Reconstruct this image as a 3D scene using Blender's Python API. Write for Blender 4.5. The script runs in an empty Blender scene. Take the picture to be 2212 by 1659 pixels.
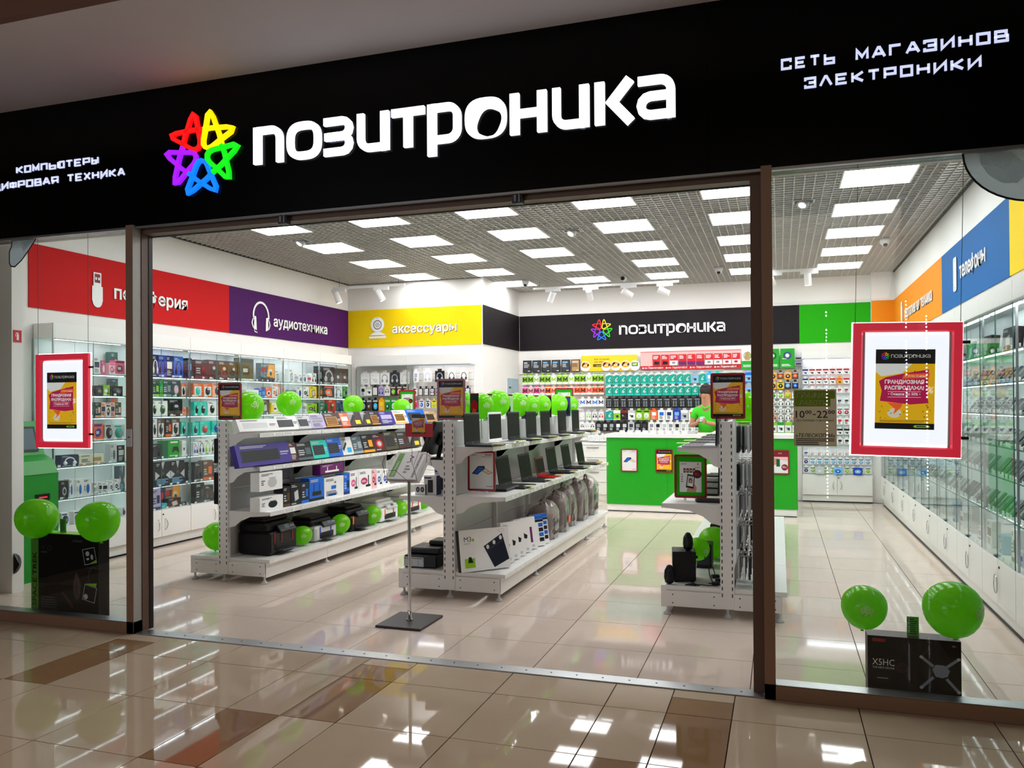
import bpy, math, random
from mathutils import Matrix, Vector, Euler
sc = bpy.context.scene
col = sc.collection
R = math.radians
rnd = random.Random(7)

# ---------------------------------------------------------------- camera, world, exposure
cd = bpy.data.cameras.new('camera')
cam = bpy.data.objects.new('camera', cd); col.objects.link(cam)
cd.sensor_fit = 'HORIZONTAL'; cd.sensor_width = 36.0
cd.lens = 1754.3 / 2212 * 36.0
cd.shift_y = 33.5 / 2212
cd.clip_start = 0.05; cd.clip_end = 80
YAW, PIT, ROL = R(18.222), R(0.40), R(0.341)
fw = Vector((-math.sin(YAW) * math.cos(PIT), math.cos(YAW) * math.cos(PIT), math.sin(PIT)))
rt = Vector((math.cos(YAW), math.sin(YAW), 0.0))
dn = fw.cross(rt)
r2 = rt * math.cos(ROL) + dn * math.sin(ROL)
d2 = dn * math.cos(ROL) - rt * math.sin(ROL)
cam.matrix_world = Matrix(((r2.x, -d2.x, -fw.x, 0.0), (r2.y, -d2.y, -fw.y, -4.462),
                           (r2.z, -d2.z, -fw.z, 1.52), (0, 0, 0, 1)))
sc.camera = cam
sc.view_settings.view_transform = 'Standard'
sc.view_settings.look = 'None'
sc.view_settings.gamma = 1.0
sc.view_settings.use_curve_mapping = False
sc.view_settings.exposure = 0.0
try:
    sc.cycles.use_denoising = True
    sc.cycles.max_bounces = 10
    sc.cycles.diffuse_bounces = 5
    sc.cycles.glossy_bounces = 4
    sc.cycles.transmission_bounces = 6
    sc.cycles.transparent_max_bounces = 24
    sc.cycles.sample_clamp_indirect = 6.0
    sc.cycles.caustics_reflective = False
    sc.cycles.caustics_refractive = False
except Exception:
    pass
w = bpy.data.worlds.new('world'); sc.world = w
w.use_nodes = True
w.node_tree.nodes['Background'].inputs[0].default_value = (0.30, 0.235, 0.19, 1)
w.node_tree.nodes['Background'].inputs[1].default_value = 0.16
PANEL = 13.0        # ceiling panel radiance


def lamp(name, kind, loc, energy, color=(1, 1, 1), size=0.3, rot=(0, 0, 0), spot=None, sy=None):
    ld = bpy.data.lights.new(name, kind); ld.energy = energy; ld.color = color
    if kind == 'AREA':
        ld.size = size
        if sy: ld.shape = 'RECTANGLE'; ld.size_y = sy
    else:
        ld.shadow_soft_size = size
    if kind == 'SPOT':
        ld.spot_size = spot or R(80); ld.spot_blend = 0.8
    o = bpy.data.objects.new(name, ld); col.objects.link(o)
    o.location = loc; o.rotation_euler = rot
    return o


# the concourse in front of the shop: dim warm downlights in its ceiling (their lamps are further down)
MALL_SPOTS = [(-7.0, -3.3), (-4.95, -3.3), (-2.9, -3.3), (-0.7, -2.9), (1.4, -3.0), (-5.8, -5.6), (-3.2, -5.6), (-0.6, -5.6), (2.0, -5.6)]
for x, y in MALL_SPOTS:
    lamp('downlight_lamp', 'SPOT', (x, y, 3.95), 46, (1.0, 0.82, 0.64), 0.07, (0, 0, 0), R(95))
lamp('concourse_fill', 'AREA', (-1.5, -7.5, 3.6), 55, (1.0, 0.86, 0.74), 6.0, (R(35), 0, 0), None, 2.0)  # added warm area fill, stands in for the unseen mall lighting
lamp('cool_fill', 'AREA', (-5.6, -9.3, 2.2), 190, (0.86, 0.90, 1.0), 6.0, (R(100), 0, R(-25)), None, 2.2)  # added cool fill: brightens the concourse ceiling and the fronts facing it


# ---------------------------------------------------------------- materials
def lin(c):
    c /= 255.0
    return c / 12.92 if c <= 0.04045 else ((c + 0.055) / 1.055) ** 2.4


def rgb(h):
    h = h.lstrip('#')
    return tuple(lin(int(h[i:i + 2], 16)) for i in (0, 2, 4)) + (1.0,)


MATS = {}


def mat(name, hexc='#ffffff', rough=0.45, metal=0.0, emit=0.0, spec=0.5, noise=0.0, nscale=30.0, bump=0.0, coat=0.0):
    if name in MATS: return MATS[name]
    m = bpy.data.materials.new(name); m.use_nodes = True
    nt = m.node_tree; b = nt.nodes['Principled BSDF']
    c = rgb(hexc)
    b.inputs['Base Color'].default_value = c
    b.inputs['Roughness'].default_value = rough
    b.inputs['Metallic'].default_value = metal
    b.inputs['Specular IOR Level'].default_value = spec
    if coat: b.inputs['Coat Weight'].default_value = coat; b.inputs['Coat Roughness'].default_value = 0.06
    if emit:
        b.inputs['Emission Color'].default_value = c
        b.inputs['Emission Strength'].default_value = emit
    if noise or bump:
        tc = nt.nodes.new('ShaderNodeTexCoord'); n = nt.nodes.new('ShaderNodeTexNoise')
        n.inputs['Scale'].default_value = nscale; n.inputs['Detail'].default_value = 5
        nt.links.new(tc.outputs['Object'], n.inputs['Vector'])
        if noise:
            r = nt.nodes.new('ShaderNodeMix'); r.data_type = 'RGBA'
            r.inputs['A'].default_value = tuple(x * (1 - noise) for x in c[:3]) + (1,)
            r.inputs['B'].default_value = tuple(min(1, x * (1 + noise)) for x in c[:3]) + (1,)
            nt.links.new(n.outputs['Fac'], r.inputs['Factor'])
            nt.links.new(r.outputs['Result'], b.inputs['Base Color'])
        if bump:
            bp = nt.nodes.new('ShaderNodeBump'); bp.inputs['Strength'].default_value = bump
            bp.inputs['Distance'].default_value = 0.002
            nt.links.new(n.outputs['Fac'], bp.inputs['Height']); nt.links.new(bp.outputs['Normal'], b.inputs['Normal'])
    MATS[name] = m
    return m


def sheer(name, hexc, part=0.4, rough=0.3, coat=0.0):
    """thin skin or film that lets part of the light through"""
    if name in MATS: return MATS[name]
    m = mat(name, hexc, rough, spec=0.5, coat=coat); nt = m.node_tree
    b = nt.nodes['Principled BSDF']; o = nt.nodes['Material Output']
    t = nt.nodes.new('ShaderNodeBsdfTranslucent'); t.inputs[0].default_value = rgb(hexc); x = nt.nodes.new('ShaderNodeMixShader'); x.inputs[0].default_value = part
    nt.links.new(b.outputs[0], x.inputs[1]); nt.links.new(t.outputs[0], x.inputs[2]); nt.links.new(x.outputs[0], o.inputs['Surface'])
    return m


def glass(name, tint='#f4fffa', refl=0.10, opac=0.0):
    if name in MATS: return MATS[name]
    m = bpy.data.materials.new(name); m.use_nodes = True
    nt = m.node_tree; nt.nodes.clear()
    o = nt.nodes.new('ShaderNodeOutputMaterial'); t = nt.nodes.new('ShaderNodeBsdfTransparent')
    g = nt.nodes.new('ShaderNodeBsdfGlossy'); f = nt.nodes.new('ShaderNodeFresnel'); mx = nt.nodes.new('ShaderNodeMixShader')
    t.inputs[0].default_value = rgb(tint); g.inputs['Roughness'].default_value = 0.01
    ge = nt.nodes.new('ShaderNodeNewGeometry'); io = nt.nodes.new('ShaderNodeMath'); io.operation = 'MULTIPLY_ADD'
    io.inputs[1].default_value = 1 / 1.45 - 1.45; io.inputs[2].default_value = 1.45      # leaving the pane: index inverted, so no total reflection
    nt.links.new(ge.outputs['Backfacing'], io.inputs[0]); nt.links.new(io.outputs[0], f.inputs['IOR'])
    mu = nt.nodes.new('ShaderNodeMath'); mu.operation = 'MULTIPLY'; mu.inputs[1].default_value = refl * 10
    nt.links.new(f.outputs[0], mu.inputs[0]); nt.links.new(mu.outputs[0], mx.inputs[0])
    nt.links.new(t.outputs[0], mx.inputs[1]); nt.links.new(g.outputs[0], mx.inputs[2])
    nt.links.new(mx.outputs[0], o.inputs[0])
    MATS[name] = m
    return m


PAL = dict(white='#eeeeec', paper='#e4e4e2', lgrey='#c2c4c4', grey='#8a8d90', dgrey='#34363a', black='#08080a', ink='#121216',
           red='#c81e26', dred='#7c1b26', maroon='#4a1a20', pink='#e0508c', lpink='#f0b8c0', orange='#f0642a', amber='#f4a018', yellow='#f2d21a',
           lime='#8cc81e', green='#149a1e', dgreen='#0c5a3c', forest='#1e3a2a', teal='#1ec8b4', turq='#0e9a86', dteal='#1b8c78', cyan='#28aee0', blue='#1464c8',
           royal='#1c3cb4', navy='#1b2450', dnavy='#151a2c', purple='#5a2a8c', violet='#3c2a8a', lilac='#b4a8cc', plum='#6a1a64', brown='#5c3a22', kraft='#b08a58',
           skin='#c89678', cream='#ddd8c0', slate='#4e6068', steel='#9aa4ac', sky='#7ab4dc', magenta='#b8185e', choc='#3a2a2c', olive='#4a4a36', silver='#b8bcc0', peach='#f4b094')


def P(n):
    if n in MATS: return MATS[n]
    return mat(n, PAL[n], 0.42, spec=0.3)


WHITE_STEEL = mat('shelf_white', '#e4e3e0', 0.35)
CHROME = mat('chrome', '#c8c8c8', 0.18, 1.0)
ALU = mat('aluminium', '#b4b6b8', 0.32, 1.0)


# ---------------------------------------------------------------- mesh collector
class MB:
    def __init__(s):
        s.v = []; s.f = []; s.mi = []; s.ms = []; s.sm = []

    def m(s, mt):
        if isinstance(mt, str): mt = P(mt)
        for i, q in enumerate(s.ms):
            if q is mt: return i
        s.ms.append(mt); return len(s.ms) - 1

    def add(s, vs, fs, mt, T=None, smooth=False):
        o = len(s.v); k = s.m(mt)
        for p in vs:
            p = Vector(p)
            if T is not None: p = T @ p
            s.v.append(p)
        for f in fs:
            s.f.append(tuple(o + i for i in f)); s.mi.append(k); s.sm.append(smooth)
        return s

    def box(s, a, b, mt, T=None, tops=None):
        x0, y0, z0 = a; x1, y1, z1 = b
        vs = [(x0, y0, z0), (x1, y0, z0), (x1, y1, z0), (x0, y1, z0), (x0, y0, z1), (x1, y0, z1), (x1, y1, z1), (x0, y1, z1)]
        fs = [(0, 3, 2, 1), (4, 5, 6, 7), (0, 1, 5, 4), (1, 2, 6, 5), (2, 3, 7, 6), (3, 0, 4, 7)]
        return s.add(vs, fs, mt, T)

    def bbox(s, a, b, mt, r=0.01, T=None):
        """box with chamfered vertical-and-horizontal edges"""
        x0, y0, z0 = a; x1, y1, z1 = b
        r = min(r, (x1 - x0) / 2.2, (y1 - y0) / 2.2, (z1 - z0) / 2.2)
        vs = []; idx = {}
        for ix, x in enumerate((x0, x1)):
            for iy, y in enumerate((y0, y1)):
                for iz, z in enumerate((z0, z1)):
                    sx, sy, sz = (1 if ix == 0 else -1), (1 if iy == 0 else -1), (1 if iz == 0 else -1)
                    for k in range(3):
                        p = [x + sx * r, y + sy * r, z + sz * r]; p[k] = (x, y, z)[k]
                        idx[(ix, iy, iz, k)] = len(vs); vs.append(tuple(p))
        fs = []
        g = lambda *q: idx[q]
        for i in (0, 1):
            f = [g(i, 0, 0, 0), g(i, 1, 0, 0), g(i, 1, 1, 0), g(i, 0, 1, 0)]; fs.append(f if i else f[::-1])
            f = [g(0, i, 0, 1), g(0, i, 1, 1), g(1, i, 1, 1), g(1, i, 0, 1)]; fs.append(f if i else f[::-1])
            f = [g(0, 0, i, 2), g(1, 0, i, 2), g(1, 1, i, 2), g(0, 1, i, 2)]; fs.append(f if i else f[::-1])
        for i in (0, 1):
            for j in (0, 1):
                a4 = [g(i, j, 0, 0), g(i, j, 0, 1), g(i, j, 1, 1), g(i, j, 1, 0)]; fs.append(a4 if (i ^ j) == 0 else a4[::-1])
                a4 = [g(i, 0, j, 0), g(i, 1, j, 0), g(i, 1, j, 2), g(i, 0, j, 2)]; fs.append(a4 if (i ^ j) == 0 else a4[::-1])
                a4 = [g(0, i, j, 1), g(0, i, j, 2), g(1, i, j, 2), g(1, i, j, 1)]; fs.append(a4 if (i ^ j) == 0 else a4[::-1])
        for i in (0, 1):
            for j in (0, 1):
                for k in (0, 1):
                    f = [g(i, j, k, 0), g(i, j, k, 1), g(i, j, k, 2)]
                    fs.append(f if (i + j + k) % 2 == 1 else f[::-1])
        return s.add(vs, fs, mt, T)

    def prism(s, poly, h, mt, T=None, z0=0.0):
        """polygon in xy extruded z0..z0+h (any T)"""
        n = len(poly)
        vs = [(x, y, z0) for x, y in poly] + [(x, y, z0 + h) for x, y in poly]
        fs = [tuple(range(n))[::-1], tuple(range(n, 2 * n))] + [(i, (i + 1) % n, n + (i + 1) % n, n + i) for i in range(n)]
        return s.add(vs, fs, mt, T)

    def cyl(s, p, q, r, mt, n=12, r2=None, T=None, caps=True, smooth=True):
        p = Vector(p); q = Vector(q); d = (q - p)
        if d.length < 1e-9: return s
        d = d.normalized(); u = d.orthogonal().normalized(); v = d.cross(u); r2 = r if r2 is None else r2
        vs = []
        for i in range(n):
            a = 2 * math.pi * i / n; e = u * math.cos(a) + v * math.sin(a)
            vs.append(p + e * r)
        for i in range(n):
            a = 2 * math.pi * i / n; e = u * math.cos(a) + v * math.sin(a)
            vs.append(q + e * r2)
        s.add(vs, [(i, (i + 1) % n, n + (i + 1) % n, n + i) for i in range(n)], mt, T, smooth)
        if caps:
            s.add(vs[:n], [tuple(range(n))[::-1]], mt, T); s.add(vs[n:], [tuple(range(n))], mt, T)
        return s

    def tube(s, pts, r, mt, n=6, T=None):
        pts = [Vector(p) for p in pts]; rings = []; vs = []
        up = None
        for i, p in enumerate(pts):
            d = (pts[min(i + 1, len(pts) - 1)] - pts[max(i - 1, 0)]).normalized()
            u = d.orthogonal().normalized() if up is None else (up - d * up.dot(d)).normalized()
            up = u; v = d.cross(u)
            for k in range(n):
                a = 2 * math.pi * k / n; vs.append(p + (u * math.cos(a) + v * math.sin(a)) * r)
        fs = []
        for i in range(len(pts) - 1):
            for k in range(n):
                fs.append((i * n + k, i * n + (k + 1) % n, (i + 1) * n + (k + 1) % n, (i + 1) * n + k))
        fs.append(tuple(range(n))[::-1]); fs.append(tuple(range((len(pts) - 1) * n, len(pts) * n)))
        return s.add(vs, fs, mt, T, True)

    def lathe(s, prof, mt, n=20, T=None, smooth=True):
        """profile [(r,z)] round z"""
        vs = []
        for r, z in prof:
            for k in range(n):
                a = 2 * math.pi * k / n; vs.append((r * math.cos(a), r * math.sin(a), z))
        fs = []
        for i in range(len(prof) - 1):
            for k in range(n):
                fs.append((i * n + k, i * n + (k + 1) % n, (i + 1) * n + (k + 1) % n, (i + 1) * n + k))
        fs.append(tuple(range(n))[::-1]); fs.append(tuple(range((len(prof) - 1) * n, len(prof) * n)))
        return s.add(vs, fs, mt, T, smooth)

    def ball(s, c, rx, ry, rz, mt, n=14, k=9, T=None, half=None):
        vs = []; fs = []
        for i in range(k + 1):
            ph = math.pi * i / k
            for j in range(n):
                a = 2 * math.pi * j / n
                vs.append((c[0] + rx * math.sin(ph) * math.cos(a), c[1] + ry * math.sin(ph) * math.sin(a), c[2] + rz * math.cos(ph)))
        for i in range(k):
            for j in range(n):
                fs.append((i * n + j, (i + 1) * n + j, (i + 1) * n + (j + 1) % n, i * n + (j + 1) % n))
        return s.add(vs, fs, mt, T, True)

    # flat print: x-z plane at depth y, facing -y
    def quad(s, x0, z0, x1, z1, y, mt, T=None):
        return s.add([(x0, y, z0), (x1, y, z0), (x1, y, z1), (x0, y, z1)], [(0, 1, 2, 3)], mt, T)

    def poly(s, pts, y, mt, T=None):
        a = sum(pts[i][0] * pts[(i + 1) % len(pts)][1] - pts[(i + 1) % len(pts)][0] * pts[i][1] for i in range(len(pts)))
        if a < 0: pts = pts[::-1]
        return s.add([(x, y, z) for x, z in pts], [tuple(range(len(pts)))], mt, T)

    def disc(s, cx, cz, rx, rz, y, mt, n=14, T=None, a0=0):
        return s.poly([(cx + rx * math.cos(2 * math.pi * i / n + a0), cz + rz * math.sin(2 * math.pi * i / n + a0)) for i in range(n)], y, mt, T)

    def ring(s, cx, cz, rx, rz, wd, y, mt, n=18, T=None, a0=0, a1=360):
        pts = [(cx + rx * math.cos(R(a0 + (a1 - a0) * i / n)), cz + rz * math.sin(R(a0 + (a1 - a0) * i / n))) for i in range(n + 1)]
        return s.stroke(pts, wd, y, mt, T, closed=False)

    def stroke(s, pts, wd, y, mt, T=None, closed=False, depth=0.0):
        """ribbon of width wd along (x,z) points, mitred; facing -y; depth>0 gives it thickness towards +y"""
        n = len(pts); L = []; Rr = []
        for i in range(n):
            if closed: a, b, c = pts[i - 1], pts[i], pts[(i + 1) % n]
            else: a, b, c = pts[max(i - 1, 0)], pts[i], pts[min(i + 1, n - 1)]
            d1 = Vector((b[0] - a[0], b[1] - a[1])); d2 = Vector((c[0] - b[0], c[1] - b[1]))
            if d1.length < 1e-9: d1 = d2
            if d2.length < 1e-9: d2 = d1
            d1 = d1.normalized(); d2 = d2.normalized()
            t = d1 + d2
            t = d1 if t.length < 1e-6 else t.normalized()
            nn = Vector((-t.y, t.x)); k = max(0.45, abs(nn.dot(Vector((-d1.y, d1.x)))))
            h = wd / 2 / k
            L.append((b[0] + nn.x * h, b[1] + nn.y * h)); Rr.append((b[0] - nn.x * h, b[1] - nn.y * h))
        vs = [(x, y, z) for x, z in L] + [(x, y, z) for x, z in Rr]
        rng = range(n if closed else n - 1); fs = []
        for i in rng:
            j = (i + 1) % n
            fs.append((n + i, n + j, j, i))
        s.add(vs, fs, mt, T)
        if depth:
            vb = [(x, y + depth, z) for x, z in L] + [(x, y + depth, z) for x, z in Rr]
            al = vs + vb; m2 = 2 * n; fs = []
            for i in rng:
                j = (i + 1) % n
                fs.append((i, j, m2 + j, m2 + i)); fs.append((n + j, n + i, m2 + n + i, m2 + n + j))
            if not closed:
                fs.append((0, m2, m2 + n, n)); fs.append((n - 1, 2 * n - 1, m2 + 2 * n - 1, m2 + n - 1))
            s.add(al, fs, mt, T)
        return s

    def lines(s, x0, z0, x1, z1, y, mt, n=3, seed=1, T=None):
        """n bars of unreadable small print"""
        rr = random.Random(seed); h = (z1 - z0) / n
        for i in range(n):
            s.quad(x0, z1 - (i + 0.75) * h, x0 + (x1 - x0) * rr.uniform(0.55, 1.0), z1 - (i + 0.25) * h, y, mt, T)
        return s

    def mesh(s, name):
        me = bpy.data.meshes.new(name)
        me.from_pydata([tuple(p) for p in s.v], [], s.f)
        for q in s.ms: me.materials.append(q)
        me.polygons.foreach_set('material_index', s.mi)
        me.polygons.foreach_set('use_smooth', s.sm)
        me.update()
        return me

    def build(s, name, parent=None, loc=None, rot=None):
        return put(s.mesh(name), name, parent, loc, rot)


def put(me, name, parent=None, loc=None, rot=None, scale=None):
    o = bpy.data.objects.new(name, me); col.objects.link(o)
    if parent is not None: o.parent = parent
    if loc is not None: o.location = loc
    if rot is not None: o.rotation_euler = rot
    if scale is not None: o.scale = scale
    return o


def tag(o, label=None, cat=None, group=None, kind=None):
    if label: o['label'] = label
    if cat: o['category'] = cat
    if group: o['group'] = group
    if kind: o['kind'] = kind
    return o


def empty(name, label, cat, loc=(0, 0, 0), rz=0.0, group=None, rx=0.0):
    o = bpy.data.objects.new(name, None); col.objects.link(o)
    o.empty_display_size = 0.1
    o.location = loc; o.rotation_euler = (rx, 0, rz)
    return tag(o, label, cat, group)


def dup(root, loc, rot=None, label=None, group=None, scale=None):
    r = root.copy(); col.objects.link(r); r.location = loc
    if rot is not None: r.rotation_euler = rot
    if scale is not None: r.scale = scale
    if label: r['label'] = label
    if group: r['group'] = group
    for ch in list(root.children):
        c = ch.copy(); col.objects.link(c); c.parent = r
        for g in list(ch.children):
            d = g.copy(); col.objects.link(d); d.parent = c
    return r


TXT = {}


def text_mesh(txt, size, bold=0.0, shear=0.0, width=1.0, depth=0.0, align='LEFT', space=1.0):
    """flat letters as (verts, faces) in x-z plane facing -y, baseline at z=0"""
    key = (txt, bold, shear, space, align)
    if key not in TXT:
        c = bpy.data.curves.new('letters', 'FONT'); c.body = txt; c.size = 1.0; c.offset = bold; c.shear = shear
        c.align_x = align; c.space_character = space; c.resolution_u = 2; c.fill_mode = 'FRONT'
        o = bpy.data.objects.new('letters', c); col.objects.link(o)
        dg = bpy.context.evaluated_depsgraph_get(); dg.update()
        me = bpy.data.meshes.new_from_object(o.evaluated_get(dg))
        TXT[key] = ([tuple(v.co) for v in me.vertices], [tuple(p.vertices) for p in me.polygons])
        bpy.data.objects.remove(o); bpy.data.curves.remove(c); bpy.data.meshes.remove(me)
    vs, fs = TXT[key]
    return [(x * size * width, 0.0, y * size) for x, y, _ in vs], fs


def write(mb, txt, x, z, size, y, mt, bold=0.0, width=1.0, shear=0.0, align='LEFT', T=None, fit=None, space=1.0):
    vs, fs = text_mesh(txt, size, bold, shear, width, 0, align, space)
    if fit:
        xs = [v[0] for v in vs]; k = fit / (max(xs) - min(xs)); o = min(xs)
        vs = [((v[0] - o) * k, v[1], v[2]) for v in vs]
        if align == 'CENTER': vs = [(v[0] - fit / 2, v[1], v[2]) for v in vs]
    mb.add([(vx + x, y, vz + z) for vx, _, vz in vs], fs, mt, T)
    return mb
# ================================================================ the setting
XL, XR, YB, ZC = -6.63, 1.65, 9.0, 3.48
WALL = mat('wall_paint', '#e6e3df', 0.6, noise=0.015, nscale=6, bump=0.05)
TILE_S = mat('tile_shop', '#d0beb0', 0.05, spec=0.5, noise=0.05, nscale=7)
TILE_M = mat('tile_mall', '#b09c86', 0.03, spec=0.16, noise=0.06, nscale=5)
TILE_B = mat('tile_brown', '#84664a', 0.035, spec=0.16, noise=0.10, nscale=9)
GROUT = mat('grout', '#2c1e16', 0.9, spec=0.1)
BROWN_AL = mat('brown_aluminium', '#86664e', 0.45, 0.15)
FASCIA = mat('fascia_black', '#020202', 0.17, spec=0.16)
GLASS = glass('window_glass', '#fbfefd', 0.10)
SHOWGLASS = glass('showcase_glass', '#fafdfc', 0.10)
SHELFGLASS = glass('shelf_glass', '#eef8f4', 0.10)
GEDGE = mat('glass_edge', '#4e7a74', 0.25)


def struct(mb, name, label=None, parent=None):
    o = mb.build(name, parent)
    o['kind'] = 'structure'
    if label: o['label'] = label
    return o


def shell(name, a, b, m, label=None):
    return struct(MB().box(a, b, m), name, label)


# floors: grout bed + single tiles
fl = shell('floor_shop', (-6.9, 0.0, -0.06), (2.4, 9.3, -0.004), GROUT)
fm = shell('floor_concourse', (-9.5, -9.5, -0.06), (6.5, -0.0, -0.004), GROUT)
TM = {}


def tile(x0, y0, x1, y1, m, parent):
    k = (round(x1 - x0, 3), round(y1 - y0, 3), m.name)
    if k not in TM:
        jw = 0.0026 if m.name != 'tile_shop' else 0.0022; w_, d_ = k[0] / 2 - jw, k[1] / 2 - jw; c = 0.0006
        b = MB()
        b.add([(-w_, -d_, -0.006), (w_, -d_, -0.006), (w_, d_, -0.006), (-w_, d_, -0.006),
               (-w_, -d_, -c), (w_, -d_, -c), (w_, d_, -c), (-w_, d_, -c),
               (-w_ + c, -d_ + c, 0), (w_ - c, -d_ + c, 0), (w_ - c, d_ - c, 0), (-w_ + c, d_ - c, 0)],
              [(0, 1, 5, 4), (1, 2, 6, 5), (2, 3, 7, 6), (3, 0, 4, 7), (4, 5, 9, 8), (5, 6, 10, 9), (6, 7, 11, 10), (7, 4, 8, 11), (8, 9, 10, 11)], m)
        TM[k] = b.mesh('tile')
    put(TM[k], 'tile', parent, ((x0 + x1) / 2, (y0 + y1) / 2, 0))


PX = 0.603
xs = [-0.16 + PX * k for k in range(-11, 4)]
xs = [x for x in xs if -6.9 < x < 2.4]
ys = [0.035] + [0.535 + 0.6 * k for k in range(0, 15)]
for i in range(len(xs) - 1):
    for j in range(len(ys) - 1):
        tile(xs[i], ys[j], xs[i + 1], ys[j + 1], TILE_S, fl)
# concourse: columns of two big tiles between double columns of half tiles that carry the brown checks
S = 0.98
cols = []
for k in range(-2, 3):
    b0 = (-2.715 + 1.845 * k) * S
    cols += [(b0, b0 + 0.317 * S, 'A'), (b0 + 0.317 * S, b0 + 0.635 * S, 'B'), (b0 + 0.635 * S, b0 + 1.24 * S, 'N'), (b0 + 1.24 * S, b0 + 1.845 * S, 'N')]
rows = [(-0.425 * S, -0.075)] + [((-0.425 - 0.61 * (k + 1)) * S, (-0.425 - 0.61 * k) * S) for k in range(0, 7)]
for a, b, kind in cols:
    for j, (y0, y1) in enumerate(rows):
        m = TILE_M
        if kind == 'A' and j in (2, 4, 6): m = TILE_B
        if kind == 'B' and j in (1, 3, 5): m = TILE_B
        if kind == 'B' and j == 0:
            tile(a, -0.19, b, y1, TILE_M, fm); y1 = -0.19; m = TILE_B
        if b < -8.5 or a > 5: continue
        tile(a, y0, b, y1, m, fm)
th = MB().box((-4.115, -0.072, -0.004), (-0.06, 0.03, 0.006), ALU)
for k in range(27):
    th.cyl((-4.05 + k * 0.148, -0.02, 0.006), (-4.05 + k * 0.148, -0.02, 0.0075), 0.006, 'dgrey', 8)
struct(th, 'trim_1', 'ribbed aluminium threshold strip with screws across the shop entrance')

# walls
shell('wall_left', (XL - 0.2, 0.7, 0), (XL, 7.2, ZC + 0.5), WALL)
wp = MB().box((-4.33, 7.2, 0), (-4.30, 9.0, ZC + 0.5), WALL).box((XL - 0.2, 7.2, 0), (-4.33, 7.35, ZC + 0.5), WALL)
struct(wp, 'wall_column', 'boxed out white wall in the back corner under the yellow sign')
shell('wall_back', (-4.31, YB, 0), (XR + 0.2, YB + 0.2, ZC + 0.5), WALL)
shell('wall_right', (XR, 0.0, 0), (XR + 0.2, YB, ZC + 0.5), WALL)
struct(MB().box((1.33, 8.86, 2.0), (XR, YB, ZC + 0.5), WALL), 'trim_2', 'stepped forward bulkhead in the far right corner')
pl = MB().box((-7.2, 0.59, 0), (-5.99, 0.70, ZC + 0.5), WALL)
struct(pl, 'wall_pillar', 'white pillar inside the left window')
struct(MB().box((-9.5, -0.10, 0), (-5.80, 0.02, 2.74), mat('pilaster', '#a8a29a', 0.6)), 'wall_front_left', 'pale pilaster left of the left window')
struct(MB().box((1.75, -0.06, 0), (6.5, 0.02, 2.74), mat('pilaster', '#a8a29a', 0.6)), 'wall_front_right', 'pale pilaster right of the right window')
struct(MB().box((-9.5, 0.10, 2.74), (6.5, 0.14, ZC + 0.5), WALL), 'wall_front_upper', 'inner face of the shop front above the windows')
struct(MB().box((-9.5, -9.7, 0), (6.5, -9.5, 4.2), mat('mall_wall', '#8a7868', 0.7)), 'wall_concourse', 'far side of the dim concourse')

# shop ceiling: slab above an open grid
shell('ceiling_slab', (XL - 0.2, 0.1, ZC + 0.5), (XR + 0.2, YB + 0.2, ZC + 0.6), mat('slab_grey', '#4c4a48', 0.8))
GRID = mat('grid_white', '#bcb9b2', 0.5)
g = MB()
PG = 0.6 / 7; nx = int((XR - XL) / PG); ny = int((YB - 0.15) / PG)
for i in range(1, nx + 1):
    x = XL + i * PG
    y1 = 7.2 if x < -4.33 else YB
    g.box((x - 0.005, 0.15, ZC), (x + 0.005, y1, ZC + 0.024), GRID)
for j in range(ny + 1):
    y = 0.15 + j * PG
    g.box((XL if y < 7.2 else -4.3, y - 0.005, ZC + 0.002), (XR, y + 0.005, ZC + 0.015), GRID)
grid = struct(g, 'ceiling_grid', 'open cell white metal grid ceiling of the shop')
grid['kind'] = 'structure'
tr = MB()
tr.box((XL, 0.15, ZC - 0.005), (XL + 0.02, 7.2, ZC + 0.02), 'dgrey').box((XR - 0.02, 0.15, ZC - 0.005), (XR, YB, ZC + 0.02), 'dgrey')
tr.box((-4.33, YB - 0.02, ZC - 0.005), (XR, YB, ZC + 0.02), GRID).box((XL, 7.18, ZC - 0.005), (-4.33, 7.2, ZC + 0.02), 'dgrey')
struct(tr, 'trim_3', 'dark edge angle round the grid ceiling')

# concourse ceiling: light plane with a brown step
MC = mat('mall_ceiling', '#d6cecb', 0.7)
struct(MB().box((-9.5, -1.07, 3.655), (6.5, 0.1, 3.75), MC), 'ceiling_concourse', 'plain concourse ceiling above the fascia')
stp = MB().box((-9.5, -1.12, 3.655), (6.5, -1.07, 4.05), mat('mall_brown', '#6e4a36', 0.6)).box((-9.5, -9.5, 4.0), (6.5, -1.12, 4.1), mat('mall_brown', '#6e4a36', 0.6))
struct(stp, 'ceiling_recess', 'brown raised part of the concourse ceiling')

# fascia sign
fb = empty('fascia_sign', 'long black glossy fascia with glowing star and lettering above the entrance', 'sign', (0, 0, 0))
FP = [(-9.5, -5.55), (-5.548, -0.352), (-0.35, 6.5)]
for a, b in FP:
    MB().box((a, -0.05, 2.74), (b, 0.10, 3.655), FASCIA).build('panel', fb)
MB().box((-9.5, -0.055, 2.728), (6.5, -0.03, 2.742), mat('edge_metal', '#8a8a88', 0.3, 0.8)).build('edge_strip', fb)
LIT = mat('letter_light', '#f2f6ff', 0.4, emit=1.35)
LITB = mat('letter_light_small', '#d4dcff', 0.4, emit=0.85)


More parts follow.
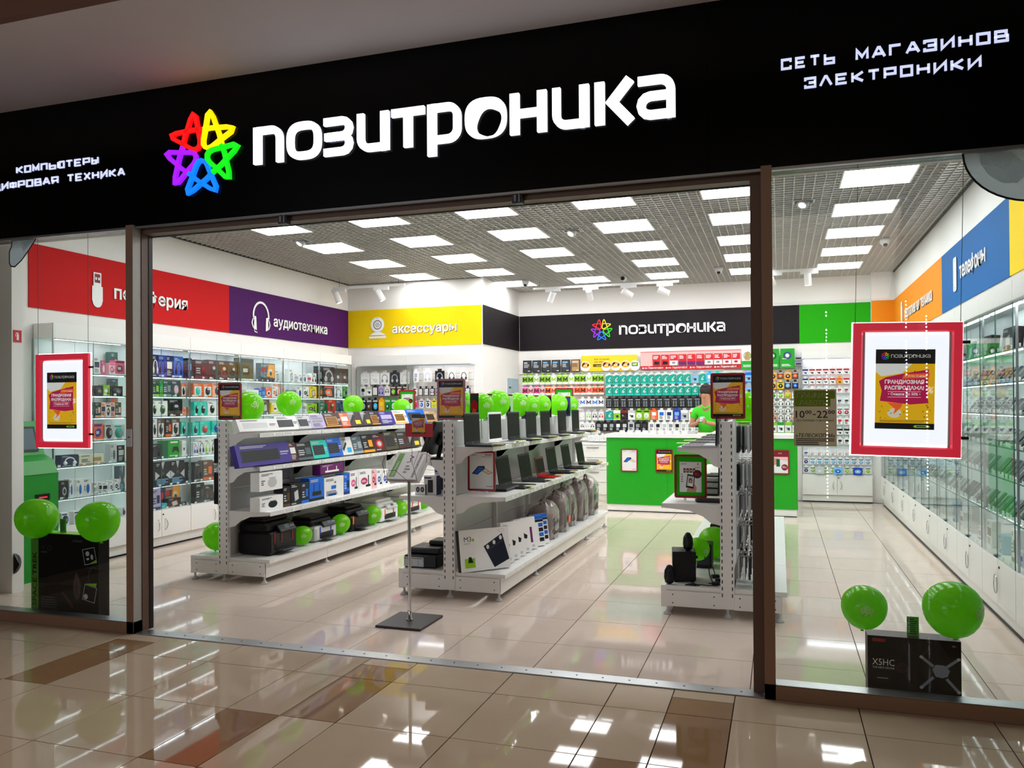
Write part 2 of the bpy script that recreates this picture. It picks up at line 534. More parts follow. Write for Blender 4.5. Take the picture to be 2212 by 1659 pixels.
def superel(cx, cz, rx, rz, n=36, e=2.6, rot=0.0):
    o = []
    for i in range(n):
        a = 2 * math.pi * i / n; c, s_ = math.cos(a), math.sin(a)
        x = rx * abs(c) ** (2 / e) * (1 if c > 0 else -1); z = rz * abs(s_) ** (2 / e) * (1 if s_ > 0 else -1)
        o.append((cx + x * math.cos(rot) - z * math.sin(rot), cz + x * math.sin(rot) + z * math.cos(rot)))
    return o


def arc(cx, cz, r, a0, a1, n=6):
    return [(cx + r * math.cos(R(a0 + (a1 - a0) * i / n)), cz + r * math.sin(R(a0 + (a1 - a0) * i / n))) for i in range(n + 1)]


def logo_letter(mb, ch, x0, x1, z0, z1, t, y, mt, dep):
    """one rounded letter of the word mark between x0..x1, z0..z1"""
    a, b, c, d = x0 + t / 2, x1 - t / 2, z0 + t * 0.42, z1 - t * 0.42; t2 = t * 0.84
    mid = (c + d) / 2; r = (b - a) * 0.36
    S_ = lambda pts, cl=False, wd=None: mb.stroke(pts, wd or t2, y, mt, None, cl, dep)
    st = lambda x, za, zb: mb.stroke([(x, za), (x, zb)], t, y, mt, None, False, dep)
    if ch == 'п':
        st(a, z0, z1); S_([(a, d)] + arc(b - r, d - r, r, 90, 0) + [(b, z0)])
    elif ch == 'о':
        S_(superel((a + b) / 2, mid, (b - a) / 2, (d - c) / 2, 32, 3.0), True)
    elif ch == 'з':
        q = (d - mid) / 2
        S_([(x0, d)] + arc(b - q, d - q, q, 90, -90) + [(x0 + t * 0.1, mid)]); S_([(a, mid)] + arc(b - q, mid - q, q, 90, -90) + [(x0, c)])
    elif ch == 'и':
        S_([(a, z1)] + arc(a + r, c + r, r, 180, 270) + [(b, c)]); st(b, z0, z1)
    elif ch == 'т':
        S_([(x0, d), (x1, d)]); st((a + b) / 2, z0, d)
    elif ch == 'р':
        st(a, z0 - (z1 - z0) * 0.30, z1); S_([(a, d)] + arc(b - r, d - r, r, 90, 0) + arc(b - r, c + r, r, 0, -90) + [(a, c)])
    elif ch == 'Ω':
        ou = superel((x0 + x1) / 2, (z0 + z1) / 2, (x1 - x0) / 2, (z1 - z0) / 2, 40, 2.7)
        inn = superel(x0 + (x1 - x0) * 0.585, z0 + (z1 - z0) * 0.375, (x1 - x0) * 0.29, (z1 - z0) * 0.345, 40, 2.6, R(-24))
        n = len(ou)
        for yy, fl_ in ((y, 0), (y + dep, 1)):
            fs = [(i, (i + 1) % n, n + (i + 1) % n, n + i) for i in range(n)]
            mb.add([(p[0], yy, p[1]) for p in ou] + [(p[0], yy, p[1]) for p in inn], [f[::-1] for f in fs] if fl_ else fs, mt)
        for lp, s_ in ((ou, 1), (inn, -1)):
            fs = [(i, n + i, n + (i + 1) % n, (i + 1) % n) for i in range(n)]
            mb.add([(p[0], y, p[1]) for p in lp] + [(p[0], y + dep, p[1]) for p in lp], fs if s_ > 0 else [f[::-1] for f in fs], mt)
    elif ch == 'н':
        st(a, z0, z1); st(b, z0, z1); S_([(a, mid), (b, mid)])
    elif ch == 'к':
        st(a, z0, z1); S_([(x1 - t * 0.55, z1), (x0 + t * 1.75, mid), (x1 - t * 0.5, z0)], False, t * 0.98)
    elif ch == 'а':
        q = (d - c) * 0.27
        S_([(x0 + t * 0.2, d)] + arc(b - r, d - r, r, 90, 0) + [(b, z0)]); S_([(b, c)] + arc(a + q, c + q, q, 270, 90) + [(b, c + 2 * q)])


WORD = [('п', -3.170, -2.952), ('о', -2.929, -2.678), ('з', -2.66, -2.458), ('и', -2.433, -2.216), ('т', -2.197, -1.983), ('р', -1.962, -1.747),
        ('Ω', -1.724, -1.472), ('н', -1.449, -1.232), ('и', -1.202, -0.988), ('к', -0.956, -0.729), ('а', -0.728, -0.513)]
for ch, a, b in WORD:
    mb = MB(); logo_letter(mb, ch, a, b, 3.062, 3.296, 0.055, -0.075, LIT, 0.025); mb.build('letter', fb)


def word(mb, x, z, L, y, mt, dep=0.0):
    """the same word mark, L long, starting at x with its base line at z"""
    k = L / (3.170 - 0.513)
    for ch, a, b in WORD:
        logo_letter(mb, ch, x + (a + 3.170) * k, x + (b + 3.170) * k, z, z + 0.234 * k, (0.055 if L > 0.5 else 0.036) * k, y, mt, dep)


PETAL = [(0.40, 0.47), (0.16, 0.66), (-0.06, 0.80), (-0.26, 0.93), (-0.40, 0.98), (-0.425, 0.88), (-0.30, 0.62), (-0.16, 0.30), (-0.09, 0.21), (0.0, 0.18),
         (0.09, 0.21), (0.16, 0.30), (0.30, 0.62), (0.425, 0.88), (0.40, 0.98), (0.26, 0.93), (0.06, 0.80), (-0.16, 0.66), (-0.34, 0.51)]


def star(mb, cx, cz, Rr, y, mats_, dep=0.0, wd=0.085):
    for k, m in enumerate(mats_):
        th_ = R(54 + 72 * k)       # outward directions: upper right, upper left, left, down, right
        ux, uz = math.cos(th_), math.sin(th_); vx, vz = uz, -ux
        pts = [(cx + Rr * (o * ux + t * vx), cz + Rr * (o * uz + t * vz)) for t, o in PETAL]
        mb.stroke(pts, Rr * wd, y, m, None, False, dep)


STARC = [('#ffd800', 'yellow'), ('#ff1010', 'red'), ('#9a18ff', 'violet'), ('#0a78ff', 'blue'), ('#12d818', 'green')]
SLIT = [mat('star_light_' + n, h, 0.4, emit=1.15) for h, n in STARC]
SPRINT = [mat('star_print_' + n, h, 0.4) for h, n in STARC]
for k, m in enumerate(SLIT):
    mb = MB(); th_ = R(54 + 72 * k); ux, uz = math.cos(th_), math.sin(th_); vx, vz = uz, -ux
    mb.stroke([(-3.57 + 0.262 * (o * ux + t * vx), 3.176 + 0.255 * (o * uz + t * vz)) for t, o in PETAL], 0.026, -0.075 - 0.001 * k, m, None, False, 0.025)
    mb.build('star_loop', fb)

GL = {'С': [[(1, .72), (1, 1), (0, 1), (0, 0), (1, 0), (1, .28)]], 'Е': [[(1, 1), (0, 1), (0, 0), (1, 0)], [(0, .5), (.85, .5)]], 'Т': [[(0, 1), (1, 1)], [(.5, 1), (.5, 0)]],
      'Ь': [[(0, 1), (0, 0), (1, 0), (1, .5), (0, .5)]], 'М': [[(0, 0), (0, 1), (.5, .25), (1, 1), (1, 0)]], 'А': [[(-.05, 0), (.42, 1), (.58, 1), (1.05, 0)], [(.2, .33), (.8, .33)]],
      'Г': [[(0, 0), (0, 1), (.95, 1)]], 'З': [[(0, .75), (0, 1), (1, 1), (1, 0), (0, 0), (0, .25)], [(.3, .5), (1, .5)]], 'И': [[(0, 1), (0, 0), (1, 1), (1, 0)]],
      'Н': [[(0, 0), (0, 1)], [(1, 0), (1, 1)], [(0, .5), (1, .5)]], 'О': [[(0, 0), (0, 1), (1, 1), (1, 0), (0, 0)]], 'В': [[(0, .5), (0, 1), (.9, 1), (.9, .5), (0, .5)], [(.9, .5), (1, .5), (1, 0), (0, 0), (0, .5)]],
      'Э': [[(0, .75), (0, 1), (1, 1), (1, 0), (0, 0), (0, .25)], [(.35, .5), (1, .5)]], 'Л': [[(-.05, 0), (.43, 1), (.57, 1), (1.05, 0)]], 'К': [[(0, 0), (0, 1)], [(1, 1), (.18, .5), (1.02, 0)]],
      'Р': [[(0, 0), (0, 1), (1, 1), (1, .4), (0, .4)]], 'П': [[(0, 0), (0, 1), (1, 1), (1, 0)]], 'Ю': [[(0, 0), (0, 1)], [(0, .5), (.3, .5)], [(.3, 0), (.3, 1), (1.05, 1), (1.05, 0), (.3, 0)]],
      'Ы': [[(0, 1), (0, 0), (.65, 0), (.65, .5), (0, .5)], [(1, 0), (1, 1)]], 'Ц': [[(0, 1), (0, 0), (.9, 0), (.9, 1)], [(.9, 0), (1.05, 0), (1.05, -.25)]], 'Ф': [[(0, .2), (0, .85), (1, .85), (1, .2), (0, .2)], [(.5, 0), (.5, 1)]],
      'Я': [[(1, 0), (1, 1), (0, 1), (0, .42), (1, .42)], [(.4, .42), (0, 0)]], 'Х': [[(0, 1), (1, 0)], [(1, 1), (0, 0)]]}


def gothic(txt, x0, x1, z, h, parent):
    n = len(txt); p = (x1 - x0 + 0.016) / n; t = h * 0.2
    for i, ch in enumerate(txt):
        mb = MB(); lw = p - 0.016 - t
        for st_ in GL[ch]:
            pts = [(x0 + i * p + t / 2 + u * lw, z + t / 2 + v * (h - t)) for u, v in st_]
            cl = pts[0] == pts[-1]
            mb.stroke(pts[:-1] if cl else pts, t, -0.058, LITB, None, cl, 0.008)
        mb.build('letter', fb)


gothic('СЕТЬ', 0.021, 0.281, 3.240, 0.057, fb); gothic('МАГАЗИНОВ', 0.377, 1.052, 3.240, 0.058, fb); gothic('ЭЛЕКТРОНИКИ', 0.133, 0.936, 3.130, 0.056, fb)
gothic('КОМПЬЮТЕРЫ', -5.179, -4.435, 3.198, 0.051, fb); gothic('ЦИФРОВАЯ', -5.395, -4.792, 3.094, 0.052, fb); gothic('ТЕХНИКА', -4.711, -4.211, 3.095, 0.053, fb)

# shop-front frames
AL2 = mat('frame_dark', '#5e4636', 0.5, 0.1); BLK = P('black')


def window(name, x0, x1, label):
    f = MB()
    f.box((x0, -0.075, 0), (x1, 0.0, 0.075), BROWN_AL)
    f.box((x0, -0.075, 0.073), (x1, 0.02, 0.078), ALU)
    f.box((x0, -0.03, 2.735), (x1, 0.0, 2.75), ALU)
    if x0 < -3: f.box((x1 - 0.058, -0.075, 0), (x1 - 0.002, 0.0, 2.75), BROWN_AL).box((x1 - 0.002, -0.073, 0), (x1, 0.0, 2.75), mat('jamb_grey', '#a8a6a2', 0.45, 0.1))
    else: f.box((x0, -0.075, 0), (x0 + 0.054, 0.0, 2.75), BROWN_AL)
    o = struct(f, name, label)
    p = MB().box((x0 + 0.02, -0.022, 0.07), (x1 - 0.02, -0.014, 2.72), GLASS).build('pane', o)
    return o


window('window_1', -5.82, -4.127, 'brown framed display window left of the entrance')
window('window_2', -0.083, 1.80, 'brown framed display window right of the entrance')
df = MB()
df.box((-4.20, 0.002, 0), (-4.122, 0.065, 2.70), AL2).box((-4.19, 0.065, 0), (-4.118, 0.10, 2.70), BLK)
df.box((-0.14, 0.002, 0), (-0.084, 0.10, 2.70), AL2)
df.box((-4.20, 0.0, 2.70), (-0.084, 0.095, 2.74), AL2).box((-4.19, 0.095, 2.695), (-0.084, 0.112, 2.74), BLK)
d1 = struct(df, 'door_1', 'brown aluminium frame of the wide open shop entrance')
for x in (-2.98, -1.42):
    b = MB().box((-0.03, -0.02, -0.05), (0.03, 0.03, 0.0), 'dgrey').box((-0.012, -0.035, -0.04), (0.0, -0.02, -0.005), 'grey').box((0.012, -0.03, -0.045), (0.02, -0.02, 0.005), 'grey')
    b.build('track_bracket', d1, (x, -0.02, 2.728))
sn = MB().bbox((-0.022, -0.012, -0.06), (0.022, 0, 0.06), 'lgrey', 0.004).disc(0, 0.005, 0.006, 0.006, -0.0125, 'dgrey').disc(-0.012, 0.005, 0.003, 0.003, -0.0125, 'dgrey').disc(0.012, 0.005, 0.003, 0.003, -0.0125, 'dgrey')
s_ = sn.build('door_sensor', None, (-4.150, -0.0765, 1.315)); tag(s_, 'small white plastic sensor plate on the brown post left of the entrance', 'sensor')

# ceiling light panels
PANELM = mat('panel_light', '#fafcff', 0.5, emit=PANEL); PFR = mat('panel_frame', '#dcdcd8', 0.4)
pfm = MB().box((-0.298, -0.298, -0.004), (0.298, -0.284, 0.03), PFR).box((-0.298, 0.284, -0.004), (0.298, 0.298, 0.03), PFR).box((-0.298, -0.284, -0.004), (-0.284, 0.284, 0.03), PFR).box((0.284, -0.284, -0.004), (0.298, 0.284, 0.03), PFR).mesh('frame')
pdm = MB().box((-0.284, -0.284, 0.0), (0.284, 0.284, 0.02), PANELM).mesh('diffuser')
CNAME = ['far left', 'second from left', 'third from left', 'fourth from left', 'fifth from left', 'far right']
RNAME = ['first', 'second', 'third', 'fourth', 'fifth', 'sixth']
for i in range(6):
    for j in range(6):
        x = -5.25 + 1.215 * i; y = 1.97 + 1.2 * j + (0.03 if j else 0)
        if y > 7.0 and x < -4.4: continue
        o = empty('ceiling_light', 'square white ceiling light, %s row, %s row from the entrance' % (CNAME[i], RNAME[j]), 'ceiling light', (x, y, ZC), 0, 'square light panels in the shop ceiling')
        put(pfm, 'frame', o); put(pdm, 'diffuser', o)
dl = MB().lathe([(0.053, 0.0), (0.085, 0.0), (0.085, -0.008), (0.06, -0.012), (0.053, -0.008)], 'white', 18).mesh('rim')
dm = MB().cyl((0, 0, -0.007), (0, 0, -0.002), 0.05, mat('lamp_warm', '#ffd8b0', 0.4, emit=120.0), 18).mesh('bulb')
for k, (x, y) in enumerate(MALL_SPOTS):
    z = 4.0
    o = empty('downlight', 'round warm downlight in the concourse ceiling, %s' % '%s from the left' % ['first', 'second', 'third', 'fourth', 'fifth', 'first of the back row', 'second of the back row', 'third of the back row', 'fourth of the back row'][k], 'downlight', (x, y, z), 0, 'downlights of the concourse ceiling')
    put(dl, 'rim', o); put(dm, 'bulb', o)
LEFT0 = [
    (1.9, 0.081, 0.166, "bars", "white", "navy"),
    (1.98, 0.057, 0.136, "bottle", "pink", "white"),
    (2.09, 0.078, 0.116, "blob", "lpink", "pink"),
    (2.2, 0.154, 0.152, "blob", "pink", "dred"),
    (2.23, 0.134, 0.236, "plain", "slate", "white"),
    (2.69, 0.096, 0.238, "head", "navy", "white"),
    (2.8, 0.121, 0.237, "head", "royal", "navy"),
    (2.91, 0.097, 0.237, "bars", "navy", "white"),
    (3.05, 0.154, 0.24, "head", "blue", "navy"),
    (3.2, 0.131, 0.234, "bars", "dnavy", "sky"),
    (3.43, 0.224, 0.224, "plain", "choc", "dred"),
    (3.64, 0.182, 0.226, "mouse", "maroon", "silver"),
    (3.83, 0.193, 0.227, "mouse", "maroon", "dred"),
    (4.02, 0.182, 0.234, "mouse", "choc", "silver"),
    (4.27, 0.308, 0.28, "blob", "olive", "dgrey"),
    (4.73, 0.324, 0.24, "board", "slate", "steel"),
    (5.01, 0.24, 0.16, "phone", "paper", "dgrey"),
    (5.28, 0.119, 0.19, "phone", "white", "ink"),
    (5.4, 0.121, 0.126, "bars", "white", "lilac"),
    (5.51, 0.089, 0.115, "bottle", "white", "violet"),
    (5.61, 0.112, 0.126, "bottle", "white", "violet"),
    (5.73, 0.114, 0.122, "bars", "white", "red"),
    (5.85, 0.138, 0.154, "head", "white", "maroon"),
    (6.0, 0.149, 0.26, "plain", "ink", "grey"),
    (6.26, 0.34, 0.263, "head", "choc", "silver"),
    (6.54, 0.202, 0.25, "blob", "brown", "choc"),
    (6.75, 0.217, 0.25, "blob", "choc", "brown"),
]
LEFT1 = [
    (1.91, 0.119, 0.099, "pot", "ink", "dgrey"),
    (2.02, 0.081, 0.112, "circ", "lime", "white"),
    (2.15, 0.158, 0.1, "pot", "black", "dgrey"),
    (2.24, 0.128, 0.179, "plain", "slate", "green"),
    (2.7, 0.104, 0.174, "plain", "forest", "lime"),
    (2.78, 0.041, 0.176, "plain", "green", "lime"),
    (2.87, 0.133, 0.176, "plain", "forest", "grey"),
    (3.01, 0.145, 0.177, "mouse", "dgrey", "lpink"),
    (3.17, 0.158, 0.154, "mouse", "orange", "silver"),
    (3.37, 0.164, 0.158, "mouse", "orange", "teal"),
    (3.54, 0.166, 0.162, "mouse", "orange", "ink"),
    (3.72, 0.189, 0.173, "mouse", "peach", "ink"),
    (3.93, 0.215, 0.19, "mouse", "white", "ink"),
    (4.4, 0.26, 0.1, "case", "white", "ink"),
    (4.6, 0.141, 0.118, "plain", "blue", "sky"),
    (4.75, 0.139, 0.139, "circ", "orange", "white"),
    (4.89, 0.13, 0.149, "circ", "paper", "orange"),
    (4.96, 0.087, 0.212, "plain", "peach", "white"),
    (5.07, 0.115, 0.193, "bars", "white", "peach"),
    (5.29, 0.211, 0.107, "bars", "grey", "ink"),
    (5.48, 0.15, 0.157, "bottle", "white", "violet"),
    (5.64, 0.154, 0.156, "circ", "white", "ink"),
    (5.85, 0.217, 0.172, "phone", "yellow", "ink"),
    (6.02, 0.119, 0.207, "plain", "olive", "orange"),
    (6.26, 0.309, 0.213, "blob", "dgrey", "orange"),
    (6.54, 0.226, 0.215, "head", "white", "grey"),
    (6.74, 0.141, 0.198, "plain", "green", "ink"),
]
LEFT2 = [
    (1.86, 0.018, 0.142, "plain", "red", "white"),
    (1.91, 0.075, 0.152, "plain", "forest", "peach"),
    (1.98, 0.057, 0.152, "bars", "peach", "navy"),
    (2.04, 0.064, 0.132, "blob", "paper", "dgrey"),
    (2.1, 0.059, 0.147, "bars", "peach", "navy"),
    (2.17, 0.08, 0.152, "plain", "forest", "peach"),
    (2.23, 0.128, 0.199, "blob", "grey", "orange"),
    (2.68, 0.092, 0.166, "mouse", "white", "ink"),
    (2.8, 0.146, 0.171, "mouse", "white", "dgrey"),
    (3.0, 0.217, 0.194, "mouse", "ink", "silver"),
    (3.14, 0.071, 0.101, "bars", "peach", "orange"),
    (3.21, 0.072, 0.101, "bars", "peach", "brown"),
    (3.35, 0.09, 0.157, "mouse", "teal", "ink"),
    (3.46, 0.126, 0.157, "mouse", "teal", "ink"),
    (3.62, 0.164, 0.169, "mouse", "white", "ink"),
    (3.75, 0.093, 0.163, "mouse", "paper", "ink"),
    (4.51, 0.127, 0.164, "blob", "paper", "dred"),
    (4.67, 0.184, 0.189, "phone", "brown", "choc"),
    (4.9, 0.204, 0.146, "blob", "yellow", "white"),
    (5.6, 0.111, 0.136, "bars", "paper", "grey"),
    (5.81, 0.288, 0.143, "circ", "lime", "dgrey"),
    (6.1, 0.272, 0.152, "plain", "dgreen", "forest"),
    (6.35, 0.212, 0.201, "mouse", "red", "dgrey"),
    (6.56, 0.186, 0.194, "head", "navy", "slate"),
    (6.71, 0.091, 0.169, "plain", "slate", "sky"),
]
LEFT3 = [
    (1.91, 0.119, 0.17, "blob", "orange", "violet"),
    (2.05, 0.11, 0.157, "pot", "lgrey", "ink"),
    (2.18, 0.146, 0.154, "pot", "lgrey", "turq"),
    (2.27, 0.054, 0.141, "plain", "teal", "paper"),
    (2.68, 0.074, 0.198, "mouse", "paper", "ink"),
    (2.77, 0.121, 0.2, "mouse", "brown", "ink"),
    (2.89, 0.088, 0.202, "plain", "ink", "orange"),
    (3.0, 0.138, 0.203, "mouse", "brown", "silver"),
    (3.17, 0.159, 0.163, "mouse", "teal", "white"),
    (3.33, 0.113, 0.152, "mouse", "teal", "dgrey"),
    (3.49, 0.176, 0.156, "mouse", "teal", "red"),
    (3.7, 0.183, 0.16, "mouse", "teal", "royal"),
]
LEFT4 = [
    (1.57, 0.196, 0.113, "head", "navy", "white"),
    (1.83, 0.3, 0.103, "plain", "cream", "kraft"),
    (2.11, 0.079, 0.193, "bottle", "lgrey", "slate"),
    (2.23, 0.134, 0.173, "bars", "ink", "lgrey"),
    (2.69, 0.189, 0.157, "head", "dgrey", "ink"),
    (2.93, 0.258, 0.194, "gamepad", "green", "ink"),
    (3.18, 0.154, 0.18, "blob", "paper", "white"),
    (3.33, 0.074, 0.154, "head", "paper", "royal"),
    (3.43, 0.104, 0.181, "head", "paper", "navy"),
    (3.54, 0.106, 0.181, "head", "paper", "lime"),
    (3.65, 0.109, 0.176, "head", "paper", "ink"),
]
LEFT5 = [
    (1.51, 0.079, 0.166, "circ", "ink", "silver"),
    (1.59, 0.049, 0.178, "bottle", "white", "royal"),
    (1.69, 0.077, 0.174, "bottle", "white", "blue"),
    (1.78, 0.097, 0.171, "bottle", "paper", "blue"),
    (1.88, 0.062, 0.125, "plain", "paper", "lgrey"),
    (1.94, 0.044, 0.117, "bars", "white", "ink"),
    (2.0, 0.073, 0.114, "bars", "paper", "ink"),
    (2.08, 0.052, 0.124, "circ", "white", "violet"),
    (2.15, 0.073, 0.129, "circ", "paper", "navy"),
    (2.24, 0.138, 0.263, "cross", "slate", "lgrey"),
    (2.8, 0.234, 0.263, "cross", "black", "lgrey"),
    (3.03, 0.219, 0.255, "cross", "ink", "silver"),
    (3.2, 0.105, 0.228, "plain", "ink", "slate"),
    (3.38, 0.132, 0.224, "head", "dgrey", "ink"),
    (3.54, 0.166, 0.225, "plain", "brown", "orange"),
    (3.71, 0.147, 0.206, "plain", "dgrey", "lilac"),
]
LEFT6 = [
    (1.52, 0.091, 0.115, "pot", "white", "navy"),
    (1.67, 0.112, 0.12, "pot", "paper", "ink"),
    (2.26, 0.078, 0.077, "pot", "white", "plum"),
    (2.7, 0.129, 0.259, "plain", "lilac", "navy"),
    (2.85, 0.149, 0.267, "bars", "navy", "red"),
    (3.08, 0.323, 0.26, "board", "brown", "amber"),
    (2.7, 0.079, 0.049, "blob", "brown", "choc"),
    (2.8, 0.132, 0.058, "blob", "turq", "cyan"),
    (2.98, 0.2, 0.097, "phone", "ink", "orange"),
    (3.16, 0.164, 0.039, "phone", "ink", "olive"),
    (3.4, 0.155, 0.25, "plain", "ink", "dgrey"),
    (3.56, 0.154, 0.192, "head", "black", "dgrey"),
    (3.71, 0.141, 0.089, "blob", "ink", "olive"),
]
G1A = [
    (1.55, 0.545, 0.11, "kb", "paper", "white"),
    (1.99, 0.352, 0.127, "kb", "paper", "ink"),
    (2.28, 0.223, 0.129, "kb", "lgrey", "ink"),
    (2.52, 0.252, 0.138, "bars", "lilac", "grey"),
    (2.81, 0.312, 0.149, "kb", "choc", "amber"),
    (3.05, 0.168, 0.153, "bars", "orange", "white"),
    (3.27, 0.272, 0.157, "tri", "choc", "yellow"),
    (3.51, 0.195, 0.16, "tri", "choc", "yellow"),
    (3.72, 0.21, 0.161, "kb", "dnavy", "amber"),
    (4.01, 0.355, 0.164, "bars", "violet", "lilac"),
    (4.37, 0.351, 0.173, "kb", "white", "amber"),
    (4.82, 0.527, 0.18, "kb", "blue", "ink"),
    (5.24, 0.369, 0.153, "kb", "kraft", "brown"),
]
G1B = [
    (1.64, 0.769, 0.191, "kb", "violet", "dnavy"),
    (2.08, 0.107, 0.176, "bars", "maroon", "white"),
    (2.27, 0.256, 0.175, "plain", "ink", "slate"),
    (2.54, 0.278, 0.185, "kb", "teal", "ink"),
    (2.82, 0.28, 0.186, "kb", "blue", "ink"),
    (3.07, 0.216, 0.189, "tri", "paper", "cyan"),
    (3.29, 0.213, 0.193, "plain", "slate", "steel"),
    (3.53, 0.247, 0.198, "plain", "ink", "amber"),
    (3.79, 0.273, 0.202, "circ", "maroon", "red"),
    (4.09, 0.316, 0.221, "kb", "olive", "ink"),
    (4.41, 0.302, 0.203, "plain", "dgrey", "maroon"),
    (4.72, 0.313, 0.185, "tri", "dgrey", "yellow"),
    (5.26, 0.322, 0.215, "plain", "ink", "maroon"),
]
G1C = [
    (1.64, 0.336, 0.122, "bottle", "white", "ink"),
    (1.87, 0.11, 0.182, "plain", "ink", "brown"),
    (2.02, 0.176, 0.203, "phone", "black", "dgrey"),
    (2.17, 0.119, 0.189, "plain", "dnavy", "blue"),
    (2.37, 0.263, 0.219, "router", "blue", "ink"),
    (2.69, 0.368, 0.197, "bars", "paper", "blue"),
    (2.94, 0.115, 0.212, "plain", "blue", "navy"),
    (3.09, 0.176, 0.222, "circ", "white", "pink"),
    (3.33, 0.277, 0.224, "circ", "white", "magenta"),
    (3.53, 0.122, 0.208, "circ", "lpink", "red"),
    (3.66, 0.134, 0.198, "circ", "white", "blue"),
    (3.8, 0.132, 0.187, "circ", "white", "royal"),
    (4.08, 0.416, 0.137, "bars", "paper", "pink"),
]
G1C2 = [
    (1.64, 0.337, 0.263, "bottle", "white", "lgrey"),
    (2.66, 0.431, 0.34, "router", "plum", "white"),
]
G1D = [
    (1.7, 0.779, 0.347, "p"),
    (2.52, 0.532, 0.262, "p"),
    (3.26, 0.507, 0.273, "p"),
    (3.93, 0.505, 0.238, "p"),
    (4.61, 0.326, 0.16, "p"),
]
BAL_T = [
    (-4.45, 1.62, 1.53, 0.135),
    (-4.45, 2.24, 1.56, 0.119),
    (-4.45, 3.47, 1.54, 0.112),
    (-4.45, 4.81, 1.51, 0.11),
    (-5.19, 0.12, 0.72, 0.146),
    (-4.62, 0.12, 0.72, 0.145),
    (0.41, 0.12, 0.47, 0.113),
    (0.82, 0.12, 0.49, 0.14),
    (-4.85, 1.7, 0.34, 0.126),
    (-4.28, 2.205, 0.31, 0.088),
    (-4.28, 2.90, 0.315, 0.098),
    (-4.28, 3.585, 0.32, 0.10),
    (-4.28, 4.275, 0.31, 0.09),
    (-4.28, 4.94, 0.30, 0.09),
    (-2.55, 1.95, 1.55, 0.102),
    (-2.45, 2.11, 1.51, 0.116),
    (-2.45, 2.54, 1.55, 0.123),
    (-2.45, 3.14, 1.53, 0.123),
    (-2.45, 3.54, 1.52, 0.114),
    (-2.45, 3.97, 1.53, 0.115),
    (-2.45, 4.65, 1.51, 0.124),
    (-2.45, 5.2, 1.52, 0.119),
    (-0.25, 1.85, 1.5, 0.125),
    (-0.61, 2.0, 0.4, 0.09),
    (-0.535, 2.6, 0.335, 0.13),
    (-0.52, 3.7, 0.32, 0.11),
]
LAP1 = [
    (1.6, 0.365, 0.262, "ink", "black"),
    (2.15, 0.398, 0.262, "white", "white"),
    (2.67, 0.432, 0.259, "ink", "black"),
    (3.23, 0.426, 0.26, "ink", "black"),
    (3.74, 0.419, 0.262, "ink", "black"),
    (4.43, 0.451, 0.26, "ink", "black"),
    (5.07, 0.395, 0.262, "ink", "black"),
]
LAP2 = [
    (2.28, 0.396, 0.268, "ink", "dgrey"),
    (2.91, 0.45, 0.255, "ink", "dgrey"),
    (3.39, 0.291, 0.191, "dred", "red"),
    (3.86, 0.411, 0.266, "ink", "ink"),
    (4.47, 0.376, 0.267, "ink", "ink"),
    (5.14, 0.439, 0.273, "ink", "ink"),
]
G2C = [
    (1.5, 1.101, 0.381, "m3"),
    (2.08, 0.333, 0.31, "t"),
    (2.23, 0.282, 0.323, "t"),
    (2.38, 0.248, 0.289, "t"),
    (2.57, 0.308, 0.263, "t"),
    (2.77, 0.25, 0.234, "t"),
    (3.08, 0.403, 0.223, "t"),
    (3.34, 0.286, 0.203, "t"),
]
G2BAG = [
    (3.39, 1.325, 0.337, "bag"),
    (4.13, 1.058, 0.327, "bag"),
    (4.65, 0.913, 0.326, "bag"),
    (5.21, 0.85, 0.297, "bag"),
    (5.95, 1.169, 0.223, "bag"),
]
# ================================================================ products: cheap boxes, packs and their flat print
CN = dict(white='white', paper='off-white', lgrey='light grey', grey='grey', dgrey='dark grey', black='black', ink='black', red='red', dred='dark red', maroon='maroon', pink='pink', lpink='pale pink',
          orange='orange', amber='amber', yellow='yellow', lime='lime green', green='green', dgreen='bottle green', forest='dark green', teal='turquoise', turq='sea green', dteal='teal', cyan='cyan', blue='blue',
          royal='royal blue', navy='navy', dnavy='navy black', purple='purple', violet='violet', lilac='lilac', plum='plum', brown='brown', kraft='brown cardboard', cream='cream', slate='slate grey', steel='steel',
          sky='sky blue', magenta='magenta', choc='dark brown', olive='olive', silver='silver', peach='peach', skin='tan')
AN = dict(bars='printed box', plain='box', bottle='box with upright speaker picture', blob='blister pack', head='headphone box', mouse='computer mouse box', circ='box with round picture', phone='box with slab picture',
          pot='small device box', case='gadget box', board='long game box', gamepad='gamepad box', cross='box with crossed pattern', kb='keyboard box', tri='keyboard box with diagonal print', router='router box')
NTH = ['first', 'second', 'third', 'fourth', 'fifth', 'sixth', 'seventh', 'eighth', 'ninth', 'tenth', 'eleventh', 'twelfth', '13th', '14th', '15th', '16th', '17th', '18th', '19th', '20th'] + ['%dth' % i for i in range(21, 110)]
LIGHTS = ('white', 'paper', 'lgrey', 'cream', 'lilac', 'peach', 'lpink', 'yellow', 'lime', 'silver', 'sky', 'steel')


def fit_label(head, extra, tail):
    """label of at most 16 words: the detail goes first when it is too long"""
    t = head + extra + ', ' + tail
    return t if len(t.split()) <= 16 else head + ', ' + tail


def contrast(c): return 'dgrey' if c in LIGHTS else 'lgrey'


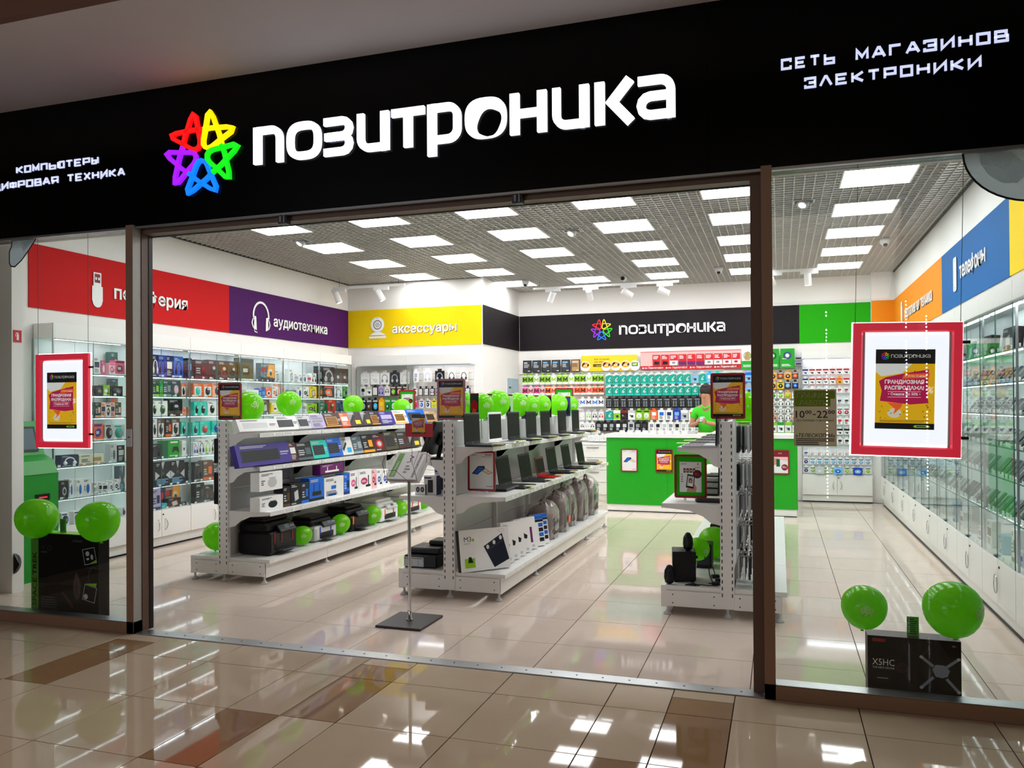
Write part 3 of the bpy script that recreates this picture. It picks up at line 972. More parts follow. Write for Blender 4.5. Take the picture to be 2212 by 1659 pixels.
def art(b, w, h, y, kind, c, p, seed):
    """flat print and low relief of one pack front; front plane at depth y, x centred, z from 0"""
    U = lambda u: (u - 0.5) * w
    V = lambda v: v * h
    e = 0.0008; k = contrast(c)
    q = lambda u0, v0, u1, v1, m, l=1: b.quad(U(u0), V(v0), U(u1), V(v1), y - e * l, m)
    if kind in ('bars', 'plain', 'tri', 'board', 'bottle', 'circ', 'mouse', 'head', 'phone', 'router', 'kb'):
        b.lines(U(0.08), V(0.80), U(0.62), V(0.93), y - e, k, 2, seed)
    if kind == 'bars':
        if c == 'lilac': write(b, 'WIRELESS', U(0.1), V(0.62), h * 0.2, y - 2 * e, 'grey', 0.01, fit=w * 0.8); q(0.1, 0.40, 0.85, 0.56, p)
        elif c == 'paper' and p == 'blue': write(b, 'AR', U(0.5), V(0.68), h * 0.15, y - 2 * e, 'ink', 0.02); q(0.2, 0.08, 0.6, 0.2, p); q(0.35, 0.4, 0.6, 0.58, p)
        else: q(0.1, 0.40, 0.85, 0.72, p)
        b.lines(U(0.1), V(0.08), U(0.8), V(0.34), y - e, k, 4, seed + 1)
    elif kind == 'plain':
        q(0.0, 0.0, 1.0, 0.14, p); q(0.55, 0.3, 0.9, 0.68, p); b.lines(U(0.1), V(0.25), U(0.5), V(0.6), y - e, k, 3, seed)
    elif kind == 'tri':
        b.poly([(U(0), V(1)), (U(0.55), V(1)), (U(0), V(0.25))], y - e * 0.5, 'grey'); q(0.45, 0.12, 0.85, 0.4, p); b.poly([(U(0.1), V(0.2)), (U(0.5), V(0.62)), (U(0.42), V(0.75)), (U(0.05), V(0.35))], y - 2 * e, 'ink')
    elif kind == 'bottle':
        b.disc(U(0.55), V(0.42), w * 0.2, h * 0.27, y - e, p, 16); q(0.38, 0.3, 0.72, 0.55, p, 2); b.disc(U(0.55), V(0.68), w * 0.17, h * 0.035, y - 3 * e, 'silver', 14)
        b.lines(U(0.08), V(0.3), U(0.25), V(0.6), y - e, k, 3, seed)
    elif kind == 'circ':
        if c in LIGHTS: b.disc(U(0.42), V(0.46), w * 0.26, h * 0.17, y - e, p, 18); b.lines(U(0.24), V(0.40), U(0.6), V(0.52), y - 2 * e, 'paper', 2, seed); q(0.72, 0.25, 0.80, 0.72, 'ink'); q(0.55, 0.16, 0.92, 0.27, 'ink')
        else: b.disc(U(0.5), V(0.42), w * 0.30, h * 0.24, y - e, p, 18); b.disc(U(0.5), V(0.42), w * 0.18, h * 0.14, y - 2 * e, contrast(p), 16); q(0.15, 0.06, 0.55, 0.11, k)
    elif kind == 'mouse':
        q(0.14, 0.10, 0.86, 0.76, 'paper' if c in ('orange', 'brown') else ('dgrey' if c in LIGHTS and p == 'white' else c), 0.5)
        b.ball((U(0.5), y, V(0.42)), w * 0.26, 0.012, h * 0.29, 'ink' if p in ('silver', 'white') else p, 12, 7); b.disc(U(0.5), V(0.58), w * 0.15, h * 0.09, y - 0.0125, 'silver', 10); q(0.1, 0.02, 0.5, 0.07, 'paper', 2)  # the silver disc is a highlight painted on the mouse
    elif kind == 'head':
        b.ring(U(0.52), V(0.42), w * 0.28, h * 0.34, min(w, h) * 0.1, y - e, p, 14, None, -10, 190)
        for s in (-1, 1): b.ball((U(0.52 + s * 0.27), y, V(0.30)), w * 0.12, 0.012, h * 0.17, p, 10, 6)
        q(0.08, 0.04, 0.6, 0.09, k)
    elif kind == 'phone':
        b.poly([(U(0.35), V(0.12)), (U(0.78), V(0.22)), (U(0.68), V(0.74)), (U(0.25), V(0.62))], y - e, p); b.poly([(U(0.38), V(0.18)), (U(0.72), V(0.26)), (U(0.64), V(0.68)), (U(0.31), V(0.58))], y - 2 * e, contrast(p)); q(0.08, 0.04, 0.5, 0.09, k)
    elif kind == 'blob':
        rr = random.Random(seed); n = 9
        b.poly([(U(0.5 + 0.36 * rr.uniform(0.7, 1.1) * math.cos(6.283 * i / n)), V(0.45 + 0.34 * rr.uniform(0.6, 1.1) * math.sin(6.283 * i / n))) for i in range(n)], y - e, p)
        q(0.1, 0.82, 0.9, 0.95, p); q(0.3, 0.38, 0.6, 0.55, contrast(p), 2); q(0.0, 0.0, 1.0, 0.08, 'paper')
    elif kind == 'pot':
        b.ball((0, y, V(0.45)), w * 0.36, 0.02, h * 0.36, p, 12, 7); q(0.1, 0.84, 0.7, 0.93, p); b.disc(0, V(0.45), w * 0.16, h * 0.16, y - 0.0205, 'grey', 12)
    elif kind == 'case':
        b.poly([(U(0.08), V(0.35)), (U(0.55), V(0.62)), (U(0.62), V(0.5)), (U(0.25), V(0.22))], y - e, p); q(0.68, 0.25, 0.85, 0.6, p)
    elif kind == 'board':
        b.poly([(U(0.42), V(0.3)), (U(0.98), V(0.2)), (U(0.98), V(0.95)), (U(0.55), V(0.95))], y - e, 'amber'); b.disc(U(0.68), V(0.55), w * 0.13, h * 0.18, y - 2 * e, 'cream', 12); b.disc(U(0.70), V(0.45), w * 0.09, h * 0.12, y - 3 * e, 'dgrey', 10)
        q(0.05, 0.55, 0.3, 0.78, 'red', 2); q(0.0, 0.0, 1.0, 0.2, 'ink', 2); b.lines(U(0.1), V(0.25), U(0.4), V(0.5), y - 2 * e, 'steel', 3, seed)
    elif kind == 'gamepad':
        b.poly([(U(0.62), V(0.62)), (U(0.9), V(0.62)), (U(0.98), V(0.30)), (U(0.90), V(0.27)), (U(0.84), V(0.38)), (U(0.68), V(0.38)), (U(0.62), V(0.27)), (U(0.54), V(0.30))], y - e, p)
        q(0.0, 0.0, 0.3, 1.0, 'dgreen', 0.5); q(0.45, 0.84, 0.9, 0.92, 'white'); q(0.4, 0.08, 0.9, 0.12, 'white')
    elif kind == 'cross':
        for s in (0, 1): b.poly([(U(0.0 + s), V(0.25)), (U(0.0 + s), V(0.62)), (U(0.30 + 0.4 * s), V(0.44))], y - e, p)
        b.poly([(U(0.38), V(1)), (U(0.62), V(1)), (U(0.5), V(0.68))], y - e, p); b.disc(U(0.5), V(0.52), w * 0.1, h * 0.08, y - 2 * e, 'olive', 8)
        b.lines(U(0.1), V(0.04), U(0.9), V(0.30), y - e, 'sky', 4, seed); b.lines(U(0.08), V(0.82), U(0.3), V(0.95), y - e, 'lgrey', 2, seed)
    elif kind == 'kb':
        q(0.07, 0.18, 0.78, 0.72, p, 1)
        for i in range(4):
            q(0.10, 0.23 + 0.12 * i, 0.75, 0.31 + 0.12 * i, ('dgrey' if p == 'ink' else 'black') if p in ('ink', 'black', 'dnavy', 'brown', 'amber') else 'lgrey', 2)
        q(0.80, 0.5, 0.97, 0.56, k, 2); q(0.80, 0.40, 0.94, 0.44, k, 2)
        if p == 'amber': q(0.0, 0.03, 0.95, 0.10, 'amber', 2)
    elif kind == 'router':
        q(0.2, 0.22, 0.8, 0.40, p, 1)
        for u in (0.3, 0.7): q(u - 0.02, 0.4, u + 0.02, 0.75, p, 1)
        q(0.0, 0.0, 1.0, 0.12, 'ink', 1)


PMESH = {}


def prod_mesh(w, h, d, kind, c, p):
    w = round(max(0.03, w), 2 if w > 0.06 else 3); h = round(max(0.03, h), 2 if h > 0.06 else 3)
    key = (w, h, round(d, 2), kind, c, p)
    if key not in PMESH:
        b = MB(); b.box((-w / 2, 0, 0), (w / 2, d, h), c)
        art(b, w, h, 0.0, kind, c, p, len(PMESH))
        PMESH[key] = b.mesh('product_box')
    return PMESH[key]


TAGM = MB().box((-0.016, 0, 0), (0.016, 0.003, 0.022), 'white').quad(-0.012, 0.006, 0.008, 0.010, -0.0005, 'grey').mesh('price_tag')
NM = dict(bars='printed_box', plain='carton', bottle='speaker_box', blob='blister_pack', head='headphone_box', mouse='mouse_box', circ='gadget_box', phone='gadget_box', pot='device_box', case='gadget_box', board='game_box',
          gamepad='gamepad_box', cross='game_box', kb='keyboard_box', tri='keyboard_box', router='router_box')


def shelf_row(items, X, z, rz, where, group, depth=0.07, lean=0.0, bounds=None, hmax=9.0):
    """items: (along, width, height, kind, colour, picture) standing with their fronts at X and facing rz; later ones that overlap go behind"""
    z += depth * math.sin(lean)
    items = sorted(items, key=lambda t: t[0]); n = 0; prev = -99.0; prevback = False
    cs = {}
    for a, w_, h_, kind, c, p in items:
        if h_ < 0.02 or w_ < 0.015: continue
        h_ = min(h_, hmax)
        lo = a - w_ / 2; back = 0.0
        if bounds:
            for q in bounds:
                if a - w_ / 2 < q + 0.012 and a + w_ / 2 > q - 0.012:
                    l_, r_ = a - w_ / 2, a + w_ / 2
                    if a > q: l_ = q + 0.013
                    else: r_ = q - 0.013
                    a, w_ = (l_ + r_) / 2, r_ - l_
            lo = a - w_ / 2
            if w_ < 0.03: continue
        if lo < prev:
            ov = prev - lo
            if ov < 0.45 * w_: w_ -= ov + 0.002; a += ov / 2
            elif not prevback: back = depth + 0.012 + h_ * 0.02
            else: continue
        if not back: prev = max(prev, a + w_ / 2)
        prevback = back > 0
        me = prod_mesh(w_, h_, depth, kind, c, p)
        n += 1
        nm = NM[kind]
        if rz > 1: loc = (X - back, a, z + 0.001); rot = (-lean, 0, R(90))
        elif rz < -1: loc = (X + back, a, z + 0.001); rot = (-lean, 0, R(-90))
        else: loc = (a, X + back, z + 0.001); rot = (-lean, 0, 0)
        o = put(me, nm, None, loc, rot)
        tag(o, fit_label('%s %s' % (CN[c], AN[kind]), ' with %s detail' % CN[p] if CN[p] != CN[c] else '', '%s %s' % (NTH[n - 1], where)), 'box', group)
# ================================================================ coloured wall signs
SIGNZ, SIGNH = 2.46, 0.60


def sign(name, label, w, loc, rz, mt, letters=None, icon=None):
    o = empty(name, label, 'sign', loc, rz)
    MB().box((0, 0, 0), (w, 0.012, SIGNH), mt).build('panel', o)
    if letters:
        txt, x, z, size, fit = letters
        b = MB(); write(b, txt, x, z, size, -0.009, 'white', 0.022, fit=fit); write(b, txt, x + 0.004, z - 0.006, size, -0.0015, 'dgrey', 0.022, fit=fit)
        b.build('lettering', o)
    if icon:
        b = MB(); icon(b); b.build('icon', o)
    return o


SG = dict(red=mat('sign_red', '#c60e12', 0.7, spec=0.2), purple=mat('sign_purple', '#480e58', 0.7, spec=0.2), yellow=mat('sign_yellow', '#e8c600', 0.7, spec=0.2), black=mat('sign_black', '#1a1418', 0.6, spec=0.2), green=mat('sign_green', '#20a400', 0.7, spec=0.2),
          orange=mat('sign_orange', '#e88a10', 0.7, spec=0.2), blue=mat('sign_blue', '#005c9c', 0.7, spec=0.2))


def ic_usb(b):
    x = 0.79; 
    b.poly([(x - 0.068, 0.30), (x + 0.068, 0.30), (x + 0.068, 0.15)] + arc(x, 0.145, 0.062, 0, -180, 8) + [(x - 0.068, 0.15)], -0.008, 'white')
    b.quad(x - 0.05, 0.30, x + 0.05, 0.44, -0.008, 'white'); b.quad(x - 0.035, 0.335, x + 0.035, 0.425, -0.009, 'dred')
    for s in (-1, 1): b.quad(x + s * 0.018 - 0.01, 0.365, x + s * 0.018 + 0.01, 0.39, -0.010, 'white')


def ic_head(b):
    b.ring(0.66, 0.27, 0.17, 0.19, 0.03, -0.008, 'white', 18, None, -15, 195)
    for s in (-1, 1):
        b.poly([(0.66 + s * 0.10, 0.08), (0.66 + s * 0.16, 0.10), (0.66 + s * 0.15, 0.27), (0.66 + s * 0.11, 0.26)], -0.009, 'white'); b.stroke([(0.66 + s * 0.17, 0.11), (0.66 + s * 0.20, 0.17), (0.66 + s * 0.17, 0.25)], 0.02, -0.008, 'white')
    b.stroke([(0.50, 0.12), (0.52, 0.06), (0.58, 0.05)], 0.012, -0.008, 'white')


def ic_cam(b):
    x = 0.54
    b.disc(x, 0.36, 0.12, 0.12, -0.008, 'white', 20); b.ring(x, 0.355, 0.068, 0.068, 0.012, -0.009, 'dgrey', 20); b.disc(x, 0.355, 0.045, 0.045, -0.0095, 'lgrey', 16); b.disc(x, 0.46, 0.007, 0.007, -0.009, 'dgrey', 8)
    b.poly([(x - 0.15, 0.19), (x - 0.05, 0.24), (x + 0.05, 0.24), (x + 0.15, 0.19)], -0.008, 'white'); b.quad(x - 0.15, 0.14, x + 0.15, 0.175, -0.008, 'white')


def ic_phone(x):
    def f(b):
        b.poly([(x - 0.075, 0.16), (x - 0.055, 0.14), (x + 0.055, 0.14), (x + 0.075, 0.16), (x + 0.075, 0.45), (x + 0.055, 0.47), (x - 0.055, 0.47), (x - 0.075, 0.45)], -0.008, 'white')
        b.quad(x - 0.03, 0.43, x + 0.03, 0.438, -0.009, 'dgrey'); b.disc(x, 0.175, 0.013, 0.013, -0.009, 'dgrey', 10); b.quad(x - 0.065, 0.205, x + 0.065, 0.21, -0.009, 'lgrey'); b.quad(x - 0.065, 0.41, x + 0.065, 0.415, -0.009, 'lgrey')
    return f


XS = 0.013
sign('wall_sign', 'red wall sign lettered периферия with a white flash drive', 2.89, (XL + XS, 1.30, SIGNZ), R(90), SG['red'], ('периферия', 1.01, 0.205, 0.19, 1.11), ic_usb)
sign('wall_sign', 'purple wall sign lettered аудиотехника with white headphones', 3.0, (XL + XS, 4.19, SIGNZ), R(90), SG['purple'], ('аудиотехника', 0.94, 0.17, 0.19, 1.40), ic_head)
sign('wall_sign', 'yellow wall sign lettered аксессуары with a white webcam', 2.305, (XL + 0.003, 7.2 - XS, SIGNZ), 0, SG['yellow'], ('аксессуары', 0.80, 0.215, 0.19, 1.10), ic_cam)
sign('wall_sign', 'plain black wall sign on the side of the boxed column', 1.8, (-4.30 + XS, 7.19, SIGNZ), R(90), SG['black'])
bs = sign('wall_sign', 'black wall sign behind the counter with coloured star and white word mark', 4.585, (-4.28, YB - XS, SIGNZ), 0, SG['black'])
b = MB(); word(b, 1.747, 0.228, 1.72, -0.02, P('white'), 0.018); b.build('lettering', bs)
b = MB(); star(b, 1.448, 0.316, 0.168, -0.01, SPRINT, 0.008); b.build('star_mark', bs)
sign('wall_sign', 'plain bright green wall sign right of the black one', 1.02, (0.307, YB - XS, SIGNZ), 0, SG['green'])
sign('wall_sign', 'narrow plain orange wall sign in the far right corner', 0.32, (1.33, 8.86 - XS, SIGNZ), 0, SG['orange'])
sign('wall_sign', 'orange wall sign lettered портативная техника on the right wall', 3.755, (XR - XS, 8.845, SIGNZ), R(-90), SG['orange'], ('портативная техника', 1.14, 0.21, 0.2, 2.08), ic_phone(0.85))
sign('wall_sign', 'blue wall sign lettered телефоны with a white handset', 2.65, (XR - XS, 5.088, SIGNZ), R(-90), SG['blue'], ('телефоны', 0.925, 0.235, 0.2, 1.01), ic_phone(0.71))
sign('wall_sign', 'plain yellow wall sign on the right wall nearest the window', 2.3, (XR - XS, 2.436, SIGNZ), R(-90), SG['yellow'])

# ================================================================ showcases
CABW = mat('cabinet_white', '#e9e8e4', 0.4); CABG = mat('cabinet_gap', '#6a6864', 0.6); LED = mat('led_strip', '#f4f8ff', 0.4, emit=16.0); LEDV = mat('led_profile', '#f2f7ff', 0.4, emit=7.0); BACKP = mat('back_panel', '#f0f2f4', 0.45)


def showcase(label, W, D, loc, rz, shelves, base, top, group, handle='bar', ptags=True, canopy=0.14, light=True, x_glass=True, baseh=None):
    """local: x along the wall 0..W, front at y=0, back at y=D"""
    o = empty('display_cabinet', label, 'display cabinet', loc, rz, group)
    MB().box((0, 0.02, 0.11), (W, D, base), CABW).build('base', o)
    MB().box((0, 0.035, 0), (W, D, 0.105), CABW).box((0.0, 0.028, 0.0), (W, 0.035, 0.018), 'ink').build('plinth', o)
    n = 2
    for i in range(n):
        d = MB().box((i * W / n + 0.003, 0.0, 0.118), ((i + 1) * W / n - 0.003, 0.018, base - 0.004), CABW).build('door', o)
        xh = W / n - 0.05 if i == 0 else W / n + 0.05
        h = MB()
        if handle == 'bar': h.tube([(xh, 0.0, base - 0.22), (xh + (0.008 if i else -0.008), -0.022, base - 0.20), (xh + (0.014 if i else -0.014), -0.026, base - 0.16), (xh + (0.008 if i else -0.008), -0.022, base - 0.12), (xh, 0.0, base - 0.10)], 0.0045, CHROME)
        else:
            xc = W / 2 + (0.052 if i else -0.052); s = 1 if i else -1
            h.tube([(xc + s * (0.045 * math.cos(R(a)) - 0.05), -0.014, base - 0.17 + 0.065 * math.sin(R(a))) for a in range(-75, 76, 25)], 0.004, CHROME)
        h.build('handle', d)
        if i: MB().cyl((xh - 0.03 if handle == 'bar' else W / 2 + 0.05, 0.001, base - 0.05), (xh - 0.03 if handle == 'bar' else W / 2 + 0.05, -0.006, base - 0.05), 0.009, 'dgrey', 10).build('lock', d)
    MB().box((0, D - 0.012, base), (W, D, top), BACKP).box((W / 2 - 0.001, D - 0.0135, base), (W / 2 + 0.001, D - 0.012, top), CABG).build('back_panel', o)
    MB().box((0, -0.004, top), (W - 0.002, D, top + canopy), CABW).box((0, -0.012, top - 0.012), (W, 0.02, top), ALU).build('canopy', o)
    if light and x_glass:
        for z in shelves: MB().box((0.02, 0.05, z - 0.014), (W - 0.02, 0.062, z - 0.0085), LEDV).build('light_profile', o)
    if light: MB().box((0.05, 0.05, top - 0.008), (W - 0.05, 0.075, top - 0.002), LED).build('light_strip', o)
    MB().box((0.0, 0.012, base), (0.012, 0.026, top), ALU).box((0.002, 0.03, base), (0.008, D - 0.012, top), SHOWGLASS).build('upright', o)
    for z in shelves:
        MB().box((0.006, 0.028, z - 0.008), (W - 0.006, D - 0.014, z), SHELFGLASS).box((0.006, 0.022, z - 0.009), (W - 0.006, 0.028, z + 0.001), GEDGE).build('glass_shelf', o)
    if x_glass:
        for i in range(2):
            MB().box((i * W / 2 + 0.002, -0.002, base + 0.004), ((i + 1) * W / 2 - 0.002, 0.003, top - 0.012), SHOWGLASS).box(((i + 1) * W / 2 - 0.004, -0.003, base + 0.004), ((i + 1) * W / 2 - 0.002, 0.004, top - 0.012), GEDGE).build('glass_door', o)
    if ptags:
        rr = random.Random(int(loc[1] * 100))
        for z in list(shelves) + [base]:
            x = rr.uniform(0.05, 0.12)
            while x < W - 0.04:
                put(TAGM, 'price_tag', o, (x, 0.018, z + 0.002)); x += rr.uniform(0.10, 0.22)
    return o


LZ = [0.659, 0.961, 1.193, 1.421, 1.638, 1.850]
for k in range(6):
    showcase('white glass showcase on the left wall, %s from the entrance' % NTH[k], 0.915, 0.25, (-6.375, 1.352 + 0.917 * k, 0), R(90), LZ, 0.405, 2.17, 'glass showcases along the left wall')
e = MB().box((-6.63, 1.337, 0.0), (-6.372, 1.345, 2.17), SHOWGLASS).box((-6.378, 1.335, 0.0), (-6.366, 1.346, 2.31), ALU)
tag(e.build('end_panel_glass'), 'glass end pane closing the left showcases beside the green terminal', 'glass panel')
LROW = ['top shelf', 'second shelf', 'third shelf', 'fourth shelf', 'fifth shelf', 'sixth shelf', 'bottom ledge']
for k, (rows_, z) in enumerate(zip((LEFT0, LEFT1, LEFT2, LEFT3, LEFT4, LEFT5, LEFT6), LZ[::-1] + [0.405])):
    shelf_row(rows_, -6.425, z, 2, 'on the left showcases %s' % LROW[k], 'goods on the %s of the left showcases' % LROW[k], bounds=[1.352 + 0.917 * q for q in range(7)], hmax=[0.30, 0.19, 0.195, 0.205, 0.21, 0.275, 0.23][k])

# cabinets under the yellow sign
for k, (x0, x1, hg) in enumerate(((-6.36, -5.475, 'left'), (-5.475, -4.42, 'right'))):
    showcase('white hanging display cabinet under the yellow sign, %s half' % hg, x1 - x0, 0.25, (x0, 6.945, 0), 0, [], 0.405, 2.15, 'cabinets under the yellow sign', ptags=False, canopy=0.16, light=(k == 1), x_glass=False)
RZ = [0.73, 1.0, 1.215, 1.44, 1.655, 1.87]
for k in range(8):
    showcase('white glass showcase on the right wall, %s from the window' % NTH[k], 0.902, 0.22, (1.425, 1.48 + 0.903 * (k + 1), 0), R(-90), RZ, 0.435, 2.17, 'glass showcases along the right wall', 'round')
showcase('white glass showcase on the right wall beside the window', 1.3, 0.22, (1.425, 1.478, 0), R(-90), RZ, 0.435, 2.17, 'glass showcases along the right wall', 'round', x_glass=False)
showcase('white pegboard showcase on the back wall under the green sign', 1.0, 0.10, (0.33, 8.885, 0), 0, [], 0.425, 2.21, None, ptags=False, canopy=0.11, x_glass=False)
# glass clips of the right showcases
for k in range(9):
    y = 1.03 + 0.903 * k
    b = MB().cyl((1.416, y - 0.02, 0.455), (1.416, y + 0.02, 0.455), 0.006, 'dgrey', 8).ball((1.41, y, 0.462), 0.012, 0.018, 0.012, 'grey', 8, 6)
    tag(b.build('glass_clip', None), 'small grey clip at the foot of right showcase glass, %s from the window' % NTH[k], 'clip', 'clips at the foot of the right showcases')
# ================================================================ back wall: slatted panel, hanging packs, boards
o = empty('slatwall', 'white slatted wall panel behind the counter', 'wall panel', (-4.28, 8.975, 0))
for i in range(22):
    MB().box((0.03, 0.0, 0.92 + i * 0.055), (4.55, 0.02, 0.969 + i * 0.055), CABW).build('slat', o)
MB().box((0.0, -0.02, 2.055), (3.45, 0.02, 2.075), CABW).build('board_ledge', o)
HOOK = MB().cyl((0, 0.066, 0), (0, -0.03, 0), 0.0025, CHROME, 6).mesh('hook')
PK = {}


def pack_mesh(w, h, style, c, p):
    k = (round(w, 3), round(h, 3), style, c, p)
    if k in PK: return PK[k]
    b = MB(); d = 0.022; e = 0.001
    # origin: hanging hole at the top centre; pack below; front at y=0
    b.box((-w / 2, 0, -h), (w / 2, d, -0.02), c); b.box((-w * 0.22, 0.002, -0.021), (w * 0.22, 0.006, 0.012), c if style != 'case' else 'paper')
    y = -e; U = lambda u: (u - 0.5) * w; V = lambda v: -h + v * (h - 0.02)
    if style == 'M':
        b.quad(U(0), V(0), U(1), V(0.22), y, 'white'); b.poly([(U(0), V(1)), (U(0), V(0.86)), (U(0.3), V(0.93)), (U(0.6), V(0.86)), (U(1), V(0.93)), (U(1), V(1))], y, 'paper')
        b.stroke([(U(0.2), V(0.3)), (U(0.2), V(0.72)), (U(0.5), V(0.45)), (U(0.8), V(0.72)), (U(0.8), V(0.3))], w * 0.17, -0.004, p)
    elif style == 'case':
        b.poly([(U(0), V(1)), (U(0), V(0.84)), (U(0.55), V(0.98)), (U(1), V(0.92)), (U(1), V(1))], y, 'paper'); b.quad(U(0), V(0), U(1), V(0.12), y, p)
        b.stroke([(U(0.75), V(0.72)), (U(0.42), V(0.5)), (U(0.40), V(0.32)), (U(0.62), V(0.30)), (U(0.66), V(0.42)), (U(0.45), V(0.46))], w * 0.075, y * 2, 'paper'); b.poly([(U(0.0), V(0.12)), (U(0), V(0.3)), (U(1), V(0.2)), (U(1), V(0.12))], y * 1.5, 'turq')
    elif style == 'batt':
        for r_ in range(4):
            for c_ in (0.3, 0.66): b.quad(U(c_ - 0.12), V(0.18 + 0.15 * r_), U(c_ + 0.12), V(0.26 + 0.15 * r_), y, 'grey' if r_ % 2 else 'steel')
        b.quad(U(0.1), V(0.82), U(0.8), V(0.88), y, 'lgrey')
    elif style == 'ear':
        b.quad(U(0.12), V(0.1), U(0.88), V(0.9), y, 'paper'); b.ring(U(0.5), V(0.5), w * 0.24, h * 0.2, w * 0.08, -0.004, p, 12, None, -30, 210)
        for s in (-1, 1): b.ball((U(0.5 + 0.22 * s), -0.004, V(0.42)), w * 0.12, 0.01, h * 0.1, p, 8, 5)
    elif style == 'thin':
        b.quad(U(0.2), V(0.45), U(0.8), V(0.8), y, p); b.lines(U(0.2), V(0.1), U(0.8), V(0.4), y, contrast(c), 3, 3)
    elif style == 'flap':
        b.quad(U(0), V(0.72), U(1), V(1), y, p); b.poly([(U(0.4), V(0.25)), (U(0.75), V(0.25)), (U(0.75), V(0.5)), (U(0.4), V(0.5))], y, 'dgrey'); b.quad(U(0.0), V(0.0), U(1), V(0.07), y, p); b.disc(U(0.3), V(0.45), w * 0.12, h * 0.1, y, 'grey', 8)
    elif style == 'gear':
        b.ball((0, 0, V(0.42)), w * 0.38, 0.014, h * 0.26, p, 10, 6); b.quad(U(0.1), V(0.8), U(0.9), V(0.95), y, contrast(c)); b.disc(0, V(0.42), w * 0.14, h * 0.1, -0.0145, 'lgrey', 8)
    elif style == 'head':
        b.ring(0, V(0.5), w * 0.3, h * 0.28, w * 0.08, y, p, 14, None, -40, 220)
        for s in (-1, 1): b.ball((s * w * 0.26, 0, V(0.3)), w * 0.13, 0.014, h * 0.13, p, 10, 6)
    elif style == 'neck':
        b.stroke([(U(0.75), V(0.30)), (U(0.62), V(0.18)), (U(0.28), V(0.42)), (U(0.6), V(0.42)), (U(0.8), V(0.36))], w * 0.03, y, p); b.disc(U(0.25), V(0.76), w * 0.04, h * 0.025, y, 'ink', 8); b.disc(U(0.62), V(0.72), w * 0.03, h * 0.02, y, 'ink', 8)
    PK[k] = b.mesh('hanging_pack')
    return PK[k]


PN = dict(M='letter M case pack', case='phone case pack', batt='battery case pack', ear='earphone pack', thin='slim cable box', flap='accessory pack', gear='accessory blister', head='headphone pack', neck='neckband earphone box')


NMP = dict(M='letter_case_pack', case='phone_case_pack', batt='battery_case_pack', ear='earphone_pack', thin='cable_box', flap='accessory_pack', gear='accessory_blister', head='headphone_pack', neck='neckband_box')


def hang(style, c, p, w, h, loc, rz, where, group, hook=True):
    o = put(pack_mesh(w, h, style, c, p), NMP[style], None, loc, (0, 0, rz))
    tag(o, fit_label('%s %s' % (CN[c], PN[style]), ' with %s print' % CN[p] if CN[p] != CN[c] else '', where), 'pack', group)
    if hook: put(HOOK, 'hook', o, (0, 0, 0.002), None, (1, 1.70 if loc[1] in (8.86, 7.05) else 1, 1))
    return o


def row(x0, x1, n, zt, zb, specs, y, where, group, fill=0.93):
    p = (x1 - x0) / n
    for i in range(n):
        st, c, q = specs[i % len(specs)]
        hang(st, c, q, p * fill, zt - zb, (x0 + (i + 0.5) * p, y, zt), 0, '%s in %s' % (NTH[i], where), group)


G = 'packs hanging behind the counter'
YP = 8.86
row(-4.20, -2.77, 14, 2.045, 1.872, [('M', 'lime', 'ink'), ('M', 'lime', 'ink'), ('M', 'white', 'lime')], YP, 'the top left row on the back wall', G)
row(-4.20, -3.79, 4, 1.845, 1.69, [('M', 'pink', 'maroon'), ('M', 'lpink', 'dred')], YP, 'the pink row on the back wall', G)
row(-3.79, -2.77, 10, 1.845, 1.69, [('M', 'orange', 'ink'), ('M', 'peach', 'red'), ('M', 'orange', 'dred')], YP, 'the orange row on the back wall', G)
T = ('case', 'turq', 'teal')
row(-2.743, -1.35, 12, 2.035, 1.852, [T] * 10 + [('case', 'turq', 'cyan'), T], YP, 'the upper teal row on the back wall', G)
row(-1.35, -0.40, 8, 2.035, 1.86, [('flap', 'sky', 'steel'), T, ('thin', 'cyan', 'white'), ('thin', 'teal', 'cyan'), T, ('flap', 'cream', 'green'), ('case', 'dteal', 'turq'), ('flap', 'sky', 'blue')], YP, 'the upper teal row, right end', G)
row(-2.743, -1.23, 13, 1.838, 1.672, [T], YP, 'the lower teal row on the back wall', G)
row(-1.23, -0.40, 7, 1.838, 1.672, [T, T, T, ('flap', 'sky', 'blue'), T, ('flap', 'steel', 'sky'), ('flap', 'sky', 'steel')], YP, 'the lower teal row, right end', G)
row(-3.19, -2.77, 4, 1.642, 1.49, [('M', 'white', 'blue'), ('M', 'white', 'navy')], YP, 'the short blue row on the back wall', G)
row(-2.743, -0.95, 15, 1.645, 1.46, [('batt', 'ink', 'steel'), ('batt', 'black', 'grey'), ('batt', 'ink', 'lgrey')], YP, 'the black row on the back wall', G)
row(-3.20, -2.77, 4, 1.43, 1.255, [('ear', 'lgrey', 'paper'), ('ear', 'lgrey', 'lime'), ('ear', 'lgrey', 'ink'), ('ear', 'lgrey', 'red')], YP, 'the earphone row on the back wall', G)
row(-2.743, -1.15, 13, 1.445, 1.265, [('case', 'turq', 'teal'), ('flap', 'lime', 'white'), ('flap', 'ink', 'dred'), ('flap', 'paper', 'lgrey'), ('gear', 'lime', 'white'), ('gear', 'lime', 'paper'), ('thin', 'orange', 'paper'), ('thin', 'white', 'blue'), ('thin', 'white', 'navy'),
                                      ('thin', 'royal', 'sky'), ('flap', 'silver', 'white'), ('thin', 'white', 'red'), ('thin', 'white', 'orange')], YP, 'the mixed row on the back wall', G)
row(-3.19, -2.93, 3, 1.235, 1.11, [('ear', 'white', 'ink'), ('ear', 'white', 'lgrey')], YP, 'the lowest left row on the back wall', G)
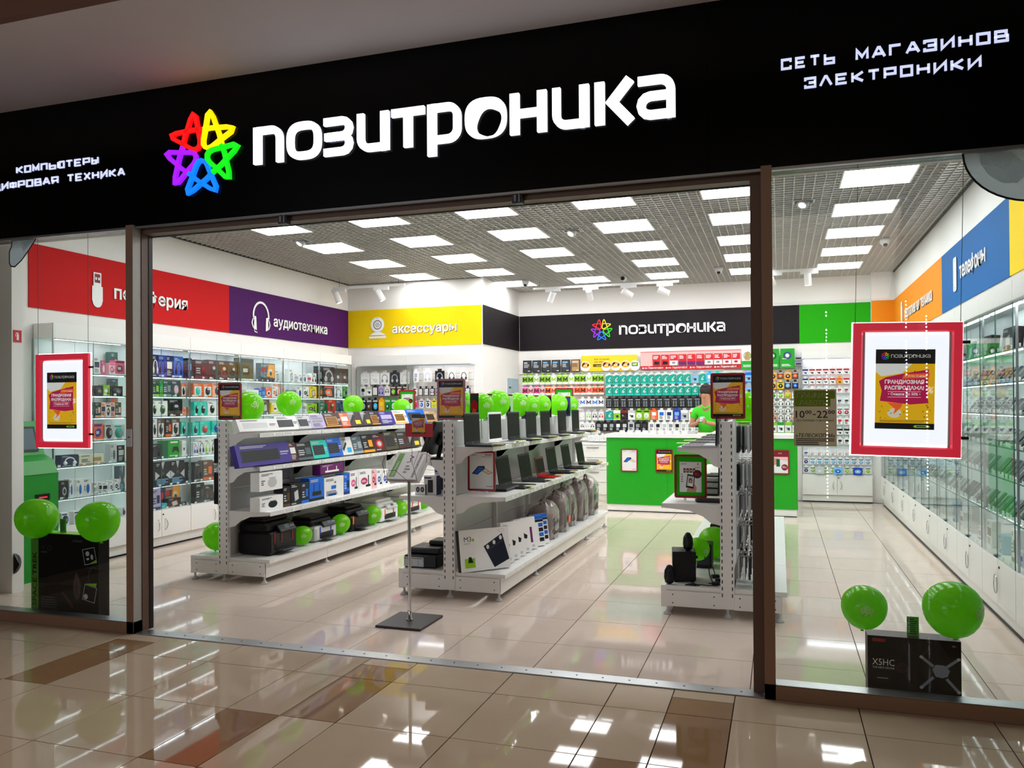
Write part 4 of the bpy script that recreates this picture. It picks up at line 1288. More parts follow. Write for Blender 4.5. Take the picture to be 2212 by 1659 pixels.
row(-2.92, -2.05, 8, 1.25, 1.075, [('thin', 'ink', 'grey'), ('thin', 'black', 'lgrey'), ('thin', 'ink', 'steel'), ('thin', 'black', 'white'), ('thin', 'ink', 'lgrey'), ('thin', 'silver', 'dgrey'), ('thin', 'black', 'grey'), ('thin', 'black', 'dgrey')], YP, 'the lowest black row on the back wall', G)
row(-2.04, -0.9, 11, 1.25, 1.075, [('thin', 'white', 'grey'), ('thin', 'paper', 'ink'), ('thin', 'white', 'lgrey')], YP, 'the lowest white row on the back wall', G)
row(-3.05, -2.55, 5, 1.03, 0.91, [('ear', 'white', 'lgrey')], YP, 'the white row just above the drawers', G)
RS = [(2.03, 1.90, [('gear', 'amber', 'brown'), ('gear', 'brown', 'orange')]), (1.88, 1.75, [('gear', 'ink', 'sky'), ('gear', 'ink', 'blue'), ('gear', 'amber', 'ink'), ('gear', 'yellow', 'ink')]), (1.715, 1.605, [('gear', 'white', 'lime'), ('gear', 'amber', 'lime'), ('gear', 'white', 'green')]),
      (1.58, 1.49, [('head', 'white', 'ink')]), (1.46, 1.38, [('head', 'white', 'ink'), ('head', 'paper', 'grey')]), (1.36, 1.27, [('head', 'paper', 'ink'), ('head', 'white', 'dgrey'), ('head', 'peach', 'ink')]), (1.25, 1.06, [('flap', 'paper', 'lime'), ('flap', 'white', 'green')])]
for k, (zt, zb, sp) in enumerate(RS):
    row(-0.36, 0.29, 6, zt, zb, sp, YP, 'the %s row right of the brown door post' % NTH[k], 'packs on the right end of the back wall', 0.86)
# pegboard showcase under the green sign: white packs with red and black print
WR = [(2.07, 1.955, 'red', 'flap'), (1.925, 1.81, 'red', 'flap'), (1.775, 1.68, 'red', 'thin'), (1.61, 1.51, 'dgrey', 'thin'), (1.46, 1.34, 'red', 'gear'), (1.31, 1.195, 'red', 'thin'), (1.15, 1.03, 'ink', 'flap'), (1.0, 0.89, 'ink', 'thin'), (0.80, 0.72, 'lpink', 'thin'), (0.69, 0.585, 'sky', 'gear'), (0.555, 0.45, 'lime', 'gear')]
for k, (zt, zb, p, st) in enumerate(WR):
    for i in range(10):
        c = 'white' if (i + k) % 4 else 'paper'; q = p
        if k == 1 and i == 5: c, q = 'amber', 'orange'
        if i == 0: q = 'violet'
        hang(st, c, q, 0.082, zt - zb, (0.385 + i * 0.098, 8.90, zt), 0, '%s in the %s row under the green sign' % (NTH[i], NTH[k]), 'packs in the showcase under the green sign')
for i, (x, c, p) in enumerate(((0.58, 'silver', 'lgrey'), (0.84, 'sky', 'blue'), (1.12, 'royal', 'sky'))):
    b = MB().bbox((-0.065, 0, 0), (0.065, 0.02, 0.11), c, 0.012).disc(0, 0.05, 0.045, 0.03, -0.001, p, 14).disc(0, 0.05, 0.015, 0.01, -0.002, 'white', 8)
    tag(b.build('disc_pouch', None, (x, 8.845, 0.433), (R(-8), 0, 0)), '%s pouch standing on the ledge under the green sign, %s of three' % (CN[c], NTH[i]), 'pouch')

# boards along the top of the slatwall
for i in range(6):
    x = -4.20 + i * 0.171
    o = empty('price_board', '%s framed upright tariff board, %s above the green pack row' % ('brown' if i == 5 else 'black', NTH[i]), 'board', (x, 8.90, 2.078), 0, 'tariff boards above the pack rows', R(-4))
    MB().box((0, 0, 0), (0.152, 0.012, 0.21), 'ink').build('frame', o)
    b = MB().quad(0.012, 0.012, 0.14, 0.198, -0.001, 'kraft' if i == 5 else 'dgrey'); b.quad(0.02, 0.155, 0.08 + 0.008 * i, 0.178, -0.002, 'sky' if 0 < i < 5 else 'lgrey'); b.lines(0.02, 0.08, 0.12, 0.145, -0.002, 'lgrey' if i < 5 else 'brown', 3, i); b.quad(0.09, 0.02, 0.13, 0.03, -0.002, 'white')
    b.build('sheet', o)
o = empty('yellow_board', 'yellow advertising board with black striped discs above the packs', 'board', (-3.17, 8.93, 2.08))
b = MB().box((0, 0, 0), (0.94, 0.01, 0.265), mat('board_yellow', '#f8c808', 0.4)); write(b, 'Всё, что нужно', 0.22, 0.19, 0.036, -0.001, 'ink', 0.005); write(b, 'для общения!', 0.22, 0.145, 0.036, -0.001, 'ink', 0.005); b.quad(0.2, 0.075, 0.36, 0.12, -0.001, 'ink'); write(b, '1 тариф!', 0.21, 0.085, 0.036, -0.002, 'yellow', 0.01); b.build('panel', o)
for i, x in enumerate((0.07, 0.43, 0.585, 0.75)):
    b = MB(); Tm = Matrix.Translation((x, -0.014, 0.085))
    b.disc(0, 0, 0.085, 0.085, 0, 'paper', 22, Tm); b.disc(0, 0.02, 0.072, 0.05, -0.001, 'amber', 20, Tm)
    b.poly([(-0.06, 0.0), (-0.045, 0.055), (0.0, 0.066), (-0.03, 0.0)], -0.0015, 'ink', Tm); b.poly([(0.01, 0.0), (0.05, 0.045), (0.066, 0.02), (0.05, 0.0)], -0.0015, 'ink', Tm); write(b, 'всё', -0.035, 0.0, 0.04, -0.002, 'white', 0.02, T=Tm)
    b.cyl((0, 0.0005, 0), (0, 0.012, 0), 0.085, 'paper', 22, None, Tm); b.build('disc', o)
b = MB(); Tm = Matrix.Translation((0.905, -0.014, 0.085)); b.cyl((0, 0.0005, 0), (0, 0.012, 0), 0.088, 'paper', 22, None, Tm); b.quad(-0.05, -0.01, 0.05, 0.05, -0.001, 'ink', Tm); b.quad(-0.04, 0.0, 0.04, 0.042, -0.002, 'lime', Tm); b.stroke([(-0.02, 0.02), (-0.005, 0.008), (0.028, 0.036)], 0.009, -0.003, 'white', Tm); b.ring(0, 0, 0.08, 0.08, 0.005, -0.001, 'lgrey', 22, Tm); b.build('disc', o)
o = empty('red_board', 'long red advertising board lettered Подключайся with booklets above the teal packs', 'board', (-2.17, 8.93, 2.085))
b = MB().box((0, 0, 0), (1.6, 0.01, 0.30), mat('board_pale_red', '#f0b0ac', 0.4)).quad(0.0, 0.0, 1.6, 0.065, -0.001, 'red').quad(0, 0.29, 1.6, 0.30, -0.001, 'red')
for i in range(4):
    write(b, 'Подключайся!', 0.13 + i * 0.385, 0.02, 0.045, -0.002, 'white', 0.012, fit=0.24); b.disc(0.04 + i * 0.385, 0.03, 0.012, 0.015, -0.002, 'white', 10); b.quad(0.065 + i * 0.385, 0.022, 0.11 + i * 0.385, 0.04, -0.002, 'lpink')
b.build('panel', o)
for i in range(10):
    x = 0.20 + i * 0.14
    b = MB().box((0, 0, 0), (0.125, 0.008, 0.175), 'red'); b.lines(0.012, 0.10, 0.10, 0.16, -0.001, 'white', 3, i)
    if i < 2: b.poly([(0.02, 0.015), (0.10, 0.015), (0.11, 0.06), (0.03, 0.07)], -0.001, 'ink')
    elif i == 2 or i > 5: b.quad(0.0, 0.0, 0.125, 0.075, -0.001, 'paper'); b.disc(0.06, 0.04, 0.03, 0.02, -0.002, 'red' if i > 7 else 'grey', 10)
    else: b.quad(0.0, 0.0, 0.125, 0.055, -0.001, 'plum')
    b.build('booklet', o, (x, -0.02, 0.07))
for i, (x, w_) in enumerate(((-0.56, 0.18), (-0.37, 0.17), (-0.19, 0.20), (0.02, 0.22))):
    b = MB().box((0, 0, 0), (w_ - 0.01, 0.01, 0.31), 'green' if i > 1 else 'paper'); b.quad(0, 0, w_ - 0.01, 0.13, -0.001, 'green')
    if i < 2: b.poly([(0.05, 0.14), (0.12, 0.14), (0.13, 0.22), (0.10, 0.28), (0.06, 0.27), (0.04, 0.2)], -0.002, 'kraft'); b.ring(w_ * 0.47, 0.21, 0.055, 0.06, 0.01, -0.001, 'green', 14)
    else: b.ring(w_ * 0.47, 0.20, 0.05, 0.05, 0.018, -0.002, 'violet' if i == 3 else 'forest', 14); b.disc(w_ * 0.47, 0.20, 0.028, 0.028, -0.002, 'paper', 12); b.lines(0.03, 0.14, 0.14, 0.16, -0.002, 'white', 1)
    b.lines(0.02, 0.03, w_ - 0.03, 0.07, -0.002, 'white', 2, i)
    tag(b.build('green_board', None, (x, 8.90, 2.07), (R(-3), 0, 0)), ['white and green poster with tan figure right of the red board', 'white and green poster, second after the red board', 'green board with dark ring beside the door post', 'green board with violet ring right of the door post'][i], 'board')
for k in (0, 1):
    b = MB().box((0, 0, 0), (0.10, 0.06, 0.05), 'lilac').quad(0.01, 0.01, 0.09, 0.04, -0.001, 'dgrey')
    tag(b.build('card_box', None, (0.235, 8.88, 2.11 + k * 0.085)), 'small lilac card holder right of the green boards, %s one' % ('lower', 'upper')[k], 'card holder')

# back drawers, counter
o = empty('drawer_cabinet', 'low white drawer cabinet behind the counter', 'cabinet', (-4.1, 8.55, 0))
MB().box((0, 0.02, 0.0), (4.0, 0.40, 0.86), CABW).box((-0.01, 0.0, 0.86), (4.01, 0.42, 0.885), CABW).build('body', o)
for i in range(5):
    for j in range(4):
        d = MB().box((i * 0.8 + 0.006, 0.0, 0.06 + j * 0.2), (i * 0.8 + 0.794, 0.02, 0.252 + j * 0.2), CABW).build('drawer', o)
        MB().box((i * 0.8 + 0.3, -0.015, 0.215 + j * 0.2), (i * 0.8 + 0.5, 0.0, 0.225 + j * 0.2), ALU).build('handle', d)
CG = mat('counter_green', '#13a214', 0.35, noise=0.02, nscale=4)
o = empty('counter', 'bright green sales counter with white top and plinth', 'counter', (-2.36, 7.02, 0))
MB().box((0, 0, 0.10), (2.585, 0.7, 1.05), CG).build('body', o)
MB().box((-0.02, -0.03, 1.05), (2.61, 0.72, 1.10), CABW).build('worktop', o)
MB().box((0.01, 0.012, 0), (2.57, 0.68, 0.10), CABW).box((0.01, 0.008, 0.0), (2.57, 0.012, 0.012), 'ink').build('plinth', o)
for i in range(3): MB().box((0.86 * i + 0.86 - 0.001, -0.001, 0.1), (0.86 * i + 0.86 + 0.001, 0.0, 1.05), 'dgreen').build('joint', o) if i < 2 else None
b = MB().box((-0.13, -0.1, 0), (0.13, 0.1, 0.006), 'dgrey').box((-0.12, -0.09, 0.006), (0.12, 0.09, 0.010), 'paper')
for i, x in enumerate((-1.55, -1.25)):
    tag(put(b.mesh('document_tray'), 'document_tray', None, (x, 7.30, 1.10)), 'flat dark tray with papers on the green counter, %s one' % ('left', 'right')[i], 'tray')
for i in range(9):
    x = -2.15 + i * 0.11
    b = MB().box((-0.04, 0, 0), (0.04, 0.06, 0.006), 'lgrey').box((-0.038, 0.02, 0.006), (0.038, 0.026, 0.05), 'paper')
    tag(b.build('card_stand', None, (x, 7.10 + 0.02 * (i % 3), 1.10)), 'small clear card stand on the counter front edge, %s from the left' % NTH[i], 'card stand', 'card stands on the counter')
o = empty('electric_cabinet', 'grey blue electric cabinet door in the boxed column side', 'cabinet', (-4.296, 8.28, 1.2), R(90))
MB().box((0, -0.01, 0), (0.62, 0.0, 0.80), CABW).build('frame', o); MB().box((0.03, -0.022, 0.03), (0.30, -0.01, 0.77), mat('blue_grey', '#9db4c0', 0.4)).build('door', o); MB().box((0.31, -0.022, 0.03), (0.59, -0.01, 0.77), mat('blue_grey', '#9db4c0', 0.4)).build('door', o)
MB().quad(0.08, 0.6, 0.2, 0.63, -0.023, 'dgrey').build('name_plate', o)

# packs in the cabinets under the yellow sign (fronts towards the entrance)
for x0, x1, hg in ((-6.34, -5.49, 'left'), (-5.45, -4.44, 'right')):
    o = empty('peg_panel', 'white slatted peg panel in the %s cabinet under the yellow sign' % hg, 'wall panel', (x0, 7.165, 0.42))
    for i in range(17): MB().box((0, 0, i * 0.10), (x1 - x0, 0.012, 0.094 + i * 0.10), mat('peg_white', '#e8e2dc', 0.5)).build('slat', o)
YG = 'packs under the yellow sign'; YQ = 7.05
big = [('neck', 'paper', 'dgrey'), ('neck', 'white', 'ink'), ('head', 'white', 'grey'), ('head', 'dgrey', 'silver'), ('head', 'paper', 'lgrey')]
for i, (st, c, p) in enumerate(big): hang(st, c, p, 0.155, 0.205, (-6.24 + i * 0.172, YQ, 2.065), 0, '%s of the top row under the yellow sign' % NTH[i], YG)
for i, (st, c, p, w_) in enumerate((('thin', 'white', 'lilac', 0.08), ('head', 'white', 'lgrey', 0.13), ('head', 'ink', 'steel', 0.15), ('head', 'paper', 'dgrey', 0.13), ('head', 'paper', 'choc', 0.13))):
    hang(st, c, p, w_, 0.19, (-5.36 + i * 0.20, YQ, 2.075), 0, '%s of the top row in the lit right cabinet' % NTH[i], YG)
r2 = [('thin', 'paper', 'ink'), ('flap', 'white', 'lgrey'), ('ear', 'choc', 'white'), ('head', 'lilac', 'violet'), ('ear', 'paper', 'brown'), ('gear', 'choc', 'lime'), ('gear', 'choc', 'peach'), ('gear', 'choc', 'orange')]
for i, (st, c, p) in enumerate(r2): hang(st, c, p, 0.095, 0.165, (-6.28 + i * 0.106, YQ, 1.845), 0, '%s of the second row under the yellow sign' % NTH[i], YG)
r2b = [('gear', 'white', 'magenta'), ('ear', 'ink', 'lgrey'), ('ear', 'dgrey', 'lgrey'), ('ear', 'ink', 'plum'), ('ear', 'plum', 'magenta'), ('ear', 'lgrey', 'dgrey'), ('ear', 'ink', 'grey'), ('gear', 'white', 'sky'), ('gear', 'sky', 'royal'), ('ear', 'ink', 'sky')]
for i, (st, c, p) in enumerate(r2b): hang(st, c, p, 0.075, 0.135, (-5.38 + i * 0.098, YQ, 1.81), 0, '%s of the second row in the lit right cabinet' % NTH[i], YG)
r3 = [('gear', 'ink', 'steel'), ('gear', 'dgrey', 'brown'), ('gear', 'black', 'cyan'), ('thin', 'amber', 'yellow'), ('gear', 'green', 'dgreen'), ('gear', 'green', 'white'), ('gear', 'ink', 'magenta'), ('gear', 'violet', 'pink')]
for i, (st, c, p) in enumerate(r3): hang(st, c, p, 0.10, 0.20, (-6.28 + i * 0.108, YQ, 1.64), 0, '%s of the third row under the yellow sign' % NTH[i], YG)
r3b = [('gear', 'pink', 'magenta'), ('gear', 'white', 'blue'), ('gear', 'white', 'navy'), ('gear', 'yellow', 'lime'), ('gear', 'lgrey', 'grey'), ('gear', 'white', 'pink'), ('gear', 'lime', 'green'), ('gear', 'white', 'cyan'), ('gear', 'sky', 'blue')]
for i, (st, c, p) in enumerate(r3b): hang(st, c, p, 0.07, 0.13, (-5.37 + i * 0.105, YQ, 1.62), 0, '%s of the third row in the lit right cabinet' % NTH[i], YG)
for k, z in enumerate((1.42, 1.22)):
    for i in range(16):
        st, c, p = [('gear', 'white', 'dgrey'), ('gear', 'ink', 'grey'), ('flap', 'white', 'sky'), ('gear', 'lgrey', 'teal')][(i * 3 + k) % 4]
        hang(st, c, p, 0.08, 0.15, (-6.28 + i * 0.114 + (0.07 if i > 7 else 0), YQ, z), 0, '%s of the %s row under the yellow sign' % (NTH[i], ('fourth', 'fifth')[k]), YG)

# phones on the right-hand shelves
PH = {}
def phone_mesh(c):
    if c not in PH:
        b = MB().bbox((-0.036, 0, 0.02), (0.036, 0.008, 0.165), c, 0.006).quad(-0.032, 0.035, 0.032, 0.15, -0.0006, 'ink').disc(0, 0.028, 0.006, 0.006, -0.0006, 'grey', 8)
        PH[c] = (b.mesh('handset'), MB().box((-0.028, 0.055, 0.0), (0.028, 0.058, 0.062), glass('acrylic', '#e8f4f0', 0.1)).box((-0.028, -0.02, 0.0), (0.028, 0.058, 0.003), glass('acrylic')).box((-0.028, -0.02, 0), (0.028, -0.017, 0.028), 'white').mesh('stand'))
    return PH[c]


rr = random.Random(5)
PC = ['ink', 'white', 'dgrey', 'silver', 'slate', 'lgrey', 'navy', 'black', 'steel', 'cream']
RN = ['lowest', 'second lowest', 'third', 'fourth', 'fifth', 'top']
for k, z in enumerate(RZ[:5]):
    y = 0.75; n = 0; ymax = 8.5 if k == 0 else (4.2 if k < 3 else 3.3)
    while y < ymax:
        if abs((y - 1.48 + 0.45) % 0.903 - 0.45) < 0.045: y += 0.09 - (abs((y - 1.48 + 0.45) % 0.903 - 0.45) if False else 0)
        c = rr.choice(PC); a, s = phone_mesh(c)
        o = empty('phone', '%s display phone on the %s right wall shelf, %s from the window' % (CN[c], RN[k], NTH[n]), 'phone', (1.485 + rr.uniform(0, 0.02), y, z + 0.001), R(-90), 'phones on the right wall shelves')
        put(a, 'handset', o, (0, -0.01, -0.012), (R(-38), 0, 0)); put(s, 'stand', o, (0, 0.0, 0.0)); n += 1; y += rr.uniform(0.085, 0.115) if k else rr.uniform(0.11, 0.15)
# boxes on the ledge below and cases on the top shelf
for n in range(22):
    y = 0.85 + n * 0.33; y += 0.16 if abs((y - 1.48 + 0.45) % 0.903 - 0.45) < 0.085 else 0; c = ['white', 'paper', 'lgrey', 'white', 'sky'][n % 5]; h = [0.13, 0.19, 0.10, 0.22][n % 4]
    tag(put(prod_mesh(0.09 + 0.03 * (n % 3), h, 0.06, ['plain', 'phone', 'bars'][n % 3], c, ['olive', 'dgrey', 'royal', 'slate'][n % 4]), 'phone_box', None, (1.50, y, 0.437), (0, 0, R(-90))), '%s phone box on the ledge of the right showcases, %s from the window' % (CN[c], NTH[n]), 'box', 'boxes on the ledge of the right showcases')
for n, (y, w_, h, c, p) in enumerate(((1.96, 0.30, 0.16, 'ink', 'dgrey'), (2.58, 0.26, 0.15, 'choc', 'ink'), (1.25, 0.32, 0.17, 'maroon', 'ink'), (2.85, 0.12, 0.16, 'white', 'ink'), (3.10, 0.22, 0.14, 'slate', 'teal'), (3.6, 0.22, 0.15, 'ink', 'grey'))):
    tag(put(prod_mesh(w_, h, 0.06, 'phone', c, p), 'tablet_case', None, (1.50, y, 1.879), (R(-6), 0, R(-90))), '%s case standing on the top right wall shelf, %s of six' % (CN[c], NTH[n]), 'case', 'cases on the top right wall shelf')
# ================================================================ gondola shelving
BACKG = mat('gondola_back', '#c9c9c8', 0.35, 0.1)
STRIP = mat('price_rail', '#d9d9d6', 0.25)


def bracket(mb, x0, x1, z, y, m):
    """curved cantilever arm under a shelf from the post x0 to the front x1"""
    s = 1 if x1 > x0 else -1; L = abs(x1 - x0)
    poly = [(x0, z), (x1, z), (x1, z - 0.03), (x0 + s * L * 0.55, z - 0.045), (x0 + s * L * 0.3, z - 0.085), (x0 + s * L * 0.16, z - 0.13), (x0, z - 0.145)]
    if s < 0: poly = poly[::-1]
    T = Matrix(((1, 0, 0, 0), (0, 0, 1, y), (0, 1, 0, 0), (0, 0, 0, 1)))
    # polygon is in x-z; extrude along y
    n = len(poly); vs = [(px, y - 0.002, pz) for px, pz in poly] + [(px, y + 0.002, pz) for px, pz in poly]
    fs = [tuple(range(n)), tuple(range(n, 2 * n))[::-1]] + [(i, n + i, n + (i + 1) % n, (i + 1) % n) for i in range(n)]
    mb.add(vs, fs, m)


RT = MB().box((0, -0.011, -0.014), (0.0022, 0.011, 0.008), 'white').quad(0, 0, 0, 0, 0, 'white').mesh('price_tag')
LTm = MB().box((-0.0022, -0.011, -0.014), (0, 0.011, 0.008), 'white').mesh('price_tag')


def gondola(label, xc, left, right, lbase, rbase, tags):
    """posts along y 1.5..5.5; left / right: [(z, reach)]"""
    o = empty('gondola_shelf', label, 'shelf unit', (0, 0, 0)); hw = 0.047; y0, L = 1.5, 4.0
    for k in range(5):
        b = MB().box((xc - hw, y0 + k - 0.02, 0.065), (xc + hw, y0 + k + 0.02, 1.395), WHITE_STEEL)
        if k == 0:
            for i in range(26):
                for s in (-1, 1): b.box((xc + s * (hw - 0.012) - 0.004, y0 - 0.0205, 0.15 + i * 0.048), (xc + s * (hw - 0.012) + 0.004, y0 - 0.0199, 0.175 + i * 0.048), 'dgrey')
        p = b.build('post', o)
        for x in (xc, xc + rbase - 0.05, xc - lbase + 0.05):
            MB().lathe([(0.032, 0.0), (0.030, 0.008), (0.014, 0.024), (0.010, 0.03), (0.010, 0.08)], mat('foot_grey', '#b8b8b6', 0.4), 12, Matrix.Translation((x, y0 + k, 0))).build('foot', p)
    for k in range(4):
        for i in range(4):
            MB().box((xc - 0.012, y0 + k + 0.022, 0.21 + i * 0.296), (xc + 0.012, y0 + k + 0.978, 0.502 + i * 0.296), BACKG).build('back_panel', o)
    for s, reach in ((1, rbase), (-1, lbase)):
        xa, xb = xc + s * hw, xc + s * reach
        for k in range(4):
            b = MB().box((min(xa, xb), y0 + k + 0.002, 0.172), (max(xa, xb), y0 + k + 0.998, 0.205), WHITE_STEEL)
            b.box((min(xb, xb - s * 0.04), y0 + k + 0.002, 0.05), (max(xb - s * 0.036, xb - s * 0.04), y0 + k + 0.998, 0.172), WHITE_STEEL)
            b.build('base_shelf', o)
        e = MB().box((min(xa, xb - s * 0.04), y0 - 0.012, 0.06), (max(xa, xb - s * 0.04), y0 - 0.006, 0.172), WHITE_STEEL)
        for u in (0.12, 0.88):
            for z in (0.085, 0.145): e.cyl((xa + (xb - s * 0.04 - xa) * u, y0 - 0.012, z), (xa + (xb - s * 0.04 - xa) * u, y0 - 0.0135, z), 0.005, 'dgrey', 8)
        e.build('end_cover', o)
    for sd, lst in ((1, right), (-1, left)):
        for z, reach in lst:
            xa, xb = xc + sd * hw, xc + sd * reach
            for k in range(4):
                b = MB().box((min(xa, xb), y0 + k + 0.004, z - 0.028), (max(xa, xb), y0 + k + 0.996, z), WHITE_STEEL)
                sh = b.build('shelf', o)
                for yy in (y0 + k + 0.003, y0 + k + 0.997):
                    c = MB(); bracket(c, xa, xb - sd * 0.012, z - 0.002, yy - (0.003 if yy < y0 + k + 0.5 else -0.003), WHITE_STEEL); c.build('bracket', sh)
                MB().box((min(xb, xb + sd * 0.006), y0 + k + 0.006, z - 0.036), (max(xb, xb + sd * 0.006), y0 + k + 0.994, z - 0.0005), STRIP).build('price_rail', sh)
                for t in range(tags[0]):
                    if (t * 7 + k * 3) % tags[1] == 0: continue
                    put(RT if sd > 0 else LTm, 'price_tag', sh, (xb + sd * 0.006, y0 + k + (t + 0.5) / tags[0], z - 0.014))
        xb = xc + sd * (rbase if sd > 0 else lbase)
        for k in range(4):
            for t in range(tags[0]):
                if (t * 5 + k) % tags[1] == 1: continue
                put(RT if sd > 0 else LTm, 'price_tag', o, (xb, y0 + k + (t + 0.5) / tags[0], 0.19))
    return o


G1X, G2X, G3X = -4.615, -2.488, -0.360
gondola('white double sided shelf unit with keyboards and printers, left of the stand', G1X, [], [(1.29, 0.355), (0.998, 0.355), (0.614, 0.457)], 0.36, 0.457, (7, 4))
gondola('white double sided shelf unit with laptops, behind the leaflet stand', G2X, [(1.085, 0.25), (0.795, 0.44)], [(1.197, 0.36), (0.805, 0.46)], 0.45, 0.46, (8, 4))
gondola('white double sided shelf unit with hanging goods, beside the right door post', G3X, [(1.21, 0.34), (0.80, 0.455)], [], 0.47, 0.40, (6, 3))

# goods on the first unit
shelf_row(G1A, -4.285, 1.291, 2, 'on the top shelf of the keyboard unit', 'keyboard boxes on the top shelf', 0.05, R(22))
shelf_row(G1B, -4.275, 0.999, 2, 'on the second shelf of the keyboard unit', 'keyboard boxes on the second shelf', 0.05, R(16))
shelf_row(G1C, -4.23, 0.615, 2, 'on the third shelf of the keyboard unit', 'network boxes on the third shelf', 0.10, 0)
for a, w_, h_, kind, c, p in G1C2:
    tag(put(prod_mesh(w_, 0.158 if c == 'white' else 0.10, 0.09, kind, c, p), 'device_box', None, (-4.235, a, 0.616 + (0.172 if c == 'white' else 0.23)), (0, 0, R(90))), '%s box stacked on another on the third shelf of the keyboard unit' % CN[c], 'box')

# extra keyboard boxes lying behind on the top shelf
for n, (y, w_, c) in enumerate(((1.62, 0.5, 'slate'), (2.25, 0.45, 'choc'), (2.9, 0.5, 'dgrey'))):
    tag(MB().bbox((-0.06, 0, 0), (0.06, w_, 0.05), c, 0.004).build('keyboard_box', None, (-4.46, y, 1.345), (0, 0, 0)), '%s keyboard box lying flat behind the top row, %s from the entrance' % (CN[c], NTH[n]), 'box') if False else None


# printers (local: front at y=0 facing -y, x centred)
def printer(label, loc, rz, w_, d_, h_, body, lid, panel=None, tape=None):
    o = empty('printer', label, 'printer', loc, rz)
    MB().bbox((-w_ / 2, 0, 0.01), (w_ / 2, d_, h_ * 0.62), body, 0.018).build('body', o)
    MB().bbox((-w_ / 2 + 0.004, 0.05, h_ * 0.60), (w_ / 2 - 0.004, d_ - 0.004, h_ * 0.86), lid, 0.02).bbox((-w_ / 2 + 0.02, 0.07, h_ * 0.86), (w_ / 2 - 0.03, d_ - 0.03, h_), lid, 0.02).build('scanner_lid', o)
    MB().box((-w_ * 0.32, -0.003, h_ * 0.14), (w_ * 0.32, 0.03, h_ * 0.36), 'black').build('paper_slot', o)
    MB().bbox((-w_ * 0.27, -0.07, h_ * 0.11), (w_ * 0.27, 0.02, h_ * 0.14), 'dgrey' if body != 'white' else 'lgrey', 0.004).build('output_tray', o)
    T = Matrix.Translation((w_ * 0.12, -0.005, h_ * 0.60)) @ Matrix.Rotation(R(-35), 4, 'X')
    b = MB().bbox((-w_ * 0.3, -0.012, -0.01), (w_ * 0.3, 0.012, h_ * 0.2), panel or 'dgrey', 0.006, T).quad(-w_ * 0.08, 0.015, w_ * 0.08, h_ * 0.17, -0.0125, 'slate', T)
    for i in range(3): b.disc(w_ * 0.14 + i * 0.02, h_ * 0.10, 0.006, 0.006, -0.0125, 'lgrey', 8, T)
    b.build('control_panel', o)
    if tape:
        b = MB()
        for u, m in tape: b.box((u * w_ - 0.008, -0.004, h_ * 0.30), (u * w_ + 0.008, 0.0, h_ * 0.60), m)
        b.build('packing_tape', o)
    return o


printer('large black printer with red packing tapes on the base shelf', (-4.24, 1.84, 0.206), R(90), 0.42, 0.34, 0.33, 'ink', 'black', 'ink', [(-0.35, 'dred'), (-0.1, 'dred'), (0.3, 'dred')])
printer('grey fronted printer with black lid and blue tapes between balloons', (-4.24, 2.56, 0.206), R(90), 0.39, 0.32, 0.24, 'lgrey', 'black', 'dgrey', [(-0.3, 'royal'), (0.2, 'royal')])
printer('black multifunction printer with tilted control panel, third on the base shelf', (-4.24, 3.24, 0.206), R(90), 0.39, 0.34, 0.26, 'black', 'ink', 'dgrey', [(-0.4, 'amber'), (-0.37, 'red')])
printer('white printer with red tabs, fourth on the base shelf', (-4.24, 3.93, 0.206), R(90), 0.42, 0.32, 0.25, 'white', 'paper', 'lgrey', [(-0.3, 'orange'), (0.2, 'red')])
printer('white printer farthest along the base shelf', (-4.24, 4.60, 0.206), R(90), 0.38, 0.32, 0.24, 'white', 'paper', 'lgrey', [(-0.2, 'red'), (0.25, 'red')])
for n, (x, z, h, c) in enumerate(((-4.710, 0.66, 0.28, 'black'), (-4.708, 1.02, 0.22, 'black'))):
    b = MB().bbox((-0.05, 0, 0), (0.045, 0.16, h), c, 0.008).box((-0.03, 0.02, h), (0.03, 0.14, h + 0.05), 'lilac' if n == 0 else 'grey')
    tag(b.build('speaker_box', None, (x, 1.535, [0.66, 1.02][n])), '%s tall box hung on the left side of the keyboard unit' % ('lower black', 'upper black')[n], 'box')

# ---------------------------------------------------------------- laptops (front edge at y=0 facing -y)
LP = {}


